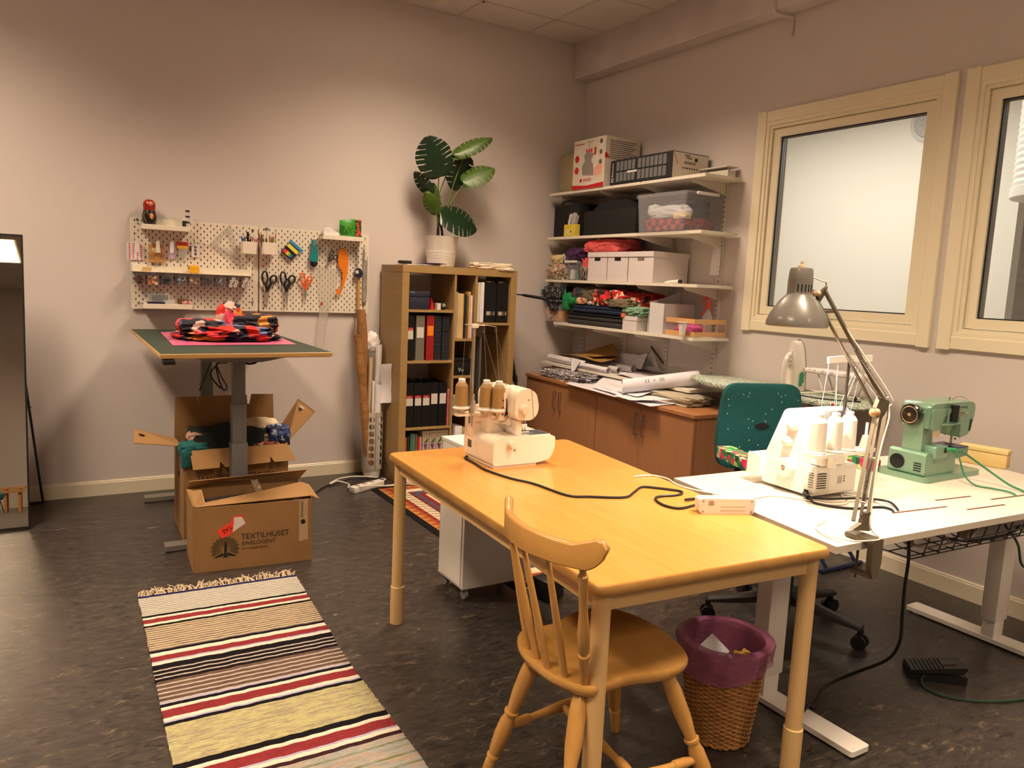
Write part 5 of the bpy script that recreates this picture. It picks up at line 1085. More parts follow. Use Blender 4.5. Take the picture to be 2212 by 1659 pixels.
bm = B(); tube(bm, [(-.28, -.10, z+.18), (-.30, -.04, z+.19), (-.345, .0-.03, z+.235), (-.35, -.02, z+.25), (-.33, -.015, z+.245)], .007, n=6); tube(bm, [(-.28, -.08, z+.22), (-.31, -.06, z+.27), (-.32, -.055, z+.285)], .007, n=6); tube(bm, [(-.29, -.27, z+.25), (-.31, -.30, z+.22), (-.30, -.29, z+.275)], .007, n=6); single('ribbon', 'teal green ribbon loops sticking out of the corner tub', 'ribbon', bm, M_tealr, loc=(-.3, -.1, z+.2), world=True)
cloth('fabric_scrap', 'green jersey hanging beside the dotted fabric', mat('green_jersey', rgb(28, 130, 70), .8), [((-.31, -.345, z+.10), (.05, .10, .13), 76, dict(amp=.5, freq=2.4)), ((-.30, -.44, z+.145), (.10, .10, .06), 77, dict(amp=.5))])
def folded(name, label, m, x0, x1, y0, y1, z, h, lay, seed):
    bm = B(); n = lay; rnd = random.Random(seed)
    for k in range(n):
        hh = h/n; o = rnd.uniform(-.006, .006); g = bmesh.new()
        pr = rpoly([(x0+o, z+k*hh), (x1, z+k*hh), (x1, z+(k+1)*hh-.0008), (x0+o, z+(k+1)*hh-.0008)], hh*.45, 4)
        K = 10; rings = []
        for q in range(K+1):
            y = y0+(y1-y0)*q/K; rings.append([(u, y+rnd.uniform(-.001, .001), v+.0022*noise.noise(V((u*12, y*9, k*3+seed)))) for u, v in pr])
        loft(bm, rings)
    return single(name, label, 'cloth', bm, m, loc=((x0+x1)/2, (y0+y1)/2, z), world=True, ang=50)
folded('folded_fabric', 'thick charcoal grey folded fabric at the bottom of the pile', mat('charcoal_wool', rgb(54, 52, 52), .95, bump=.5, bscale=500), -.335, -.06, -1.055, -.385, z, .075, 2, 81)
folded('folded_fabric', 'thin black folded fabric above the charcoal one', mat('black_wool', rgb(26, 26, 28), .95), -.33, -.08, -1.05, -.40, z+.0756, .022, 2, 82)
folded('folded_fabric', 'navy blue folded fabric in the middle of the pile', mat('navy_wool', rgb(28, 40, 68), .95, bump=.5, bscale=500), -.34, -.08, -1.06, -.45, z+.098, .052, 2, 83)
cloth('fabric_bundle', 'red poppy print fabric heaped on the folded pile', multi('red_flowers', [rgb(170, 22, 20), rgb(200, 34, 28), rgb(30, 18, 18), rgb(190, 30, 26), rgb(206, 180, 150), rgb(150, 18, 16)], scale=34), [((-.22, -.86, z+.1505), (.24, .36, .125), 84, dict(amp=.4, freq=1.6)), ((-.30, -.76, z+.1505), (.08, .16, .075), 85, dict(amp=.4)), ((-.18, -1.08, z+.16), (.2, .28, .10), 86, dict(amp=.4))])
cloth('fabric_bundle', 'taupe fabric draped in front of the red print', mat('taupe_cloth', rgb(118, 104, 82), .9), [((-.29, -1.0, z+.1505), (.12, .26, .065), 87, dict(amp=.4))])
cloth('fabric_bundle', 'olive and brown fabric heap left of the red print', multi('olive_mix', [rgb(88, 78, 58), rgb(104, 92, 70), rgb(60, 52, 40)], scale=8, kind='noise'), [((-.20, -.62, z+.1505), (.24, .28, .14), 88, dict(amp=.4))])
cloth('fabric_bundle', 'pale pink floral fabric knot at the front of the pile', multi('pink_floral', [rgb(190, 130, 100), rgb(214, 180, 150), rgb(130, 80, 60), rgb(206, 150, 120)], scale=40), [((-.32, -.55, z+.155), (.05, .12, .05), 89, dict(amp=.4))])
cloth('fabric_bundle', 'patterned dark fabric behind the pink knot', multi('dark_multi', [rgb(40, 36, 44), rgb(96, 50, 50), rgb(50, 60, 90), rgb(30, 30, 34)], scale=30), [((-.26, -.48, z+.1505), (.14, .14, .13), 90, dict(amp=.5))])
bm = B(); ball(bm, (-.328, -.655, z+.168), (.018, .028, .016)); single('plastic_wrap', 'small silvery wrapped ball on the fabric pile', 'wrap', bm, mat('silver_wrap', rgb(200, 196, 194), .2, .5), loc=(-.328, -.655, z+.168), world=True)
r = thing('shoe_box', 'small white box with a lid beside the charcoal fabric', 'box', (-.24, -1.15, z))
bm = B(); bb(bm, (-.342, -1.222, z), (-.16, -1.068, z+.068), bev=.0015, seg=1); part(r, 'body', bm, M_stw, world=True)
bm = B(); bb(bm, (-.3445, -1.225, z+.069), (-.158, -1.065, z+.098), bev=.0015, seg=1); part(r, 'lid', bm, M_stw, world=True)
cloth('fabric_bundle', 'mint green fabric on the small white box', mat('mint_cloth', rgb(120, 156, 130), .9), [((-.26, -1.15, z+.0995), (.16, .22, .065), 91, dict(amp=.5))])
cloth('fabric_scrap', 'orange scrap peeking out under the mint fabric', mat('orange_cloth', rgb(214, 108, 70), .8), [((-.345, -1.075, z+.085), (.02, .035, .03), 92)])
r = thing('magazine_file', 'white slanted magazine file at the middle of the fourth shelf', 'magazine file', (-.19, -1.40, z))
bm = B(); bb(bm, (-.33, -1.478, z), (-.06, -1.474, z+.20)); yz(bm, [(-1.325, z), (-1.478, z), (-1.478, z+.20), (-1.335, z+.205)], -.335, -.331)
prism(bm, [(-.335, z), (-.06, z), (-.06, z+.28), (-.2, z+.24), (-.335, z+.205)], 'xz', -1.338, -1.334); bb(bm, (-.33, -1.474, z), (-.06, -1.338, z+.003)); part(r, 'case', bm, mat('white_file_plastic', rgb(206, 204, 206), .5), world=True, smooth=False)
M_lw = mat('light_beech', rgb(206, 158, 110), .5)
r = thing('wooden_rack', 'low light wooden rail rack at the window end of the fourth shelf', 'rack', (-.2, -1.62, z))
bm = B()
for zz in (.004, .085): bar(bm, (-.325, -1.50, z+zz+.015), (-.325, -1.765, z+zz+.015), .012, .03); bar(bm, (-.325, -1.765, z+zz+.015), (-.06, -1.765, z+zz+.015), .012, .03)
bar(bm, (-.08, -1.50, z+.10), (-.325, -1.50, z+.10), .012, .03)
for x, y in ((-.25, -1.765), (-.14, -1.765), (-.06, -1.765)): cyl(bm, (x, y, z+.03), (x, y, z+.09), .005)
part(r, 'rails', bm, M_lw, world=True)
bm = B(); lathe(bm, [(.018, .0), (.021, .02), (.028, .075), (.034, .078), (.034, .082), (.0, .082)], c=(-.335-.034, -1.70, z+.012), n=20); single('cup', 'white plastic holder hung on the front of the wooden rack', 'holder', bm, M_white, loc=(-.369, -1.70, z+.012), world=True)
bm = B(); blob(bm, (-.2, -1.60, z), (.14, .20, .075), 94, amp=.3, freq=2); single('yarn_bag', 'pink translucent bag behind the wooden rack', 'bag', bm, mat('pink_film', rgb(206, 84, 150), .3, alpha=.8), loc=(-.2, -1.6, z), world=True, ang=60)
r = thing('bottle', 'clear spray bottle with red trigger standing on the fourth shelf', 'bottle', (-.16, -1.70, z))
bm = B(); lathe(bm, [(0, 0), (.032, 0), (.035, .01), (.035, .11), (.028, .14), (.014, .165), (.013, .18), (0, .18)], n=20); part(r, 'bottle', bm, M_clear)
M_redp = mat('red_orange_plastic', rgb(206, 58, 28), .4)
bm = B(); box(bm, (-.0, .0, .205), (.03, .016, .05), bev=.004); tube(bm, [(0, 0, .24), (-.0, .018, .255), (.0, .05, .225)], .006); tube(bm, [(0, .008, .20), (0, .03, .165), (0, .055, .14), (0, .035, .15)], .004); part(r, 'trigger', bm, M_redp)
# ---------------------------------------------------------------- low cabinets
M_cab = mat('beech_cabinet', rgb(158, 112, 76), .45, col2=rgb(150, 104, 70), scale=3, stretch=(14, 14, 1), lo=.3, hi=.7)
M_cabe = mat('cabinet_edge', rgb(120, 76, 44), .5)
CR = -.05
croot = Matrix.Translation((-.51, -.10, 0)) @ Matrix.Rotation(CR, 4, 'Z')
# local frame: -y runs along the front away from the corner, +x towards the wall
def cpos(x, y, z=0): p = croot @ V((x, y, z)); return (p.x, p.y, p.z)
for k in range(2):
    ya = -.012-1.0*k; yb = ya-.996
    t = thing('cabinet', 'low beech cabinet with two doors, %s' % ('end towards the corner', 'end towards the office chair')[k], 'cabinet', cpos(0, 0), CR)
    D = .39
    bm = B(); bb(bm, (.02, yb, .05), (D, ya, .698)); bb(bm, (.04, yb+.01, 0), (D-.02, ya-.01, .05)); part(t, 'body', bm, M_cab, smooth=False)
    ym = (ya+yb)/2
    for j, (a, b_) in enumerate(((ya-.002, ym+.0015), (ym-.0015, yb+.002))):
        bm = B(); bb(bm, (0, a, .055), (.0185, b_, .696), bev=.001, seg=1); d = part(t, 'door', bm, M_cab, smooth=False)
        yh = b_+.036 if j == 0 else a-.036
        bm = B(); tube(bm, [(0, yh, .635), (-.026, yh, .635), (-.026, yh, .625), (-.026, yh, .515), (-.026, yh, .505), (0, yh, .505)], .0045, smooth=False, n=8)
        h = part(d, 'handle', bm, M_steel)
t = thing('worktop', 'long brown wooden top across both low cabinets', 'worktop', cpos(0, 0), CR)
bm = B(); bb(bm, (-.012, -2.022, .6985), (.395, -.005, .722), bev=.002, seg=1); part(t, 'top', bm, mat('cabinet_top_laminate', rgb(166, 112, 70), .4, col2=rgb(156, 104, 64), scale=3, stretch=(10, 1, 1)), smooth=False)
# ---------------------------------------------------------------- paper patterns on the cabinet and lowest shelf
M_pp = mat('pattern_paper', rgb(214, 210, 218), .75)
M_ppl = mat('pattern_ink', rgb(120, 116, 124), .7)
def papersheet(label, P00, P10, P11, P01, wave=.006, f=5, seed=0, m=None, name='pattern_sheet', lines=6, th=.0008):
    a, b_, c, d = map(V, (P00, P10, P11, P01))
    def fn(u, v):
        p = a*(1-u)*(1-v)+b_*u*(1-v)+c*u*v+d*(1-u)*v
        p.z += wave*(noise.noise(V((u*f+seed, v*f, seed)))+.6*math.sin(u*f+seed)*v); return p
    r = thing(name, label, 'pattern paper', tuple((a+b_+c+d)/4))
    bm = B(); sheet(bm, fn, 18, 14, th); part(r, 'sheet', bm, m or M_pp, world=True)
    if lines:
        bm = B(); rnd = random.Random(seed+5)
        for k in range(lines):
            u0, v0 = rnd.uniform(.1, .9), rnd.uniform(.1, .9); du, dv = rnd.choice([(.35, .05), (.05, .3), (.2, .2), (-.2, .25)])
            pts = []
            for q in range(9):
                u, v = u0+du*q/8, v0+dv*q/8
                if 0.02 < u < .98 and 0.02 < v < .98: pts.append(fn(u, v)+V((0, 0, th/2+.0004)))
            if len(pts) > 2: tube(bm, pts, .0007, n=4, smooth=False)
        if len(bm.verts): part(r, 'drawn_lines', bm, M_ppl, world=True)
        else: bm.free()
    return r
papersheet('long pattern sheet drooping over the cabinet front edge', (-.30, -.55, .728), (-.60, -.78, .728), (-.675, -1.79, .726), (-.42, -1.78, .728), .003, 4, 1)
papersheet('wide white pattern sheet spread between shelf and cabinet top', (-.10, -.72, .826), (-.50, -.98, .740), (-.62, -1.60, .752), (-.06, -1.45, .83), .006, 5, 2, lines=9)
papersheet('second pattern sheet beneath the wide white one', (-.16, -.80, .80), (-.56, -1.05, .735), (-.63, -1.50, .737), (-.12, -1.48, .80), .004, 5, 3)
papersheet('large white pattern sheet on the lowest shelf by the roll', (-.05, -.90, .822), (-.34, -1.02, .824), (-.36, -1.60, .824), (-.05, -1.60, .826), .008, 4, 6, lines=10)
r = thing('paper_roll', 'curled pattern paper roll numbered 33 lying across the shelf', 'paper roll', (-.3, -1.5, .83))
bm = B(); a0 = V((-.60, -1.42, .790)); b0 = V((-.20, -1.70, .875)); ax = (b0-a0).normalized(); sx = V((0, 0, 1)); sy = ax.cross(sx).normalized()
def spiral(u, v):
    an = -2.4+u*5.2; rr = .040+.014*(u)
    return a0.lerp(b0, v)+(sx*math.sin(an)+sy*math.cos(an))*rr
sheet(bm, spiral, 26, 10, .0008)
def tail(u, v): p = spiral(0, v*.98); q = spiral(0, v)+V((-.12*u, -.16*u, -.02*u*u-.012*math.sin(u*3))); q.z = max(q.z, .741); return q
part(r, 'sheet', bm, M_pp, world=True)
lettering(r, '33  +  30', .035, M_ppl, tuple(a0.lerp(b0, .28)+sy*(-.0)+V((-.030, -.045, .018))), tuple(ax), (-.4, -.3, 1))
papersheet('white sheet folded under the curled roll', (-.50, -1.35, .742), (-.66, -1.42, .738), (-.70, -1.62, .738), (-.50, -1.80, .762), .004, 4, 9)
# lowest shelf, corner end: rolled papers and brown envelope
z = SZ[4]+.0008
for i, (p0, p1, r_, l) in enumerate([((-.28, -.09, z+.030), (-.30, -.62, z+.030), .030, 'fat white paper roll at the corner end of the lowest shelf'), ((-.215, -.30, z+.024), (-.25, -.95, z+.024), .024, 'long grey shaded paper roll behind the front roll'), ((-.325, -.55, z+.022), (-.33, -.93, z+.022), .022, 'white paper roll with an open spiral end'), ((-.16, -.35, z+.03), (-.14, -.98, z+.036), .028, 'creased white roll at the back of the lowest shelf')]):
    bm = B(); p0, p1 = V(p0), V(p1); x, y = frame_of(p1-p0)
    def sp(u, v, p0=p0, p1=p1, x=x, y=y, r_=r_, i=i):
        an = u*2*PI*2.4; rr = r_*(1-.28*u)+.002*noise.noise(V((v*9, u*3, i))); return p0.lerp(p1, v)+(x*math.cos(an)+y*math.sin(an))*rr
    sheet(bm, sp, 46, 12, .0006); single('paper_roll', l, 'paper roll', bm, M_pp if i != 1 else mat('grey_pattern_paper', rgb(190, 186, 188), .75), loc=tuple((p0+p1)/2), world=True)
papersheet('small white paper wedge hanging over the lowest shelf edge', (-.31, -.40, z+.060), (-.335, -.47, z+.062), (-.395, -.56, z-.065), (-.345, -.60, z+.06), .0, 3, 12, lines=0)
M_env = mat('brown_envelope', rgb(150, 110, 58), .8)
r = thing('envelope', 'brown kraft paper sheets spread over the rolls on the lowest shelf', 'kraft paper', (-.2, -.6, z+.1))
bm = B(); sheet(bm, lambda u, v: V((-.30, -.28, z+.075))*(1-u)*(1-v)+V((-.06, -.36, z+.075))*(1-u)*v+V((-.10, -.80, z+.11))*u*v+V((-.34, -.86, z+.085))*u*(1-v)+V((0, 0, .01*math.sin(u*5))), 12, 6, .002); part(r, 'sheet', bm, M_env, world=True)
bm = B(); sheet(bm, lambda u, v: V((-.20, -.36, z+.085))*(1-u)*(1-v)+V((-.06, -.62, z+.19))*(1-u)*v+V((-.12, -.78, z+.115))*u*v+V((-.30, -.70, z+.10))*u*(1-v), 8, 6, .002); part(r, 'folded_sheet', bm, M_env, world=True)
papersheet('creased white sheet leaning at the back of the rolls', (-.10, -.60, z+.06), (-.10, -1.02, z+.04), (-.05, -1.02, z+.15), (-.05, -.72, z+.12), .01, 5, 14, lines=2)
# stack under the lowest shelf
cloth('garment_stack', 'flattened black and white garments beneath the lowest shelf', multi('bw_garment', [rgb(206, 200, 204), rgb(60, 50, 56), rgb(150, 146, 150), rgb(40, 30, 36), rgb(196, 190, 194), rgb(90, 84, 88)], scale=9, kind='noise', stretch=(1, 1, 9)), [((-.36, -.56, .7228), (.28, .50, .062), 95, dict(amp=.5, freq=1.6, boxy=.9)), ])
cloth('fabric_roll', 'dark maroon cloth end at the left of the garment stack', mat('maroon_cloth', rgb(70, 22, 34), .9), [((-.42, -.31, .7228), (.10, .10, .07), 96, dict(amp=.3))])
r = thing('fabric_bag', 'grey linen cloth rolled up beneath the shelf end', 'cloth', (-.35, -1.62, .7235))
bm = B(); blob(bm, (-.36, -1.68, .7235), (.22, .46, .062), 97, amp=.3, freq=1.8, boxy=.9); part(r, 'cloth', bm, mat('grey_linen', rgb(172, 160, 142), .9, bump=.4), world=True, ang=60)
# set squares leaning on the wall
r = flat('set_square', 'large clear set square with black grip leaning on the wall', 'set square', [(0, 0), (.24, 0), (.10, .16)], [(.06, .03), (.16, .03), (.10, .10)], mat('clear_ruler_wall', rgb(206, 204, 208), .15, alpha=.4), 0, .003, True)
r.rotation_euler = (-.12, 0, -PI/2); r.location = (-.045, -.94, .905-.06)
bm = B(); bar(bm, (-.03, -1.03, 1.02), (-.03, -1.175, .91), .004, .012); single('ruler', 'narrow black edged ruler leaning on the wall above the papers', 'ruler', bm, M_ink, loc=(-.03, -1.1, .96), world=True, smooth=False)
# ---------------------------------------------------------------- overlock machine on the yellow table
M_ivory = mat('ivory_plastic', rgb(232, 216, 196), .28, coat=.2); M_ivory2 = mat('ivory_plastic_matt', rgb(224, 206, 186), .4)
M_gold = mat('tan_thread', rgb(160, 126, 78), .55, bump=.12, bscale=500); M_wthread = mat('white_thread', rgb(230, 226, 218), .7, bump=.15, bscale=500)
def cone_spool(name, label, p, m, group, h=.085, r=.026):
    t = thing(name, label, 'thread cone', p, 0, group)
    bm = B(); pr_ = [(0, .004), (r, .004)]
    n = 12
    for k in range(n): z = .006+(h-.006)*k/n; pr_ += [(r*(1-.06*k/n), z), (r*(1-.06*k/n)+.0006, z+.003)]
    pr_ += [(r*.93, h), (r*.62, h+.012), (0, h+.013)]
    lathe(bm, pr_, n=24); part(t, 'thread', bm, m)
    bm = B(); lathe(bm, [(.014, h+.010), (.0145, h+.024), (.012, h+.027), (0, h+.027)], n=20, cap=False); part(t, 'cap', bm, M_white)
    bm = B(); lathe(bm, [(0, 0), (r*1.0, 0), (r*1.0, .005), (0, .005)], n=24); part(t, 'base', bm, M_white)
    return t
SZB = .7203
t = thing('overlock_machine', 'cream overlock machine with tan thread cones on the yellow table', 'sewing machine', (-2.366, -2.825, SZB)); r = t
bm = B(); prism(bm, rpoly([(0, .010), (.205, .010), (.262, .022), (.282, .06), (.284, .108), (.268, .117), (.018, .117), (0, .098)], .012), 'xz', 0, .245); part(t, 'base', bm, M_ivory)
bm = B(); prism(bm, rpoly([(.005, 0), (.20, 0), (.20, .011), (.005, .011)], .003), 'xz', .005, .24); part(t, 'foot_plate', bm, M_ivory2)
bm = B(); bb(bm, (-.004, .165, .09), (.07, .243, .188), bev=.010); part(t, 'rear_tower', bm, M_ivory)
bm = B(); bb(bm, (.03, .11, .11), (.19, .235, .22), bev=.015); part(t, 'rear_body', bm, M_ivory)
bm = B(); prism(bm, rpoly([(.055, .19), (.17, .17), (.185, .20), (.18, .285), (.15, .305), (.07, .30), (.05, .27)], .02), 'xz', .07, .235); part(t, 'arm', bm, M_ivory)
bm = B()
pr_ = rpoly([(.088, .205), (.105, .182), (.17, .178), (.198, .20), (.205, .235), (.19, .288), (.155, .308), (.105, .303), (.09, .27)], .016)
loft(bm, [[(u*.94+.008, .004, v*.97+.008) for u, v in pr_], [(u, .016, v) for u, v in pr_], [(u, .125, v) for u, v in pr_]]); part(t, 'head', bm, M_ivory)
bm = B(); bar(bm, (.162, .003, .302), (.178, .003, .182), .0012, .0012); part(t, 'head_seam', bm, mat('seam_shadow', rgb(150, 134, 118), .6))
for (x, z, rr, y) in ((.128, .225, .019, .004), (.075, .092, .014, 0)):
    bm = B(); lathe(bm, [(rr*1.12, y+.001), (rr*1.12, y-.004), (rr, y-.006), (rr*.94, y-.018), (rr*.8, y-.021), (0, y-.021)], c=(x, 0, z), axis='y', n=28, cap=False); part(t, 'dial', bm, M_ivory2)
bm = B(); cyl(bm, (.150, .006, .262), (.150, .002, .262), .003, n=12); part(t, 'screw', bm, M_grey)
bm = B(); cyl(bm, (.094, .001, .068), (.094, -.001, .068), .0045, n=12); part(t, 'screw', bm, M_grey)
bm = B(); bb(bm, (.056, .062, .175), (.088, .08, .285), bev=.002); part(t, 'tension_panel', bm, M_ivory2)
bm = B(); prism(bm, [(.083, .265), (.092, .20), (.078, .19), (.086, .225)], 'xz', .058, .062)
part(t, 'thread_slot', bm, M_dark, smooth=False)
for k in range(3):
    bm = B(); cyl(bm, (.069, .0615, .255-k*.028), (.069, .058, .255-k*.028), .003, n=10); part(t, 'thread_guide', bm, M_dark)
bm = B()
for k in range(7): box(bm, (.075+k*.012, .20-k*.016, .304), (.012, .004, .006), rot=.9, bev=.001, seg=1)
part(t, 'thread_comb', bm, M_grey)
bm = B(); bb(bm, (.10, .015, .1165), (.268, .105, .1195), mi=0); bb(bm, (.175, .018, .1196), (.262, .10, .1212), mi=1); bb(bm, (.14, .04, .1213), (.20, .09, .1235), mi=2); part(t, 'needle_plate', bm, [M_ivory2, mat('bluish_steel', rgb(110, 116, 126), .3, .8), M_steel], smooth=False)
bm = B()
for x in (.150, .160, .172): cyl(bm, (x, .055, .128), (x, .055, .19), .0022, n=8)
bb(bm, (.14, .045, .124), (.185, .075, .130)); bb(bm, (.150, .050, .145), (.178, .062, .158)); cyl(bm, (.146, .045, .15), (.146, .06, .17), .005); part(t, 'presser_foot', bm, M_chrome)
bm = B(); bb(bm, (.108, .02, .118), (.135, .10, .180), bev=.004); part(t, 'needle_post', bm, M_ivory)
bm = B(); sheet(bm, lambda u, v: (.07+.06*u, .01+.09*v, .118+.05*(1-u)**2), 8, 4, .002); part(t, 'looper_cover', bm, M_clear)
bm = B(); box(bm, (-.0006, .195, .063), (.001, .03, .030), mi=0); part(t, 'rating_plate', bm, mat('rating_plate', rgb(126, 118, 106), .4, .3, col2=rgb(56, 52, 48), scale=130), smooth=False)
bm = B(); box(bm, (-.0006, .150, .075), (.001, .028, .018)); box(bm, (-.0006, .150, .050), (.001, .028, .024)); part(t, 'sticker', bm, M_wpl, smooth=False)
# spool stand
bm = B(); ybar = .10
prism(bm, rpoly([(-.075, .165), (.012, .165), (.05, .10), (.115, .055), (.115, .085), (.06, .13), (.03, .205), (-.075, .20)], .008), 'xy', .180, .190); prism(bm, rpoly([(.0, .16), (.03, .16), (.10, .05), (.118, .06), (.115, .085), (.03, .20)], .004), 'xy', .158, .180); part(t, 'spool_stand', bm, M_ivory)
for (x, y) in ((-.052, .182), (.028, .125), (.062, .085)):
    bm = B(); lathe(bm, [(0, .19), (.008, .19), (.008, .205), (.030, .207), (.034, .213), (.028, .217), (0, .217)], c=(x, y, 0), n=24); cyl(bm, (x, y, .215), (x, y, .315), .004); part(t, 'spool_pin', bm, M_white)
bm = B(); lathe(bm, [(.008, .19), (.008, .235), (.004, .24), (.003, .265), (0, .265)], c=(.002, .18, 0), n=14); part(t, 'spare_pin', bm, M_white)
bm = B(); cyl(bm, (-.016, .17, .15), (-.016, .17, .36), .0062, mi=0); cyl(bm, (-.016, .17, .36), (-.016, .17, .45), .0048, mi=0); cyl(bm, (-.016, .17, .45), (-.016, .17, .536), .0038, mi=0); part(t, 'mast', bm, M_steel)
bm = B(); bb(bm, (-.026, .163, .530), (.004, .178, .546), bev=.002); bar(bm, (.0, .17, .541), (.035, .17, .541), .004, .004); part(t, 'mast_head', bm, M_white)
bm = B()
for s, x in ((1, .080), (1, .040), (-1, -.055)):
    pass
tube(bm, [(-.055, .17, .543), (-.02, .17, .543), (.04, .17, .541), (.085, .17, .535)], .0012, n=5); 
for x in (.030, .085): tube(bm, [(x-.003, .17, .54), (x-.004, .168, .52), (x, .166, .515), (x+.004, .168, .522), (x+.002, .17, .538)], .0012, n=5)
part(t, 'wire_guide', bm, M_steel)
O = V((-2.366, -2.825, SZB))
for i, ((x, y), e, l) in enumerate([((-.052, .182), (-.05, .17, .54), 'farthest left on the spool stand of the cream overlock'), ((.028, .125), (.030, .167, .516), 'middle one of the cream overlock'), ((.062, .085), (.085, .167, .516), 'nearest the head of the cream overlock')]):
    cone_spool('thread_cone', 'tan thread cone with white cap, '+l, (O.x+x, O.y+y, O.z+.2175), M_gold, 'tan thread cones')
M_thr = mat('fine_thread', rgb(150, 134, 110), .7)
for i, (a, b_, l) in enumerate([((-.052, .182, .32), (-.05, .17, .535), 'leftmost'), ((.028, .125, .32), (.030, .167, .516), 'over the middle cone'), ((.062, .085, .32), (.085, .167, .516), 'over the right cone'), ((.10, .16, .31), (.030, .167, .516), 'running down to the machine arm'), ((.13, .13, .31), (.085, .167, .516), 'slanting to the right end of the arm')]):
    bm = B(); cyl(bm, O+V(a), O+V(b_), .0006, n=4); single('thread', 'thin tan thread above the cream overlock, '+l, 'thread', bm, M_thr, loc=tuple(O+V(a)), world=True)
zc = .7245
cable('cable', 'black cable from the cream overlock snaking over the yellow table', [(-2.28, -2.56, zc+.004), (-2.335, -2.585, zc), (-2.385, -2.63, zc), (-2.39, -2.68, zc), (-2.395, -2.74, zc), (-2.405, -2.84, zc), (-2.38, -2.98, zc), (-2.34, -3.08, zc), (-2.315, -3.25, zc), (-2.25, -3.295, zc), (-2.145, -3.345, zc), (-2.068, -3.305, zc), (-1.995, -3.262, zc), (-1.946, -3.30, zc), (-1.904, -3.352, zc), (-1.912, -3.38, zc), (-1.95, -3.392, zc), (-2.022, -3.383, zc), (-2.06, -3.408, zc), (-2.08, -3.472, zc), (-2.057, -3.52, zc), (-1.985, -3.512, zc), (-1.93, -3.505, zc)], .0042, M_cbk)
cable('cable', 'thin white charging cable ending on the yellow table', [(-1.923, -3.13, .724), (-1.905, -3.133, .725), (-1.84, -3.14, .724), (-1.818, -3.20, .7235), (-1.845, -3.28, .724), (-1.838, -3.36, .724), (-1.80, -3.44, .724), (-1.79, -3.47, .7235)], .0028, M_cwh)
cable('cable', 'short black plug lead by the white adapter', [(-1.975, -3.46, .728), (-1.955, -3.46, .728), (-1.93, -3.455, .725), (-1.90, -3.475, .727)], .0045, M_cbk)
cable('cable', 'black cable behind the cream overlock hanging over the table edge', [(-2.14, -2.60, .7245), (-1.95, -2.50, .7245), (-1.88, -2.46, .724), (-1.84, -2.43, .726), (-1.81, -2.41, .722), (-1.80, -2.40, .69)], .004, M_cbk)
# white power adapter bar
t = thing('power_bar', 'white power adapter bar standing on edge at the table seam', 'power bar', (-1.935, -3.60, .7203), -.42)
bm = B(); prism(bm, rpoly([(-.092, 0), (.092, 0), (.095, .05), (-.095, .05)], .012), 'xz', -.022, .022); part(t, 'housing', bm, mat('white_gloss', rgb(228, 216, 208), .3))
for x in (-.082, .082):
    for z in (.008, .042):
        bm = B(); cyl(bm, (x, -.021, z), (x, -.0235, z), .0028, n=10); part(t, 'screw', bm, M_grey)
bm = B()
for k in range(5): box(bm, (-.055, -.0226, .042-k*.0032), (.022 if k % 2 else .016, .0008, .001))
box(bm, (.02, -.0226, .024), (.085, .0006, .0006)); box(bm, (.02, -.0226, .012), (.085, .0006, .0006)); part(t, 'fine_print', bm, mat('print_grey_fine', rgb(110, 100, 96), .6), smooth=False)
cable('cable', 'thin pinkish white cable from the adapter across the white desk', [(-1.845, -3.565, .735), (-1.80, -3.545, .7235), (-1.72, -3.53, .7235), (-1.62, -3.53, .7235), (-1.55, -3.62, .7235), (-1.50, -3.70, .7235), (-1.42, -3.69, .7235), (-1.36, -3.62, .7235), (-1.32, -3.68, .724), (-1.345, -3.80, .7235), (-1.375, -3.84, .716)], .0028, M_cwh)
# ---------------------------------------------------------------- white overlock on the desk
M_pw = mat('bright_white_plastic', rgb(236, 232, 224), .3, coat=.2); M_pw2 = mat('offwhite_plastic', rgb(222, 214, 200), .4)
t = thing('overlock_machine', 'white overlock machine with white thread cones under the arm lamp', 'sewing machine', (-1.52, -3.625, SZB), -.03); r = t
bm = B(); prism(bm, rpoly([(0, .012), (.24, .012), (.245, .10), (.16, .118), (.06, .118), (.0, .116)], .015), 'yz', 0, .215); part(t, 'base', bm, M_pw)
bm = B(); prism(bm, rpoly([(.045, .10), (.055, .305), (.075, .315), (.15, .305), (.165, .295), (.245, .10)], .018), 'yz', 0.002, .22); part(t, 'body', bm, M_pw)
bm = B(); prism(bm, rpoly([(.236, .03), (.30, .035), (.30, .115), (.240, .11)], .006), 'yz', -.02, .10); part(t, 'cloth_tray', bm, M_pw)
bm = B(); bb(bm, (-.005, -.002, .016), (.08, .05, .10), bev=.012); part(t, 'motor_cover', bm, M_pw2)
bm = B()
for k in range(7): bar(bm, (.004, -.003, .095-k*.0085), (.052, -.003, .093-k*.0085), .0012, .003)
for k in range(7): bar(bm, (-.006, .006, .096-k*.0085), (-.006, .026, .096-k*.0085), .003, .0012)
part(t, 'vent_slots', bm, M_dark, smooth=False)
bm = B(); box(bm, (.135, -.0006, .065), (.045, .001, .032)); part(t, 'rating_label', bm, M_pw, smooth=False)
bm = B()
for k in range(6): box(bm, (.127, -.0013, .077-k*.0048), (.024 if k else .018, .0006, .0018))
for k in range(3): box(bm, (.150, -.0013, .075-k*.008), (.008, .0006, .004))
part(t, 'label_print', bm, M_bgd, smooth=False)
for (y, z, rr, hh) in ((.115, .250, .021, .02), (.130, .188, .019, .02)):
    bm = B(); lathe(bm, [(rr*1.02, .003), (rr, -.010), (rr*.88, -hh), (rr*.5, -hh-.005), (0, -hh-.006)], c=(0, y, z), axis='x', n=26, cap=False); part(t, 'dial', bm, M_pw)
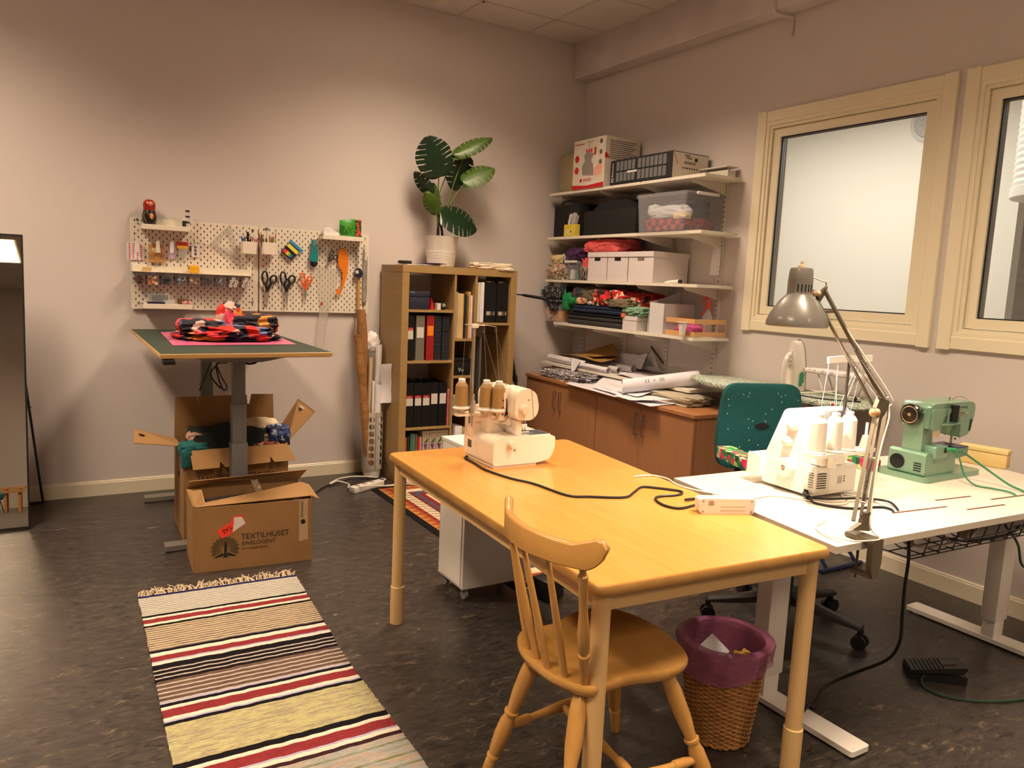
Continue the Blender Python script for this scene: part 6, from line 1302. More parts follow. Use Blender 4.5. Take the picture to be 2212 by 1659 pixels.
bm = B(); lathe(bm, [(.036, .002), (.036, -.02), (.030, -.026), (.010, -.027), (.009, -.022), (0, -.022)], c=(0, .125, .092), axis='x', n=32, cap=False); part(t, 'handwheel', bm, M_pw)
bm = B(); lathe(bm, [(.008, -.0225), (.006, -.028), (0, -.028)], c=(0, .125, .092), axis='x', n=16, cap=False); part(t, 'handwheel_nut', bm, M_chrome)
bm = B(); bb(bm, (-.007, .022, .018), (-.001, .04, .032), mi=0); part(t, 'power_socket', bm, M_dark)
bm = B(); tube(bm, [(-.006, .035, .018), (-.02, .02, .017), (-.028, -.0, .014)], .009, n=8); part(t, 'power_plug', bm, M_black)
bm = B(); prism(bm, rpoly([(-.085, -.065), (.20, -.055), (.255, -.045), (.255, -.01), (.16, .02), (-.06, .02), (-.09, -.02)], .03), 'xy', .168, .180); bb(bm, (.04, -.03, .118), (.062, -.01, .17)); bb(bm, (.02, .0, .12), (.15, .05, .17), bev=.004); part(t, 'spool_stand', bm, M_pw)
for (x, y) in ((-.045, -.025), (.035, -.03), (.118, -.025)):
    bm = B(); lathe(bm, [(0, .18), (.030, .18), (.034, .184), (.030, .188), (0, .188)], c=(x, y, 0), n=24); part(t, 'spool_cap', bm, M_pw)
bm = B(); lathe(bm, [(.022, .18), (.012, .226), (.005, .228), (.005, .272), (.0, .274)], c=(.215, -.025, 0), n=8); part(t, 'empty_spool_pin', bm, M_pw)
bm = B(); bb(bm, (.07, .02, .268), (.17, .045, .312), bev=.002); part(t, 'tension_plate', bm, M_grey)
for x in (.085, .12, .155):
    bm = B(); ball(bm, (x, .018, .300), .004); part(t, 'thread_guide', bm, M_chrome)
bm = B(); cyl(bm, (.115, .0, .17), (.115, .0, .36), .0065); cyl(bm, (.115, 0, .36), (.115, 0, .50), .005); part(t, 'mast', bm, mat('dark_steel', rgb(110, 104, 100), .3, .8))
bm = B(); tube(bm, [(.003, -.0, .497), (.06, 0, .500), (.115, 0, .502), (.19, 0, .500), (.235, 0, .502)], .0, sq=(.004, .011), smooth=False); part(t, 'thread_bar', bm, M_pw)
O = V((-1.52, -3.625, SZB))
for i, ((x, y), l) in enumerate([((-.045, -.025), 'leftmost of three'), ((.035, -.03), 'middle and nearest of three'), ((.118, -.025), 'rightmost of three')]):
    cone_spool('thread_cone', 'large white thread cone on the white overlock, '+l, (O.x+x, O.y+y, O.z+.1885), M_wthread, 'white thread cones', .102, .028)
for i, (a, b_, l) in enumerate([((-.045, -.025, .315), (.01, 0, .49), 'left cone'), ((.035, -.03, .315), (.05, 0, .49), 'near cone'), ((.118, -.025, .315), (.20, 0, .49), 'right cone'), ((.09, .02, .31), (.06, 0, .49), 'left guide'), ((.13, .02, .31), (.19, 0, .49), 'right guide'), ((.11, .02, .31), (.17, 0, .49), 'middle guide')]):
    bm = B(); cyl(bm, O+V(a), O+V(b_), .0006, n=4); single('thread', 'white thread up to the thread bar of the white overlock from its '+l, 'thread', bm, M_wthread, loc=tuple(O+V(a)), world=True)
cable('cable', 'black power cable from the white overlock to the desk slot', [(-1.548, -3.625, .734), (-1.555, -3.66, .7235), (-1.53, -3.72, .7245), (-1.48, -3.76, .7245), (-1.42, -3.77, .7245), (-1.37, -3.79, .7245), (-1.37, -3.825, .7245), (-1.385, -3.84, .712)], .0042, M_cbk)
cable('cable', 'second black cable curving past the lamp foot to the desk slot', [(-1.552, -3.615, .734), (-1.50, -3.66, .7335), (-1.44, -3.68, .7335), (-1.36, -3.71, .7335), (-1.30, -3.76, .73), (-1.33, -3.815, .7245), (-1.36, -3.84, .712)], .0042, M_cbk)
# ---------------------------------------------------------------- green vintage sewing machine
M_hg = mat('metallic_green_enamel', rgb(118, 152, 128), .32, .35, col2=rgb(126, 160, 136), scale=200, coat=.4)
M_hgd = mat('dark_green_enamel', rgb(70, 96, 80), .4, .3)
t = thing('sewing_machine', 'vintage pale green sewing machine at the back of the white desk', 'sewing machine', (-.87, -3.645, SZB), .02); r = t
bm = B(); prism(bm, rpoly([(0, 0), (.415, 0), (.415, .19), (.30, .215), (0, .215)], .03), 'xy', 0, .022); part(t, 'base_plate', bm, M_hg)
bm = B(); prism(bm, rpoly([(.012, .022), (.235, .022), (.235, .075), (.215, .092), (.10, .095), (.075, .098), (.045, .118), (.015, .115)], .014), 'xz', .02, .175); part(t, 'motor_housing', bm, M_hg)
bm = B(); prism(bm, rpoly([(.035, .095), (.108, .09), (.110, .28), (.03, .28)], .01), 'xz', .055, .135); part(t, 'pillar', bm, M_hg)
arch = [(.035, .21), (.108, .21), (.112, .228), (.128, .25), (.155, .266), (.20, .272), (.245, .266), (.272, .24), (.283, .21), (.282, .165), (.30, .158), (.345, .165), (.37, .19), (.385, .25), (.388, .285), (.375, .305), (.34, .312), (.06, .312), (.035, .298)]
bm = B(); pr_ = rpoly(arch, .008, 3)
def shr(k): return [((u-.2)*k+.2, (v-.25)*k+.25) for u, v in pr_]
loft(bm, [[(u, .038, v) for u, v in shr(.96)], [(u, .046, v) for u, v in pr_], [(u, .150, v) for u, v in pr_], [(u, .158, v) for u, v in shr(.96)]]); part(t, 'arm', bm, M_hg)
bm = B(); pr2 = rpoly([(.05, .205), (.112, .205), (.135, .255), (.19, .274), (.30, .268), (.30, .285), (.05, .29)], .014); prism(bm, pr2, 'xz', .030, .047); part(t, 'arm_cover', bm, M_hg)
bm = B(); ball(bm, (.285, .10, .205), (.028, .03, .045)); part(t, 'lamp_housing', bm, mat('pale_green_enamel', rgb(146, 172, 146), .4))
bm = B(); prism(bm, rpoly([(.22, .058), (.38, .068), (.405, .075), (.408, .105), (.395, .112), (.23, .108)], .01), 'xz', .06, .15); part(t, 'free_arm', bm, M_hg)
bm = B(); bb(bm, (.285, .045, .1125), (.375, .15, .1165)); part(t, 'stitch_plate', bm, mat('blue_plate', rgb(44, 56, 104), .3, .6), smooth=False)
bm = B(); cyl(bm, (.338, .10, .12), (.338, .10, .19), .005); cyl(bm, (.322, .095, .12), (.322, .095, .17), .0015, n=6); cyl(bm, (.375, .09, .165), (.38, .088, .14), .0025); ball(bm, (.350, .09, .142), .006); bb(bm, (.328, .09, .117), (.348, .12, .122)); part(t, 'presser_foot', bm, M_chrome)
bm = B(); cyl(bm, (.318, .09, .158), (.318, .09, .175), .007); part(t, 'needle_clamp', bm, M_black)
bm = B(); tube(bm, [(.386, .075, .245), (.382, .07, .20), (.375, .07, .172)], .004); part(t, 'face_lever', bm, M_chrome)
bm = B(); prism(bm, rpoly([(.350, .235), (.358, .235), (.352, .185), (.346, .185)], .002), 'xz', .035, .040); part(t, 'take_up_slot', bm, M_dark)
for k in range(8):
    bm = B(); bar(bm, (.232+k*.011, .0375, .292), (.240+k*.011, .0375, .280), .001, .004); part(t, 'vent_slot', bm, M_hgd)
lettering(t, 'Husqvarna', .021, mat('pale_lettering', rgb(206, 196, 170), .5), (.235, .0372, .256), (1, 0, .03), (0, 0, 1), world=False)
bm = B(); lathe(bm, [(.0, .01), (.040, .01), (.043, 0), (.043, -.022), (.038, -.028), (.0, -.029)], c=(.03, .10, .262), axis='x', n=36); part(t, 'handwheel', bm, mat('black_bakelite', rgb(20, 18, 18), .2, coat=.5))
bm = B(); lathe(bm, [(.031, -.0285), (.0325, -.0295), (.034, -.0285)], c=(.03, .10, .262), axis='x', n=36, cap=False, closed=True); lathe(bm, [(.0, -.03), (.007, -.03), (.007, -.028)], c=(.03, .10, .262), axis='x', n=16, cap=False); part(t, 'handwheel_ring', bm, mat('brass', rgb(186, 170, 130), .35, .7))
bm = B(); cyl(bm, (.195, .024, .235), (.195, .024, .303), .0155); part(t, 'black_spool', bm, M_black)
bm = B(); prism(bm, rpoly([(.105, .012), (.235, .012), (.235, .042), (.105, .042)], .01), 'xy', .225, .230); cyl(bm, (.150, .024, .229), (.150, .024, .288), .003); part(t, 'spool_shelf', bm, M_hg)
bm = B(); bb(bm, (.060, .008, .092), (.150, .07, .142), bev=.006); part(t, 'socket_box', bm, M_hg)
bm = B(); bb(bm, (.12, .005, .115), (.135, .012, .135)); part(t, 'socket', bm, M_dark)
bm = B(); tube(bm, [(.13, .010, .128), (.15, .0, .128), (.175, -.006, .126)], .008); part(t, 'plug', bm, mat('green_plug', rgb(46, 140, 86), .35))
bm = B(); lathe(bm, [(.0, .0), (.020, .0), (.026, -.003), (.030, -.003), (.030, .004)], c=(.0115, .135, .065), axis='x', n=24); part(t, 'motor_vent', bm, M_dark)
for k in range(4):
    bm = B(); bar(bm, (.0115, .065, .072-k*.010), (.0115, .035, .072-k*.010), .002, .004); part(t, 'motor_slot', bm, M_dark)
bm = B(); box(bm, (.085, .0295, .190), (.05, .001, .026), mi=0); part(t, 'type_plate', bm, mat('beige_plate', rgb(186, 164, 134), .5), smooth=False)
bm = B(); tube(bm, [(.29, .09, .312), (.31, .08, .325), (.335, .07, .322), (.355, .06, .312)], .0012, n=5); cyl(bm, (.25, .08, .31), (.25, .08, .325), .003); part(t, 'wire_loop', bm, M_chrome)
GO = V((-.87, -3.645, SZB))
cable('cable', 'upper green cable from the vintage machine to the rear desk slot', [GO+V((.172, -.004, .126)), GO+V((.20, -.02, .118)), (-.62, -3.70, .80), (-.60, -3.76, .762), (-.60, -3.82, .735), (-.615, -3.88, .726), (-.625, -3.902, .714)], .0042, M_cgn)
cable('cable', 'lower green cable looping down from the vintage machine plug', [GO+V((.160, -.002, .120)), GO+V((.175, -.02, .10)), (-.69, -3.69, .755), (-.70, -3.74, .7255), (-.69, -3.80, .7255), (-.68, -3.85, .7255), (-.70, -3.889, .7255), (-.71, -3.897, .712)], .0034, M_cgn)
t = thing('accessory_box', 'pale yellow lidded box right of the green sewing machine', 'box', (-.235, -3.53, SZB), -1.34)
bm = B(); bb(bm, (-.095, -.032, 0), (.095, .032, .062), bev=.005); part(t, 'body', bm, mat('pale_yellow_plastic', rgb(222, 196, 132), .5))
bm = B(); bb(bm, (-.097, -.034, .0625), (.097, .034, .082), bev=.004); part(t, 'lid', bm, mat('pale_yellow_lid', rgb(226, 202, 140), .5))
# ---------------------------------------------------------------- arm lamp
M_lampg = mat('grey_brown_enamel', rgb(116, 112, 106), .32, .1, coat=.3); M_arm = mat('taupe_steel', rgb(104, 94, 78), .4, .5)
t = thing('arm_lamp', 'grey architect lamp clamped to the white desk, switched on', 'lamp', (-1.765, -3.985, .72))
LH = V((-1.665, -3.60, 1.33))
bm = B(); lathe(bm, [(.097, 0), (.100, .004), (.099, .016), (.090, .040), (.062, .085), (.042, .105), (.040, .112), (.040, .150), (.037, .185), (.034, .193), (.012, .197), (0, .197)], c=LH, n=44, cap=False)
lathe(bm, [(.097, 0), (.093, .018), (.086, .038), (.058, .083), (.038, .102), (.036, .15), (.033, .185), (0, .188)], c=LH, n=44, mi=1, cap=False); part(t, 'lamp_shade', bm, [M_lampg, mat('shade_inside', rgb(226, 220, 206), .5)], world=True)
bm = B(); lathe(bm, [(0, .197), (.012, .197), (.011, .202), (.005, .205), (.004, .215), (0, .216)], c=LH, n=16); part(t, 'switch', bm, mat('beige_knob', rgb(190, 160, 130), .5), world=True, label='beige switch knob')
bm = B()
for k in range(5):
    a = math.radians(-150+k*17); p = LH+V((.0402*math.cos(a), .0402*math.sin(a), .128)); box(bm, p, (.0012, .004, .024), rot=a)
part(t, 'vent_slots', bm, M_dark, world=True)
bm = B(); ball(bm, LH+V((0, 0, .060)), .024); part(t, 'bulb', bm, mat('lit_bulb', (1, .86, .66, 1), .4, emis=12), world=True)
lp = bpy.data.lights.new('lamp_bulb_glow', 'SPOT'); lp.energy = 32; lp.color = (1, .86, .68); lp.shadow_soft_size = .02; lp.spot_size = math.radians(135); lp.spot_blend = .25
lo = bpy.data.objects.new('lamp_bulb_glow', lp); C.objects.link(lo); lo.location = LH+V((0, 0, .030))
HP = V((-1.585, -3.62, 1.445)); EL = V((-1.536, -3.85, 1.09)); BP = V((-1.745, -3.965, .80))
bm = B(); tube(bm, [LH+V((.036, 0, .118)), LH+V((.055, -.005, .120)), HP+V((-.01, 0, -.005))], .006); part(t, 'head_joint', bm, M_black, world=True)
bm = B(); lathe(bm, [(.0, -.016), (.011, -.012), (.006, 0), (.011, .008), (0, .012)], c=(0, 0, 0), axis='x', n=12); bm.transform(Matrix.Translation(HP+V((-.022, -.004, -.003)))); part(t, 'wing_nut', bm, mat('beige_knob2', rgb(204, 170, 128), .5), world=True)
sd = V((.86, .5, 0)).normalized()
def arm2(a, b_, off, w=.012, h=.006, nm='arm_bar'):
    bm = B(); bar(bm, a+off, b_+off, w, h); part(t, nm, bm, M_arm, world=True, smooth=False)
# upper arm: two parallel bars, knuckle plates
u1 = V((-.014, -.0, -.022)); u2 = V((.018, .0, .012))
bm = B(); slab(bm, [HP+V((-.02, 0, -.006)), HP+V((.028, 0, .022)), HP+V((.024, 0, .004)), HP+V((-.006, 0, -.034))], .012); part(t, 'knuckle_plate', bm, M_arm, world=True, smooth=False)
arm2(HP, EL, u1); arm2(HP, EL, u2, .014, .010)
bm = B(); slab(bm, [EL+V((-.035, 0, .0)), EL+V((-.018, 0, .035)), EL+V((.03, 0, .02)), EL+V((.032, 0, -.02)), EL+V((-.02, 0, -.03))], .014); part(t, 'elbow_plate', bm, M_arm, world=True, smooth=False)
bm = B(); lathe(bm, [(0, -.016), (.014, -.012), (.007, 0), (.012, .01), (0, .014)], axis='x', n=12); bm.transform(Matrix.Translation(EL+V((-.046, -.012, -.012)))); part(t, 'wing_nut', bm, mat('beige_knob3', rgb(204, 170, 128), .5), world=True)
# lower arm: three bars fanning down to the clamp
bb_ = BP
for o1, o2, w in ((V((-.026, 0, -.01)), V((-.045, 0, -.02)), .011), (V((.0, .006, -.01)), V((-.004, .004, -.01)), .009), (V((.026, 0, -.01)), V((.022, 0, -.03)), .012)):
    bm = B(); bar(bm, EL+o1, bb_+o2, w, .007); part(t, 'arm_bar', bm, M_arm, world=True, smooth=False)
def spring(a, b_, r_=.0055):
    bm = B(); a, b_ = V(a), V(b_); x, y = frame_of(b_-a); P_ = []
    n = 34
    for k in range(n*6+1): q = k/(n*6); an = 2*PI*n*q; P_.append(a.lerp(b_, q)+(x*math.cos(an)+y*math.sin(an))*r_)
    tube(bm, P_, .0011, n=4, smooth=False); part(t, 'spring', bm, M_chrome, world=True)
spring(bb_+V((-.012, -.004, .03)), EL.lerp(bb_, .50)+V((-.012, -.004, 0)), .008)
spring(EL+V((-.02, -.006, .03)), EL.lerp(HP, .52)+V((-.02, -.006, -.02)), .005); spring(EL+V((.02, -.006, .03)), EL.lerp(HP, .52)+V((.0, -.01, .01)), .005)
bm = B(); slab(bm, [bb_+V((-.055, 0, -.045)), bb_+V((.032, 0, -.06)), bb_+V((.026, 0, .0)), bb_+V((-.0, 0, .0)), bb_+V((-.012, 0, -.03))], .014); part(t, 'base_plate', bm, M_arm, world=True, smooth=False)
bm = B(); bb(bm, (-1.775, -4.014, .7215), (-1.725, -3.93, .736), bev=.003); prism(bm, rpoly([(-1.775, .735), (-1.725, .735), (-1.725, .66), (-1.738, .615), (-1.762, .615), (-1.773, .65)], .008), 'xz', -4.026, -4.008); bb(bm, (-1.765, -4.02, .616), (-1.74, -3.955, .626)); cyl(bm, (-1.752, -3.965, .60), (-1.752, -3.965, .697), .004); part(t, 'clamp', bm, M_arm, world=True)
bm = B(); tube(bm, [LH+V((.036, 0, .145)), LH+V((.055, 0, .165)), HP+V((.0, 0, .04)), HP+V((.025, 0, .035)), HP+V((.03, -.005, .0)), HP.lerp(EL, .3)+V((.022, -.01, .0)), EL+V((.04, 0, .04)), EL+V((.045, 0, .0)), EL+V((.032, -.01, -.04)), EL.lerp(bb_, .5)+V((.012, -.012, 0)), bb_+V((.022, -.01, -.02)), bb_+V((.03, -.015, -.055)), bb_+V((.01, -.055, -.066)), bb_+V((-.05, -.052, -.064)), bb_+V((-.085, -.03, -.066)), bb_+V((-.09, .05, -.073)), bb_+V((-.05, .12, -.073)), bb_+V((.05, .16, -.073))], .0028, n=6); part(t, 'lamp_cord', bm, M_cwh, world=True)
# ---------------------------------------------------------------- striped rag rug
def rug():
    t = thing('rag_rug', 'striped woven rag rug on the floor beneath the green table box', 'rug', (-3.19, -2.8, 0))
    cols = dict(b=(rgb(28, 30, 78), None), g=(rgb(150, 146, 138), rgb(138, 134, 126)), h=(rgb(190, 184, 172), None), k=(rgb(26, 22, 26), None), c=(rgb(212, 200, 184), None), r=(rgb(134, 50, 54), rgb(124, 46, 50)), y=(rgb(190, 168, 126), rgb(184, 166, 130)), v=(rgb(96, 86, 92), rgb(128, 114, 108)), l=(rgb(166, 160, 184), None),
                n=(rgb(104, 84, 72), rgb(90, 72, 62)), o=(rgb(176, 162, 154), None), e=(rgb(174, 170, 122), rgb(160, 150, 120)), f=(rgb(180, 170, 126), rgb(146, 134, 114)), s=(rgb(144, 150, 146), rgb(170, 150, 138)), q=(rgb(134, 140, 130), rgb(110, 112, 70)), p=(rgb(176, 142, 122), rgb(134, 140, 130)), u=(rgb(50, 56, 120), rgb(40, 44, 100)), t=(rgb(132, 96, 80), rgb(60, 60, 110)), d=(rgb(58, 34, 36), None))
    keys = list(cols); mats = [mat('rug_yarn_'+k, cols[k][0], .95, col2=cols[k][1], scale=60, stretch=(.35, 2.2, 1), lo=.40, hi=.60, bump=.6, bscale=220, spec=.1) for k in keys]
    seq = 'bb'+'gh'*10+'kk'+'cc'+'rrrr'+'cc'+'kk'+'yv'*11+'kk'+'ccc'+'rrrr'+'lcc'+'kkkkoookkokkokk'.replace('ooo', 'o')+'nnonnonnonnonno'+'lkk'+'cc'+'rrrrr'+'ccl'+'kk'+'efefeeffefeefefefeeffe'+'kkk'+'cc'+'rrrrr'+'lcc'+'dd'+'sssqsspsssqspssqssssqspsssqsp'+'dd'+'ccc'+'rrrrrr'+'lccc'+'dd'+'uuutuutuuttuutuuutuutuuttuutuuutuutuuttuutuuutuutuuttuuuutu'
    return t, seq, keys, mats
t, seq, keys, mats = rug()
bm = B(); pitch = .0098; n = len(seq); NX = 60
rnd = random.Random(3)
# outline: corners measured on the floor
def xl(y): return -3.510+(-.030)*(-(y+1.775))/1.35+.004*noise.noise(V((y*9, 1, 0)))+.003*noise.noise(V((y*60, 2, 0)))
def xr(y): return -2.835-.052*min(1, (-(y+1.80))/.9)+.004*noise.noise(V((y*8, 5, 0)))+.004*noise.noise(V((y*55, 7, 0)))
prev = None; rows = []
for i in range(n*3+1):
    y = -1.775-pitch*i/3; ph = i % 3; z = .0035+(.0038 if ph else 0)
    rows.append([bm.verts.new((xl(y)+(xr(y)-xl(y))*k/NX, y-.022*k/NX*(1-min(1, i/(n*1.5)))+.004*noise.noise(V((k*.25, y*3, 9))), z+.0012*noise.noise(V((k*1.1, y*40, 3))))) for k in range(NX+1)])
for i in range(n*3):
    m = keys.index(seq[i//3])
    for k in range(NX):
        f = bm.faces.new((rows[i][k], rows[i][k+1], rows[i+1][k+1], rows[i+1][k])); f.material_index = m
# skirt down to the floor
for a, b_ in ((rows[0], None), (rows[-1], None)):
    low = [bm.verts.new((v.co.x, v.co.y, 0)) for v in a]
    for k in range(NX): bm.faces.new((a[k], low[k], low[k+1], a[k+1]))
for s in (0, NX):
    low = [bm.verts.new((r_[s].co.x, r_[s].co.y, 0)) for r_ in rows]
    for k in range(len(rows)-1):
        f = bm.faces.new((rows[k][s], rows[k+1][s], low[k+1], low[k])); f.material_index = keys.index(seq[min(k//3, n-1)])
part(t, 'weave', bm, mats, world=True, ang=80)
bm = B()
for k in range(170):
    u = k/169; x = -3.508+.67*u; y = -1.775-.022*u; clump = math.sin(k*.9)*.018; h = .018+.02*rnd.random()+(.02 if (k % 23) > 16 else 0)
    p0 = V((x, y-.002, .004)); p1 = V((x+clump*.5+rnd.uniform(-.01, .01), y+h*.6, .006+rnd.random()*.015)); p2 = V((x+clump+rnd.uniform(-.02, .02), y+h+.012, .003+rnd.random()*.018))
    tube(bm, [p0, p1, p2], .0016, n=4)
part(t, 'fringe', bm, mat('cotton_fringe', rgb(206, 186, 158), .95), world=True, kind='stuff')
# ---------------------------------------------------------------- kelim rug behind the table
t = thing('kelim_rug', 'patterned kelim rug with black border behind the yellow table', 'rug', (-1.5, -1.4, 0))
KC = dict(k=rgb(26, 24, 26), o=rgb(150, 74, 48), a=rgb(176, 118, 60), r=rgb(118, 40, 40), b=rgb(72, 74, 90), w=rgb(206, 186, 156), t=rgb(120, 96, 82), c=rgb(196, 172, 140))
KM = [mat('kelim_'+k, c, .95, bump=.5, bscale=250, spec=.1) for k, c in KC.items()]; KI = list(KC).index if False else {k: i for i, k in enumerate(KC)}
KX0, KX1, KY0, KY1 = -1.965, -1.03, -.47, -2.385
def kskew(x, y): f = (y-KY0)/(KY1-KY0); return (x+(-.0 if f < .6 else .15*((f-.6)/.4)**1.5*(1 if x < -1.5 else 0)), y)
bm = B()
def krect(x0, x1, y0, y1, m, z=.005): bb(bm, (x0, y0, z-.001), (x1, y1, z), mi=KI[m])
bb(bm, (KX0, KY1, 0), (KX1, KY0, .0042), mi=KI['k'])
def band(i0, i1, m, z): krect(KX0+i0, KX1-i0, KY0-i0, KY1+i0, m, z)
for i0, m, z in ((.045, 'o', .0048), (.13, 'w', .0052), (.195, 'b', .0056), (.25, 'r', .006), (.285, 'w', .0064), (.305, 't', .0068)): band(i0, 0, m, z)
def zig(x0, y0, x1, y1, n, amp, m, z, w=.5):
    a, b_ = V((x0, y0)), V((x1, y1)); d = (b_-a)/n; nn = V((-d.y, d.x)).normalized()
    for k in range(n):
        p = a+d*k; q = a+d*(k+1); mid = p+d*w+nn*amp
        vs = [bm.verts.new((v.x, v.y, z)) for v in (p, q, mid)]; f = bm.faces.new(vs); f.material_index = KI[m]
L_ = KY0-KY1
zig(KX0+.045, KY0-.05, KX0+.045, KY1+.05, 26, .05, 'a', .0054); zig(KX0+.105, KY0-.05, KX0+.105, KY1+.05, 26, .03, 'r', .0055, .9)
zig(KX0+.195, KY0-.2, KX0+.195, KY1+.2, 20, .045, 'r', .0062)
for k in range(30):
    y = KY0-.14-(L_-.28)*k/30; vs = [bm.verts.new(p) for p in ((KX0+.14, y, .0058), (KX0+.19, y-.028, .0058), (KX0+.19, y-.038, .0058), (KX0+.14, y-.010, .0058))]; f = bm.faces.new(vs); f.material_index = KI['k']
zig(KX1-.1, KY0-.05, KX0+.1, KY0-.05, 16, .045, 'a', .0054)
for k in range(5): krect(-1.62+.1*k, -1.59+.1*k, -.95-.12*(k % 2), -.99-.12*(k % 2), 'k', .0074)
part(t, 'weave', bm, KM, world=True, smooth=False)
bm = B(); rnd = random.Random(9)
for k in range(60):
    x = KX0+.015+(KX1-KX0-.03)*k/59
    for y, s in ((KY0, 1), (KY1, -1)): tube(bm, [(x, y, .003), (x+rnd.uniform(-.006, .006), y+s*.02, .004), (x+rnd.uniform(-.012, .012), y+s*.042, .003)], .0022, n=4, smooth=False)
part(t, 'fringe', bm, mat('wool_fringe', rgb(200, 186, 164), .95), world=True, kind='stuff')
# ---------------------------------------------------------------- cardboard boxes
def carton_wall(bm, a, b_, z0, z1, th=.005, lean=0):
    a, b_ = V((*a, 0)), V((*b_, 0)); slab(bm, [a+V((0, 0, z0)), b_+V((0, 0, z0)), b_+V((0, 0, z1)), a+V((0, 0, z1))], th)
t = thing('cardboard_box', 'low cardboard box with a peacock mark and red sticker, nearest the rug', 'box', (-2.98, -1.43, 0))
F0, F1, K0, K1 = (-3.254, -1.580), (-2.706, -1.619), (-3.236, -1.262), (-2.690, -1.300); HB = .318
for nm, a, b_ in (('front_wall', F0, F1), ('back_wall', K0, K1), ('side_wall', F0, K0), ('side_wall', F1, K1)):
    bm = B(); carton_wall(bm, a, b_, .001, HB+(.012 if nm != 'front_wall' else 0)); part(t, nm, bm, M_card, world=True, smooth=False)
bm = B(); slab(bm, [(*F0, .003), (*F1, .003), (*K1, .003), (*K0, .003)], .004); part(t, 'bottom', bm, M_card, world=True, smooth=False)
def flap(pts, nm='flap', m=None): bm = B(); slab(bm, pts, .004); return part(t, nm, bm, m or M_cardin, world=True, smooth=False)
f0, f1, k0, k1 = V((*F0, HB+.002)), V((*F1, HB+.002)), V((*K0, HB+.012)), V((*K1, HB+.012))
flap([f0+V((.004, .006, .0)), f1+V((-.004, .006, .012)), f1+V((-.03, .11, .058)), (f0+f1)/2+V((.02, .11, .02)), f0+V((.06, .11, -.012))])
flap([k0, k1, k1+V((.035, -.055, .072)), k0+V((.004, -.055, .052))])
flap([f0+V((0, .01, 0)), k0+V((0, -.01, 0)), k0+V((.06, -.06, .005)), f0+V((.07, .1, -.01))]); flap([f1+V((0, .02, .01)), k1+V((0, -.01, 0)), k1+V((.055, -.03, -.02)), f1+V((.055, .06, -.025))]); 
bm = B(); sheet(bm, lambda u, v: V((-2.93, -1.36, .375))*(1-u)+V((-2.925, -1.46, .335))*u+V((.035*(v-.5), .0, .012*noise.noise(V((u*9, v*9, 1))))), 10, 5, .0008); part(t, 'packing_tape', bm, mat('shiny_tape', rgb(160, 142, 120), .1, .3), world=True, ang=20)
fd = (V(F1)-V(F0)); fx = V((fd.x, fd.y, 0)).normalized(); fn_ = V((fd.y, -fd.x, 0)).normalized()
def onf(u, z, o=.003): return V((F0[0], F0[1], 0))+fx*u+V((0, 0, z))+fn_*o
def fr_(bm, pts, o=.0029): slab(bm, [onf(u, z, o) for u, z in pts], .0005)
lettering(t, 'TEXTILHUSET', .040, M_ink, onf(.212, .145, .0032), fx, (0, 0, 1), sx=.93); lettering(t, 'SWELOGENT', .027, M_ink, onf(.215, .115, .0032), fx, (0, 0, 1)); lettering(t, 'www.textilhuset.se', .0155, M_ink, onf(.215, .094, .0032), fx, (0, 0, 1))
bm = B()
for k in range(13):
    a = math.radians(-22+k*224/12); c0 = (.140, .105); L2 = .056
    u, z = c0[0]-L2*math.cos(a), c0[1]+L2*math.sin(a); px_, pz_ = math.sin(a)*.0095, math.cos(a)*.0095
    fr_(bm, rpoly([(c0[0]-.012*math.cos(a), c0[1]+.012*math.sin(a)), (u-px_, z-pz_), (u-.012*math.cos(a), z+.012*math.sin(a)), (u+px_, z+pz_)], .006, 3))
part(t, 'peacock_tail', bm, mat('faded_ink', rgb(84, 64, 36), .7), world=True, smooth=False)
bm = B()
for pts in ([(u-.01, z) for u, z in pp_] for pp_ in ([(.147, .14), (.154, .145), (.160, .12), (.156, .085), (.162, .062), (.150, .066), (.140, .062), (.145, .085)], [(.143, .085), (.135, .088), (.098, .068), (.105, .066), (.14, .072)], [(.157, .085), (.165, .088), (.202, .068), (.195, .066), (.16, .072)])): fr_(bm, pts, .0034)
part(t, 'peacock_body', bm, M_ink, world=True, smooth=False)
st = math.radians(30); cs_, sn_ = math.cos(st), math.sin(st)
def stk(u, v): return (.155+u*cs_-v*sn_, .178+u*sn_+v*cs_)
bm = B(); fr_(bm, [stk(*p) for p in rpoly([(-.035, -.002), (-.035, .045), (.04, .045), (.058, .062), (.095, .05), (.095, .0), (.0, -.004)], .004)], .0038); part(t, 'red_sticker', bm, mat('fluorescent_red', rgb(236, 58, 40), .6), world=True, smooth=False)
bm = B(); fr_(bm, [stk(*p) for p in [(.02, -.002), (.092, .002), (.092, .04), (.062, .058), (.045, .03)]], .0042); part(t, 'torn_paper', bm, M_lab, world=True, smooth=False)
o_ = onf(*stk(.032, .034), .0046); rr_ = -(fx*cs_+V((0, 0, 1))*sn_); uu_ = -(V((0, 0, 1))*cs_-fx*sn_); lettering(t, 'TAS', .028, M_ink, o_, rr_, uu_)
bm = B(); fr_(bm, [(.487, .105), (.532, .11), (.530, .322), (.488, .318)], .0034); part(t, 'tape_strip', bm, mat('brown_tape', rgb(176, 150, 118), .3), world=True, smooth=False)
lettering(t, 'TEXTILHUSET', .018, M_ink, onf(.508, .225, .0038), (0, 0, 1), -fx, sx=.8)
bm = B(); fr_(bm, [(.497+.012*math.cos(a)+.010, .205+.013*math.sin(a)) for a in [2*PI*k/12 for k in range(12)]], .0039); part(t, 'tape_peacock', bm, M_ink, world=True, smooth=False)
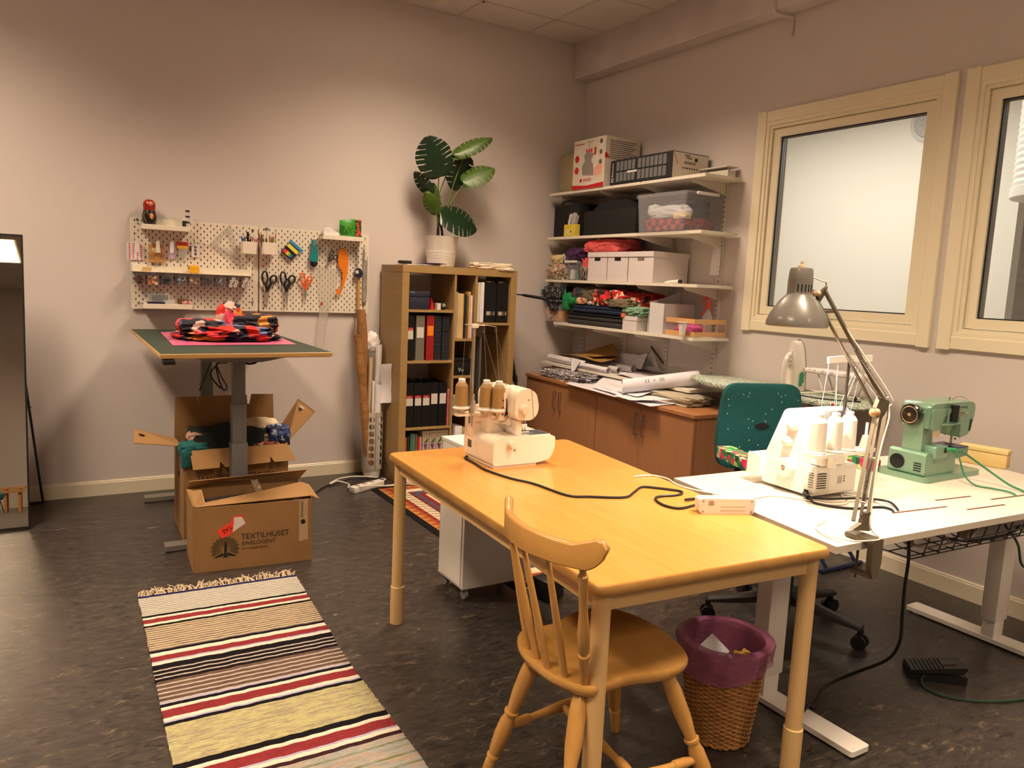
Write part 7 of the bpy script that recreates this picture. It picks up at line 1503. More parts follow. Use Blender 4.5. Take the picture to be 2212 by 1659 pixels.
cloth('fabric_pile', 'dark clothes filling the low peacock box', mat('dark_clothes', rgb(30, 28, 30), .95), [((-2.97, -1.44, .10), (.50, .28, .205), 111, dict(amp=.3, freq=2))], 'clothes')
cloth('fabric_scrap', 'cream cloth corner sticking up in the low peacock box', mat('cream_cloth2', rgb(210, 190, 158), .9), [((-2.87, -1.53, .27), (.10, .06, .055), 112, dict(amp=.4, boxy=.9))])
# rear moving box
t = thing('cardboard_box', 'tall open moving box full of clothes under the green table', 'box', (-2.95, -.9, 0))
F0, F1, K0, K1 = (-3.228, -1.105), (-2.690, -1.105), (-3.222, -.725), (-2.676, -.725); HB = .492
for nm, a, b_ in (('front_wall', F0, F1), ('back_wall', K0, K1), ('side_wall', F0, K0), ('side_wall', F1, K1)):
    bm = B(); carton_wall(bm, a, b_, .001, HB); part(t, nm, bm, M_card, world=True, smooth=False)
bm = B(); slab(bm, [(*F0, .003), (*F1, .003), (*K1, .003), (*K0, .003)], .004); part(t, 'bottom', bm, M_card, world=True, smooth=False)
bm = B(); prism(bm, [(-3.222, HB), (-2.672, HB+.01), (-2.679, .716), (-2.803, .72), (-2.815, .662), (-2.826, .662), (-2.83, .717), (-3.098, .717), (-3.086, .662), (-3.104, .717), (-3.217, .716)], 'xz', -.727, -.722); part(t, 'flap', bm, M_card, world=True, smooth=False)
flap([(-3.225, -1.0, HB+.003), (-3.225, -.80, HB+.003), (-3.43, -.80, .565), (-3.45, -.99, .525)]); flap([(-2.682, -1.04, HB-.01), (-2.682, -.84, HB+.02), (-2.56, -.84, .70), (-2.50, -.98, .645)])
bm = B(); bd = [(-3.20, -1.115, HB), (-2.70, -1.115, HB+.005), (-2.655, -1.158, .408), (-2.775, -1.158, .408), (-2.795, -1.143, .436), (-2.798, -1.158, .408), (-3.03, -1.158, .400), (-3.055, -1.143, .43), (-3.06, -1.158, .40), (-3.19, -1.158, .398)]; slab(bm, bd, .004); part(t, 'flap', bm, M_cardin, world=True, smooth=False)
for p, s in (((-3.405, -.9, .549), (.03, .012, .006)), ((-2.555, -.905, .655), (.012, .03, .03))):
    bm = B(); box(bm, p, s, bev=.002, rot=Matrix.Rotation(.33 if s[2] < .01 else -.9, 4, 'Y')); part(t, 'hand_hole', bm, M_dark if s[2] < .01 else M_paper, world=True)
lettering(t, 'TRANSPORTCENTRALEN', .036, M_ink, (-3.165, -1.1085, .325), (1, 0, 0), (0.25, 0, 1), sx=.97)
bm = B(); box(bm, (-2.962, -1.1084, .306), (.41, .0008, .016)); part(t, 'printed_bar', bm, M_ink, world=True, smooth=False)
bm = B()
for k in range(22): box(bm, (-3.155+k*.0185, -1.1084, .288), (.012 if k % 3 else .015, .0008, .009))
part(t, 'small_print', bm, M_ink, world=True, smooth=False)
bm = B(); box(bm, (-3.2285, -.93, .33), (.001, .05, .03)); part(t, 'side_handle_hole', bm, M_dark, world=True, smooth=False)
cloth('fabric_pile', 'dark green black garments in the middle of the moving box', mat('black_green_cloth', rgb(22, 30, 28), .95), [((-2.98, -.93, .25), (.42, .32, .33), 121, dict(amp=.35, freq=2))], 'clothes')
cloth('garment', 'teal cloth hanging over the left corner of the moving box', mat('teal_cloth', rgb(20, 84, 88), .9), [((-3.17, -1.05, .45), (.14, .13, .075), 122, dict(amp=.4)), ((-3.215, -1.11, .40), (.05, .04, .10), 123, dict(amp=.4))], 'clothes')
cloth('garment', 'red cloth fold in the moving box', mat('red_cloth', rgb(150, 18, 26), .9), [((-3.06, -.98, .47), (.18, .14, .075), 124, dict(amp=.5))], 'clothes')
cloth('garment', 'pinkish beige cloth behind the red fold', mat('pinkish_cloth', rgb(170, 130, 116), .9), [((-3.11, -.93, .47), (.14, .14, .085), 125, dict(amp=.5))], 'clothes')
cloth('garment', 'cream white cloth on top at the right of the moving box', mat('cream_white_cloth', rgb(214, 196, 164), .9), [((-2.80, -.88, .525), (.20, .16, .075), 126, dict(amp=.45, boxy=.3))], 'clothes')
cloth('garment', 'grey beige folded cloth under the cream one', mat('grey_beige_cloth', rgb(126, 116, 96), .9), [((-2.83, -.97, .48), (.24, .16, .065), 127, dict(amp=.3, boxy=.9))], 'clothes')
cloth('garment', 'blue and white patterned cloth at the right edge of the moving box', multi('blue_pattern', [rgb(38, 54, 110), rgb(30, 36, 70), rgb(150, 160, 190), rgb(24, 26, 44), rgb(60, 80, 140)], scale=50), [((-2.72, -1.0, .47), (.12, .13, .11), 128, dict(amp=.4))], 'clothes')
cloth('garment', 'rust patterned cloth at the front of the moving box', multi('rust_pattern', [rgb(130, 56, 30), rgb(180, 110, 70), rgb(60, 30, 24)], scale=40), [((-2.82, -1.05, .455), (.18, .07, .05), 129, dict(amp=.4))], 'clothes')
# ---------------------------------------------------------------- pedestal
t = thing('drawer_pedestal', 'white drawer pedestal on castors beyond the yellow table', 'pedestal', (-2.085, -2.3, 0))
bm = B(); bb(bm, (-2.262, -2.418, .062), (-1.905, -2.170, .70), bev=.0015, seg=1); part(t, 'body', bm, mat('white_pedestal', rgb(206, 200, 192), .45), world=True)
bm = B(); bb(bm, (-2.265, -2.421, .70), (-1.902, -2.167, .716), bev=.0015, seg=1); part(t, 'top', bm, M_white, world=True)
bm = B(); bb(bm, (-2.267, -2.40, .075), (-2.2625, -2.19, .69)); part(t, 'front_panel', bm, M_white, world=True, smooth=False)
bm = B(); cyl(bm, (-2.262, -2.408, .43), (-2.270, -2.408, .43), .006); part(t, 'lock', bm, M_black, world=True)
for x in (-2.235, -1.93):
    for y in (-2.39, -2.20):
        bm = B(); cyl(bm, (x-.008, y, .032), (x+.008, y, .032), .0245); bb(bm, (x-.012, y-.012, .04), (x+.012, y+.012, .062)); part(t, 'castor', bm, M_grey, world=True)
# power transformer under the table
bm = B(); box(bm, (-1.87, -2.52, .05), (.10, .12, .09), rot=.2, bev=.008); single('transformer', 'black power brick on the floor beside the white pedestal', 'power brick', bm, M_black, loc=(-1.87, -2.52, .005), world=True)
cable('cable', 'black cable rising from the power brick behind the chair', [(-1.84, -2.50, .09), (-1.80, -2.48, .15), (-1.77, -2.44, .25), (-1.755, -2.41, .40), (-1.75, -2.40, .60)], .004, M_cbk)
# ---------------------------------------------------------------- spindle back chair
M_ch = mat('varnished_pine', rgb(190, 142, 76), .32, col2=rgb(178, 130, 64), scale=6, stretch=(6, 1, 1), lo=.3, hi=.7, coat=.4)
t = thing('spindle_chair', 'varnished wooden spindle back chair pushed under the yellow table', 'chair', (-2.53, -3.74, 0))
so = catmull([(-2.693, -3.578, 0), (-2.738, -3.65, 0), (-2.750, -3.74, 0), (-2.742, -3.83, 0), (-2.700, -3.912, 0), (-2.64, -3.915, 0), (-2.56, -3.915, 0), (-2.46, -3.937, 0), (-2.37, -3.915, 0), (-2.325, -3.84, 0), (-2.305, -3.72, 0), (-2.325, -3.60, 0), (-2.38, -3.538, 0), (-2.47, -3.535, 0), (-2.56, -3.568, 0), (-2.63, -3.572, 0)], 5, True)
cxs = sum(p.x for p in so)/len(so); cys = sum(p.y for p in so)/len(so)
def sring(k, z, dish=0): return [V((cxs+(p.x-cxs)*k, cys+(p.y-cys)*k, z)) for p in so]
bm = B(); loft(bm, [sring(.90, .418), sring(.97, .424), sring(1.0, .437), sring(1.0, .447), sring(.985, .453), sring(.90, .452), sring(.6, .444), sring(.3, .440), sring(.02, .439)]); part(t, 'seat', bm, M_ch, world=True, ang=50)
legp = [(0, .015), (.05, .020), (.12, .023), (.28, .022), (.40, .016), (.415, .016), (.42, .021), (.435, .021), (.44, .017), (.46, .017), (.50, .022), (.60, .0235), (.72, .020), (.76, .016), (.77, .019), (.785, .019), (.79, .015), (.82, .017), (1, .012)]
legs = {}
for nm, a, b_ in (('rl', (-2.695, -3.665, .42), (-2.775, -3.545, 0)), ('rn', (-2.685, -3.865, .42), (-2.825, -3.985, 0)), ('fn', (-2.425, -3.895, .42), (-2.285, -4.015, 0)), ('ff', (-2.39, -3.615, .42), (-2.265, -3.52, 0))):
    bm = B(); prof_along(bm, legp, a, b_); part(t, 'leg', bm, M_ch, world=True); legs[nm] = (V(a), V(b_))
def lp_(k, f): a, b_ = legs[k]; return a.lerp(b_, f)
sp_ = [(0, .008), (.12, .014), (.2, .014), (.21, .010), (.3, .011), (.5, .016), (.7, .011), (.79, .010), (.8, .014), (.88, .014), (1, .008)]
for a, b_ in ((('rl', .55), ('ff', .55)), (('rn', .55), ('fn', .55))):
    bm = B(); prof_along(bm, sp_, lp_(*a), lp_(*b_)); part(t, 'stretcher', bm, M_ch, world=True)
bm = B(); prof_along(bm, sp_, (lp_('rl', .55)+lp_('ff', .55))/2, (lp_('rn', .55)+lp_('fn', .55))/2); part(t, 'stretcher', bm, M_ch, world=True)
# crest rail
tops = [(-2.79, -3.648, .78), (-2.805, -3.685, .782), (-2.822, -3.755, .785), (-2.818, -3.862, .80), (-2.795, -3.985, .832)]
bots = [(-2.721, -3.671, .45), (-2.731, -3.729, .45), (-2.735, -3.785, .45), (-2.719, -3.840, .45), (-2.695, -3.890, .45)]
tops = [(-2.775, -3.640, .770), (-2.800, -3.690, .775), (-2.812, -3.762, .780), (-2.808, -3.862, .790), (-2.785, -3.972, .820)]
for i, (a, b_) in enumerate(zip(bots, tops)):
    bm = B(); out = i in (0, 4)
    pf = [(0, .009), (.03, .011), (.2, .0125), (.22, .015), (.24, .015), (.25, .011), (.28, .015), (.4, .0165), (.5, .013), (.58, .011), (.7, .0115), (.84, .013), (.85, .009), (.97, .008), (1, .008)] if i == 4 else [(0, .0085), (.1, .0095), (.35, .0105), (.7, .0085), (1, .0065)]
    prof_along(bm, pf, a, V(a).lerp(V(b_), 1.03), n=12); part(t, 'spindle', bm, M_ch, world=True)
cr = catmull([(-2.742, -3.575, 0), (-2.775, -3.625, 0), (-2.808, -3.70, 0), (-2.825, -3.80, 0), (-2.815, -3.90, 0), (-2.79, -3.98, 0), (-2.762, -4.035, 0)], 6)
bm = B(); rings = []; N_ = len(cr)
for i, p in enumerate(cr):
    f = i/(N_-1); d = (cr[min(i+1, N_-1)]-cr[max(i-1, 0)]).normalized(); nn = V((-d.y, d.x, 0))
    wing = abs(f-.5)*2
    zb = .765+.035*f+.022*max(0, wing-.72)/.28*1.0; zt = .838+.016*f+.035*max(0, wing-.55)/.45
    cl = min(f, 1-f)/.11; hh = (zt-zb)/2; zm = (zb+zt)/2; k_ = math.sqrt(max(.03, 1-(1-min(1, cl))**2)); zb, zt = zm-hh*k_, zm+hh*k_
    th = .011
    q = [(1, zb+.004), (1, zt-.006), (.5, zt), (-.5, zt), (-1, zt-.006), (-1, zb+.004), (-.5, zb), (.5, zb)]
    lean = -.03
    rings.append([V((p.x, p.y, 0))+nn*(s*th)+V((lean*(z-.80)*1.0, 0, z)) for s, z in q])
loft(bm, rings); part(t, 'crest_rail', bm, M_ch, world=True, ang=50)
# ---------------------------------------------------------------- waste basket
t = thing('waste_basket', 'wicker waste basket with pink bin liner under the table', 'waste basket', (-1.975, -3.685, 0))
M_wick = mat('wicker', rgb(176, 124, 62), .6, col2=rgb(150, 100, 48), scale=30)
def br(z): return .092+.042*(z/.33)
bm = B(); NS = 36; NZ = 40; NR = 144
rings = []
for j in range(NZ+1):
    z = .004+.31*j/NZ; ring = []
    for k in range(NR):
        a = 2*PI*k/NR; w = math.cos(a*NS/2+(j % 2)*PI); r_ = br(z)+.0035*w
        ring.append(V((r_*math.cos(a), r_*math.sin(a), z+.0015*math.sin(a*NS))))
    rings.append(ring)
fs = loft(bm, rings, cap=False)
for j in range(NZ):
    z = .004+.31*(j+.5)/NZ
    P_ = [((br(z)+.0035*math.cos(a*NS/2+(j % 2)*PI)+.0015)*math.cos(a), (br(z)+.0035*math.cos(a*NS/2+(j % 2)*PI)+.0015)*math.sin(a), z) for a in [2*PI*k/NR for k in range(NR)]]
    tube(bm, P_, .0034, n=5, closed=True, smooth=False)
lathe(bm, [(0, .004), (.09, .004), (.09, .008), (0, .008)], n=30); part(t, 'basket', bm, M_wick)
bm = B()
tube(bm, [((br(.32)+.004*math.cos(a*9))*math.cos(a), (br(.32)+.004*math.cos(a*9))*math.sin(a), .322+.004*math.sin(a*9)) for a in [2*PI*q/40 for q in range(40)]], .008, n=6, closed=True, sub=2); part(t, 'rim', bm, M_wick)
bm = B()
for q in range(30):
    a = 2*PI*q/30; tube(bm, [(.094*math.cos(a), .094*math.sin(a), .006), (.098*math.cos(a+.1), .098*math.sin(a+.1), .014), (.096*math.cos(a+.25), .096*math.sin(a+.25), .006)], .004, n=5)
part(t, 'foot_braid', bm, M_wick)
M_liner = mat('pink_film_liner', rgb(170, 96, 136), .25, alpha=.42)
bm = B(); 
def liner(u, v):
    a = 2*PI*u; nz = noise.noise(V((math.cos(a)*3, math.sin(a)*3, v*3)))
    if v < .45: q = v/.45; z = .16+.178*q; r_ = br(z)-.014+.002*nz
    elif v < .55: q = (v-.45)/.1; z = .338+.006*math.sin(q*PI); r_ = br(.33)-.013+.033*q+.003*nz
    else: q = (v-.55)/.45; z = .336-q*(.060+.045*max(0, math.sin(a*1.0-1.9))); r_ = br(z)+.019+.005*nz+.003*math.sin(a*14+q*3)
    return (r_*math.cos(a), r_*math.sin(a), z)
sheet(bm, liner, 84, 22, .0006); part(t, 'bin_liner', bm, M_liner, label='pink translucent bin liner', ang=40)
def trash(name, label, bm, m, loc): return single(name, label, name.split('_')[-1], bm, m, loc=loc, world=True, ang=60)
bm = B(); box(bm, (-2.01, -3.665, .285), (.09, .002, .075), rot=Matrix.Rotation(-.5, 4, 'Y') @ Matrix.Rotation(-.9, 4, 'X')); trash('torn_paper', 'white paper piece in the waste basket', bm, M_paper, (-2.01, -3.665, .26))
bm = B(); box(bm, (-1.955, -3.715, .272), (.04, .002, .035), rot=Matrix.Rotation(-1.0, 4, 'X')); trash('torn_paper', 'small white paper scrap lower in the waste basket', bm, M_paper, (-1.955, -3.715, .265))
bm = B(); blob(bm, (-1.975, -3.685, .15), (.145, .145, .10), 131, amp=.5, freq=2.5); trash('mixed_rubbish', 'dark mixed rubbish filling the waste basket', bm, multi('rubbish', [rgb(34, 26, 28), rgb(24, 20, 22), rgb(150, 110, 50), rgb(30, 24, 30), rgb(110, 100, 120), rgb(40, 26, 26)], scale=36), (-1.975, -3.685, .13))
bm = B(); blob(bm, (-1.925, -3.72, .245), (.07, .06, .04), 132, amp=.5, freq=2.5); trash('candy_wrapper', 'black and yellow wrapper on top of the rubbish', bm, multi('wrapper', [rgb(24, 20, 22), rgb(190, 146, 50), rgb(24, 20, 22)], scale=40), (-1.925, -3.72, .245))
# ---------------------------------------------------------------- office chair
M_teal = mat('teal_upholstery', rgb(14, 74, 76), .95, col2=rgb(18, 82, 84), scale=60, bump=.4, bscale=400)
M_geo = multi('geometric_cover', [rgb(44, 124, 66), rgb(176, 34, 70), rgb(150, 186, 96), rgb(24, 70, 46), rgb(196, 60, 90), rgb(176, 190, 140), rgb(40, 110, 70)], scale=34)
t = thing('office_chair', 'teal office chair with patterned armrests behind the white desk', 'office chair', (-1.08, -3.2, 0), math.radians(-20))
bm = B(); o = rpoly([(-.20, 0), (.20, 0), (.215, .16), (.19, .40), (-.19, .40), (-.215, .16)], .07, 5)
def bring(k, y, bow=0): return [(u*k, y+bow*(u/.2)**2*-1, .62+(.20+(v-.20)*k)) for u, v in o]
loft(bm, [bring(.92, .315), bring(1, .325), bring(1, .355), bring(.92, .365)]); part(t, 'backrest', bm, M_teal, ang=50)
rnd = random.Random(5); bm = B()
for k in range(34):
    u, v = rnd.uniform(-.18, .18), rnd.uniform(.03, .37); y = .3245-.02*(u/.2)**2 if abs(u) < .17 else .3245-.02*(u/.2)**2
    ball(bm, (u, .3145, .62+v), .0028, seg=6)
part(t, 'fabric_dots', bm, mat('pale_dot', rgb(190, 206, 200), .8))
bm = B(); prism(bm, rpoly([(-.042, 0), (0, -.017), (.042, 0), (0, .017)], .014), 'xz', .308, .318, o=(0, 0, .825)); part(t, 'back_badge', bm, M_black, label='black oval badge')
bm = B(); bb(bm, (-.23, -.24, .445), (.23, .24, .51), bev=.03); part(t, 'seat', bm, M_teal)
bm = B(); tube(bm, [(0, .10, .43), (0, .34, .43), (0, .385, .50), (0, .375, .70)], .018, sq=(.03, .008)); part(t, 'back_bracket', bm, M_black)
for s in (-1, 1):
    bm = B(); prism(bm, rpoly([(s*.27-.042, -.14), (s*.27+.042, -.14), (s*.27+.042, .15), (s*.27-.042, .15)], .035, 5), 'xy', .722, .765); part(t, 'armrest', bm, M_geo)
    bm = B(); tube(bm, [(s*.14, 0, .44), (s*.27, 0, .45), (s*.29, 0, .56), (s*.27, 0, .723)], .014); part(t, 'arm_post', bm, M_black)
bm = B(); lathe(bm, [(0, .10), (.028, .10), (.032, .14), (.032, .235), (.026, .24), (.026, .40), (.05, .42), (.05, .445), (0, .445)], n=20); part(t, 'gas_column', bm, M_black)
for k in range(5):
    a = math.radians(20+72*k); d = V((math.cos(a), math.sin(a), 0)); sd_ = V((-d.y, d.x, 0)); bm = B()
    rings = []
    for f, w, zc_, hh in ((0, .036, .135, .04), (.06, .030, .130, .034), (.16, .025, .108, .022), (.26, .022, .094, .016), (.33, .026, .090, .010)):
        c0 = d*f; rings.append([c0+sd_*(w*x)+V((0, 0, zc_+hh*z)) for x, z in ((1, -.7), (1, .4), (.5, 1), (-.5, 1), (-1, .4), (-1, -.7))])
    loft(bm, rings); arm_ = part(t, 'base_arm', bm, mat('dark_grey_nylon', rgb(52, 48, 46), .5) if k == 0 else bpy.data.materials['dark_grey_nylon'])
    bm = B(); c0 = d*.325+V((0, 0, .030))
    for s in (-1, 1): cyl(bm, c0+sd_*(s*.010), c0+sd_*(s*.026), .030, n=20)
    cyl(bm, c0-sd_*.012, c0+sd_*.012, .012); bm2 = c0+V((0, 0, .03)); cyl(bm, bm2-V((0, 0, .02)), bm2+V((0, 0, .025)), .012); part(arm_, 'castor', bm, M_black)
# ---------------------------------------------------------------- ironing board, iron, sleeve board
M_ib = multi('leaf_print_cover', [rgb(206, 204, 196), rgb(96, 136, 110), rgb(214, 210, 202), rgb(60, 104, 76), rgb(206, 204, 196), rgb(140, 166, 140)], scale=26, kind='noise', stretch=(1.6, 1, 1), distort=.05)
t = thing('ironing_board', 'ironing board with green leaf print cover under the window', 'ironing board', (-.25, -2.3, 0))
io = catmull([(-.20, -1.61, 0), (-.30, -1.74, 0), (-.40, -1.92, 0), (-.445, -2.10, 0), (-.42, -2.35, 0), (-.40, -2.55, 0), (-.41, -2.85, 0), (-.37, -2.96, 0), (-.22, -2.985, 0), (-.07, -2.96, 0), (-.035, -2.85, 0), (-.03, -2.4, 0), (-.035, -2.05, 0), (-.06, -1.80, 0), (-.12, -1.63, 0)], 5, True)
ci = V((-.22, -2.35, 0))
def iring(k, z): return [V((ci.x+(p.x-ci.x)*k, ci.y+(p.y-ci.y)*k, z+.002*noise.noise(p*30))) for p in so2]
so2 = io
bm = B(); loft(bm, [iring(.93, .876), iring(.985, .874), iring(1.0, .884), iring(.99, .896), iring(.95, .902), iring(.6, .903), iring(.2, .903)]); part(t, 'padded_top', bm, M_ib, world=True, ang=60)
M_bl = mat('dark_blue_tube', rgb(24, 34, 74), .35, .3)
for y0, y1 in ((-2.10, -2.88), (-2.80, -2.16)):
    for x in ((-.34, -.10) if y0 > y1 else (-.31, -.13)):
        bm = B(); tube(bm, [(x, y0, .872), (x, (y0+y1)/2, .44), (x, y1, .012)], .010, smooth=False); part(t, 'leg', bm, M_bl, world=True)
    bm = B(); tube(bm, [(-.40, y1, .013), (-.06, y1, .013)], .012, smooth=False); part(t, 'foot_bar', bm, M_bl, world=True)
bm = B(); tube(bm, [(-.395, -2.70, .872), (-.40, -2.80, .85), (-.36, -2.90, .865)], .004); part(t, 'cover_tie', bm, M_black, world=True)
bm = B(); cyl(bm, (-.4115, -2.865, .890), (-.4135, -2.865, .890), .011); part(t, 'red_mark', bm, M_redink, world=True)
# iron, heel down
t = thing('steam_iron', 'white steam iron with green water window standing upright on the board', 'iron', (-.20, -2.46, .9035), 1.60)
M_irw = mat('glossy_white_plastic', rgb(226, 218, 208), .22, coat=.4)
def irn(z):  # half width of the iron body at height z above the heel
    f = z/.285; return .056*math.sqrt(max(0, 1-f**2.3))+.002
bm = B(); rings = []
for k in range(19):
    z = .004+.278*k/18; w = irn(z); rings.append([(w*a, y, z) for a, y in ((1, .0), (1, .022), (.8, .052), (.45, .066), (-.45, .066), (-.8, .052), (-1, .022), (-1, 0))])
loft(bm, rings); part(t, 'body', bm, M_irw, ang=50)
bm = B(); rings = []
for k in range(19):
    z = .001+.288*k/18; w = irn(z*.985)+.003; rings.append([(w, -.006, z), (w, 0, z), (-w, 0, z), (-w, -.006, z)])
loft(bm, rings); part(t, 'sole_plate', bm, M_steel)
bm = B(); tube(bm, [(0, .05, .03), (0, .10, .03), (0, .115, .07), (0, .11, .16), (0, .085, .20), (0, .05, .21)], .014, n=10); part(t, 'handle', bm, M_irw)
bm = B(); prism(bm, rpoly([(.010, .035), (.046, .03), (.046, .10), (.030, .115), (.012, .10)], .008), 'yz', .0525, .0575); part(t, 'water_window', bm, mat('green_translucent', rgb(56, 150, 110), .2))
bm = B(); prism(bm, rpoly([(.010, .035), (.046, .03), (.046, .10), (.030, .115), (.012, .10)], .008), 'yz', -.0575, -.0525); part(t, 'water_window', bm, bpy.data.materials['green_translucent'])
for z_ in (.20, .165, .14):
    bm = B(); lathe(bm, [(.013, 0), (.013, .012), (.008, .016), (0, .016)], c=(0, .070, z_) if False else (0, .055+.012*(z_ < .19), z_+.012), axis='y', n=16, cap=False); part(t, 'knob', bm, M_chrome if z_ > .19 else M_irw)
cable('cable', 'pale iron cord curling from the iron heel over the ironing board', [(-.22, -2.50, .915), (-.26, -2.50, .908), (-.27, -2.56, .907), (-.22, -2.64, .92), (-.16, -2.70, .93), (-.12, -2.66, .915), (-.10, -2.58, .908)], .0045, M_cwh)
cable('cable', 'black cord lying on the right of the ironing board', [(-.36, -2.58, .908), (-.38, -2.68, .908), (-.36, -2.78, .908), (-.30, -2.86, .908), (-.24, -2.90, .908)], .004, M_cbk)
t = thing('sleeve_board', 'small sleeve ironing board with white checked cover', 'sleeve board', (-.16, -2.72, .9035))
so3 = catmull([(-.05, .26, 0), (-.06, .10, 0), (-.07, -.08, 0), (-.05, -.16, 0), (.05, -.16, 0), (.07, -.08, 0), (.06, .10, 0), (.05, .26, 0), (0, .29, 0)], 4, True)
bm = B(); loft(bm, [[V((p.x*k, p.y*k, z)) for p in so3] for k, z in ((.94, .112), (1, .116), (1, .130), (.95, .136), (.5, .137))]); part(t, 'padded_top', bm, multi('grid_cover', [rgb(224, 214, 212), rgb(224, 214, 212), rgb(226, 216, 214), rgb(200, 180, 184)], scale=50), ang=60)
bm = B()
for y in (-.12, .12): tube(bm, [(-.04, y, .115), (-.045, y*.6, .004), (.045, y*.6, .004), (.04, y, .115)], .0045, smooth=False)
tube(bm, [(-.0, -.12, .006), (-.01, .2, .012), (-.015, .3, .012)], .006); part(t, 'wire_legs', bm, M_white)
bm = B(); ball(bm, (-.07, -.14, .012), .011); part(t, 'black_foot', bm, M_black)
# ---------------------------------------------------------------- mirror
t = thing('standing_mirror', 'tall standing mirror with thin black frame at the left edge', 'mirror', (-4.15, -.56, 0))
LEAN = math.radians(7.3); Lm = 1.575; R_ = Matrix.Translation((-4.15, -.56, .008)) @ Matrix.Rotation(math.radians(-1.0), 4, 'Z') @ Matrix.Rotation(.004, 4, 'Y') @ Matrix.Rotation(-LEAN, 4, 'X')
def mp_(bm): bm.transform(R_); return bm
W_ = .225
bm = B(); bb(bm, (-W_+.006, -.006, .008), (W_-.006, -.003, Lm-.008)); part(t, 'mirror_glass', mp_(bm), mat('mirror_silver', rgb(186, 180, 170), .0, 1), world=True, smooth=False)
for a, b_ in (((-W_, -.012, 0), (W_, .012, .009)), ((-W_, -.012, Lm-.009), (W_, .012, Lm)), ((-W_, -.012, .009), (-W_+.008, .012, Lm-.009)), ((W_-.008, -.012, .009), (W_, .012, Lm-.009))):
    bm = B(); bb(bm, a, b_); part(t, 'frame', mp_(bm), M_blackm, world=True, smooth=False)
bm = B(); bb(bm, (-W_+.006, -.002, .01), (W_-.006, .002, Lm-.01)); part(t, 'backing', mp_(bm), M_dark, world=True, smooth=False)
bm = B(); tube(bm, [(-3.93, -.40, .80), (-3.87, -.09, .03), (-3.865, -.085, .012), (-3.90, -.085, .008), (-4.38, -.085, .008), (-4.42, -.085, .03), (-4.36, -.40, .80)], .007, smooth=False); bar(bm, (-3.935, -.42, .62), (-3.905, -.27, .62), .004, .004); part(t, 'stand', bm, M_blackm, world=True)
# furniture behind the camera that shows in the mirror
t = thing('low_bench', 'low pine bench seen at the bottom of the standing mirror', 'bench', (-4.7, -6.5, 0)); M_pine = mat('pine', rgb(206, 150, 88), .5)
bm = B(); bb(bm, (-5.1, -6.65, .265), (-4.29, -6.35, .285)); part(t, 'seat', bm, M_pine, world=True, smooth=False)
bm = B(); bb(bm, (-5.1, -6.35, .22), (-4.29, -6.335, .25)); part(t, 'apron', bm, M_pine, world=True, smooth=False)
for x in (-5.05, -4.49, -4.35):
    for y in (-6.62, -6.37):
        bm = B(); bb(bm, (x-.014, y-.014, 0), (x+.014, y+.014, .264)); part(t, 'leg', bm, M_pine, world=True, smooth=False)
t = thing('footstool', 'low blue footstool with thin metal legs seen in the standing mirror', 'stool', (-4.63, -6.1, 0))
bm = B(); lathe(bm, [(0, .15), (.13, .15), (.15, .17), (.15, .21), (.13, .235), (0, .24)]); part(t, 'seat', bm, mat('petrol_blue', rgb(20, 88, 108), .8))
for x in (-.1, .1):
    for y in (-.1, .1):
        bm = B(); cyl(bm, (x, y, .15), (x*1.4, y*1.4, 0), .006); part(t, 'leg', bm, M_steel)
# ---------------------------------------------------------------- rolls beside the bookcase
t = thing('roll_holder', 'white perforated bag holder full of paper rolls beside the bookcase', 'holder', (-1.835, -.16, 0))
bm = B(); RH = .074; z0, z1 = .06, .478
cols_ = 2
def holder():
    n = 64; rows_ = [z0]
    hz = [.115+k*.052 for k in range(7)]
    ang = [math.radians(-112), math.radians(-58)]
    bm = B(); rr_ = .021
    # build a fine grid and drop the faces whose centre lies in a hole
    na, nz = 150, 130
    g = [[bm.verts.new((RH*math.cos(2*PI*i/na), RH*.9*math.sin(2*PI*i/na), z0+(z1-z0)*j/nz)) for i in range(na)] for j in range(nz+1)]
    for j in range(nz):
        for i in range(na):
            a = 2*PI*(i+.5)/na; z = z0+(z1-z0)*(j+.5)/nz; hole = False
            for a0 in ang:
                da = math.atan2(math.sin(a-a0), math.cos(a-a0))*RH
                for h_ in hz:
                    if da*da+(z-h_)**2 < rr_**2: hole = True
            if not hole: bm.faces.new((g[j][i], g[j][(i+1) % na], g[j+1][(i+1) % na], g[j+1][i]))
    bmesh.ops.solidify(bm, geom=list(bm.faces), thickness=.0015)
    return bm
bm = holder(); part(t, 'perforated_sleeve', bm, M_wpl)
bm = B(); lathe(bm, [(0, .002), (.058, .002), (.062, .03), (.064, .06), (.06, .06), (.055, .01), (0, .01)], n=30); part(t, 'base', bm, M_wpl)
M_kr = mat('kraft_paper_roll', rgb(150, 106, 60), .8, bump=.6, bscale=30)
def roll(label, p0, p1, r_, m, seed, crump=.0, name='paper_roll', open_=True):
    bm = B(); p0, p1 = V(p0), V(p1); x, y = frame_of(p1-p0)
    def sp(u, v):
        an = u*2*PI*1.9; rr = r_*(1-.22*u)*(1+crump*noise.noise(V((v*6+seed, u*4, seed)))); return p0.lerp(p1, v)+(x*math.cos(an)+y*math.sin(an))*rr
    sheet(bm, sp, 44, 24, .0008); return single(name, label, 'paper roll', bm, m, loc=tuple(p0), world=True)
roll('tall crumpled brown paper roll reaching the pegboard', (-1.835, -.14, .05), (-1.915, -.10, 1.20), .034, M_kr, 1, .45)
roll('shorter brown paper roll in front of the tall one', (-1.862, -.175, .05), (-1.965, -.19, 1.03), .033, M_kr, 2, .3)
roll('slim cream cardboard tube in the roll holder', (-1.860, -.13, .05), (-1.862, -.17, .865), .015, mat('cream_tube', rgb(208, 190, 150), .7), 3)
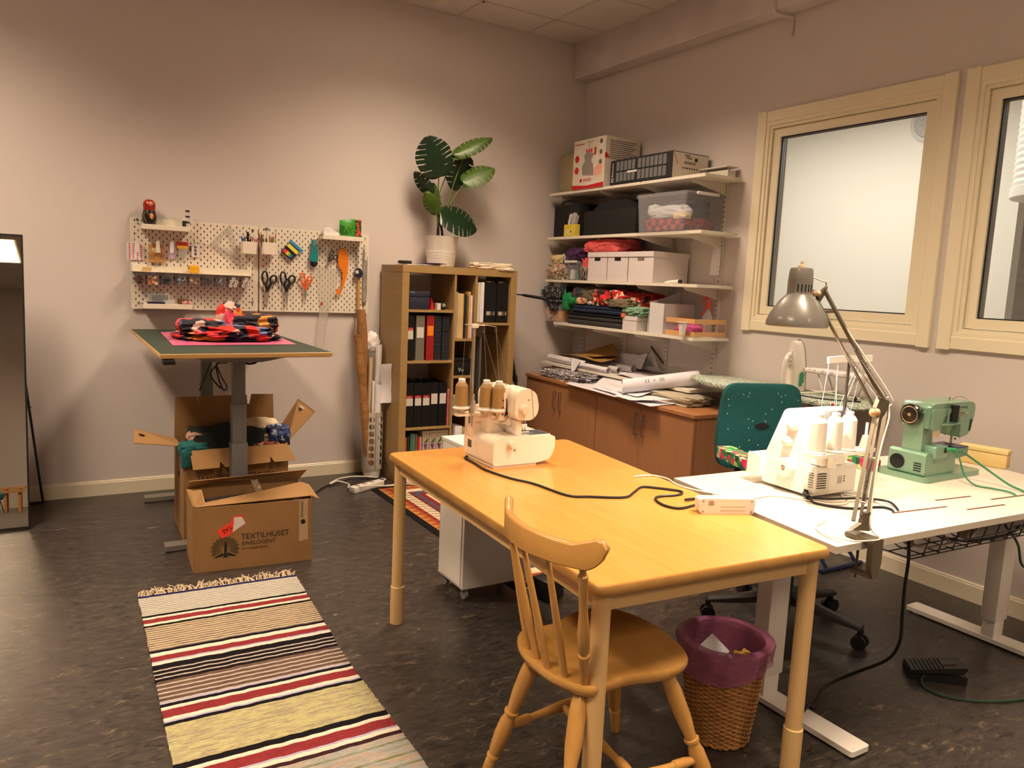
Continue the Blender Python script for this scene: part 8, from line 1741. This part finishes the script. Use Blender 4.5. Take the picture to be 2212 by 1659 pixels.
roll('tallest white paper roll beside the bookcase side', (-1.805, -.13, .05), (-1.795, -.14, .955), .026, M_pap2, 4, .1)
roll('short white paper roll in the middle of the holder', (-1.812, -.185, .05), (-1.812, -.20, .675), .026, M_paper, 5, .06)
roll('thin white paper roll behind the short one', (-1.835, -.16, .05), (-1.842, -.18, .70), .014, M_pap2, 6, .1)
bm = B(); sheet(bm, lambda u, v: (-1.80+.055*u+.006*math.sin(v*5), -.22-.06*u+.012*math.sin(v*4), .545+.28*v+.01*u), 8, 14, .0012); single('loose_sheet', 'curled white sheet sticking out of the roll holder toward the bookcase', 'paper', bm, M_pap2, loc=(-1.77, -.25, .6), world=True)
bm = B(); blob(bm, (-1.835, -.10, .90), (.10, .06, .13), 141, amp=.6, freq=2.2, boxy=.1); single('crumpled_paper', 'crumpled tissue paper behind the tall white roll', 'paper', bm, M_pap2, loc=(-1.835, -.1, .9), world=True, ang=60)
# ---------------------------------------------------------------- power strips on the floor
for nm, p, rz_, lab, ln in (('a', (-1.985, -.475, .0), .42, 'white power strip on the floor at the kelim corner', .28), ('b', (-1.66, -.50, .008), -.5, 'white power strip with a plug near the bookcase foot', .20)):
    t = thing('power_strip', lab, 'power strip', p, rz_)
    bm = B(); bb(bm, (-ln/2, -.028, 0), (ln/2, .028, .042), bev=.006); part(t, 'housing', bm, M_wpl)
    for k in range(3):
        x = -ln/2+.05+k*(ln-.08)/3; bm = B(); cyl(bm, (x, 0, .0405), (x, 0, .043), .019, n=20); part(t, 'socket', bm, mat('socket_shadow', rgb(150, 140, 130), .5))
    if nm == 'b': bm = B(); bb(bm, (.0, -.015, .043), (.03, .015, .07), bev=.004); part(t, 'plug', bm, M_black)
cable('cable', 'white cable looping from the power strip along the wall', [(-1.86, -.42, .03), (-1.80, -.34, .02), (-1.84, -.24, .012), (-1.95, -.17, .012), (-2.07, -.18, .012), (-2.17, -.27, .012), (-2.19, -.33, .02), (-2.14, -.31, .03), (-2.08, -.38, .02), (-2.12, -.50, .03), (-2.0, -.555, .045), (-1.85, -.55, .03), (-1.74, -.53, .03)], .005, M_cwh)
cable('cable', 'black cable on the floor running behind the cardboard boxes', [(-2.66, -.70, .01), (-2.45, -.62, .006), (-2.33, -.45, .006), (-2.22, -.32, .006), (-2.12, -.28, .008), (-2.02, -.22, .008), (-1.92, -.24, .006), (-1.84, -.30, .02), (-1.80, -.34, .06), (-1.765, -.25, .12), (-1.76, -.1, .16)], .0045, M_cbk)
bm = B(); box(bm, (0, 0, .014), (.035, .035, .028), bev=.004); single('plug', 'white plug at the end of the cable along the skirting board', 'plug', bm, M_wpl, loc=(-.03, -2.93, .001), rz=.3)
cable('cable', 'thin white cable on the floor along the window wall skirting', [(-.035, -2.915, .02), (-.035, -2.84, .016), (-.03, -2.74, .012), (-.022, -2.62, .01), (-.022, -2.45, .01), (-.022, -2.2, .01)], .0035, M_cwh)
# ---------------------------------------------------------------- tripod behind the bookcase
t = thing('tripod', 'black tripod with a pan handle between bookcase and cabinet', 'tripod', (-.66, -.20, 0))
for a, b_ in (((-.755, -.12, 1.25), (-.60, -.33, .01)), ((-.755, -.10, 1.25), (-.66, -.06, .01)), ((-.765, -.12, 1.25), (-.81, -.28, .01))):
    a, b_ = V(a), V(b_)
    bm = B(); cyl(bm, a, a.lerp(b_, .45), .013, mi=0); cyl(bm, a.lerp(b_, .45), a.lerp(b_, .75), .0105); cyl(bm, a.lerp(b_, .75), b_, .008)
    for f in (.45, .75): cyl(bm, a.lerp(b_, f-.02), a.lerp(b_, f+.02), .019)
    part(t, 'leg', bm, M_black, world=True)
bm = B(); cyl(bm, (-.757, -.11, .95), (-.757, -.11, 1.36), .012); box(bm, (-.757, -.11, 1.27), (.06, .06, .05), bev=.01); box(bm, (-.757, -.11, 1.365), (.05, .05, .03), bev=.008); part(t, 'centre_column', bm, M_black, world=True)
bm = B(); tube(bm, [(-.745, -.12, 1.355), (-.66, -.27, 1.345)], .005, smooth=False); prof_along(bm, [(0, .007), (.1, .011), (.9, .013), (1, .010)], (-.675, -.245, 1.347), (-.565, -.42, 1.328)); part(t, 'pan_handle', bm, M_black, world=True)
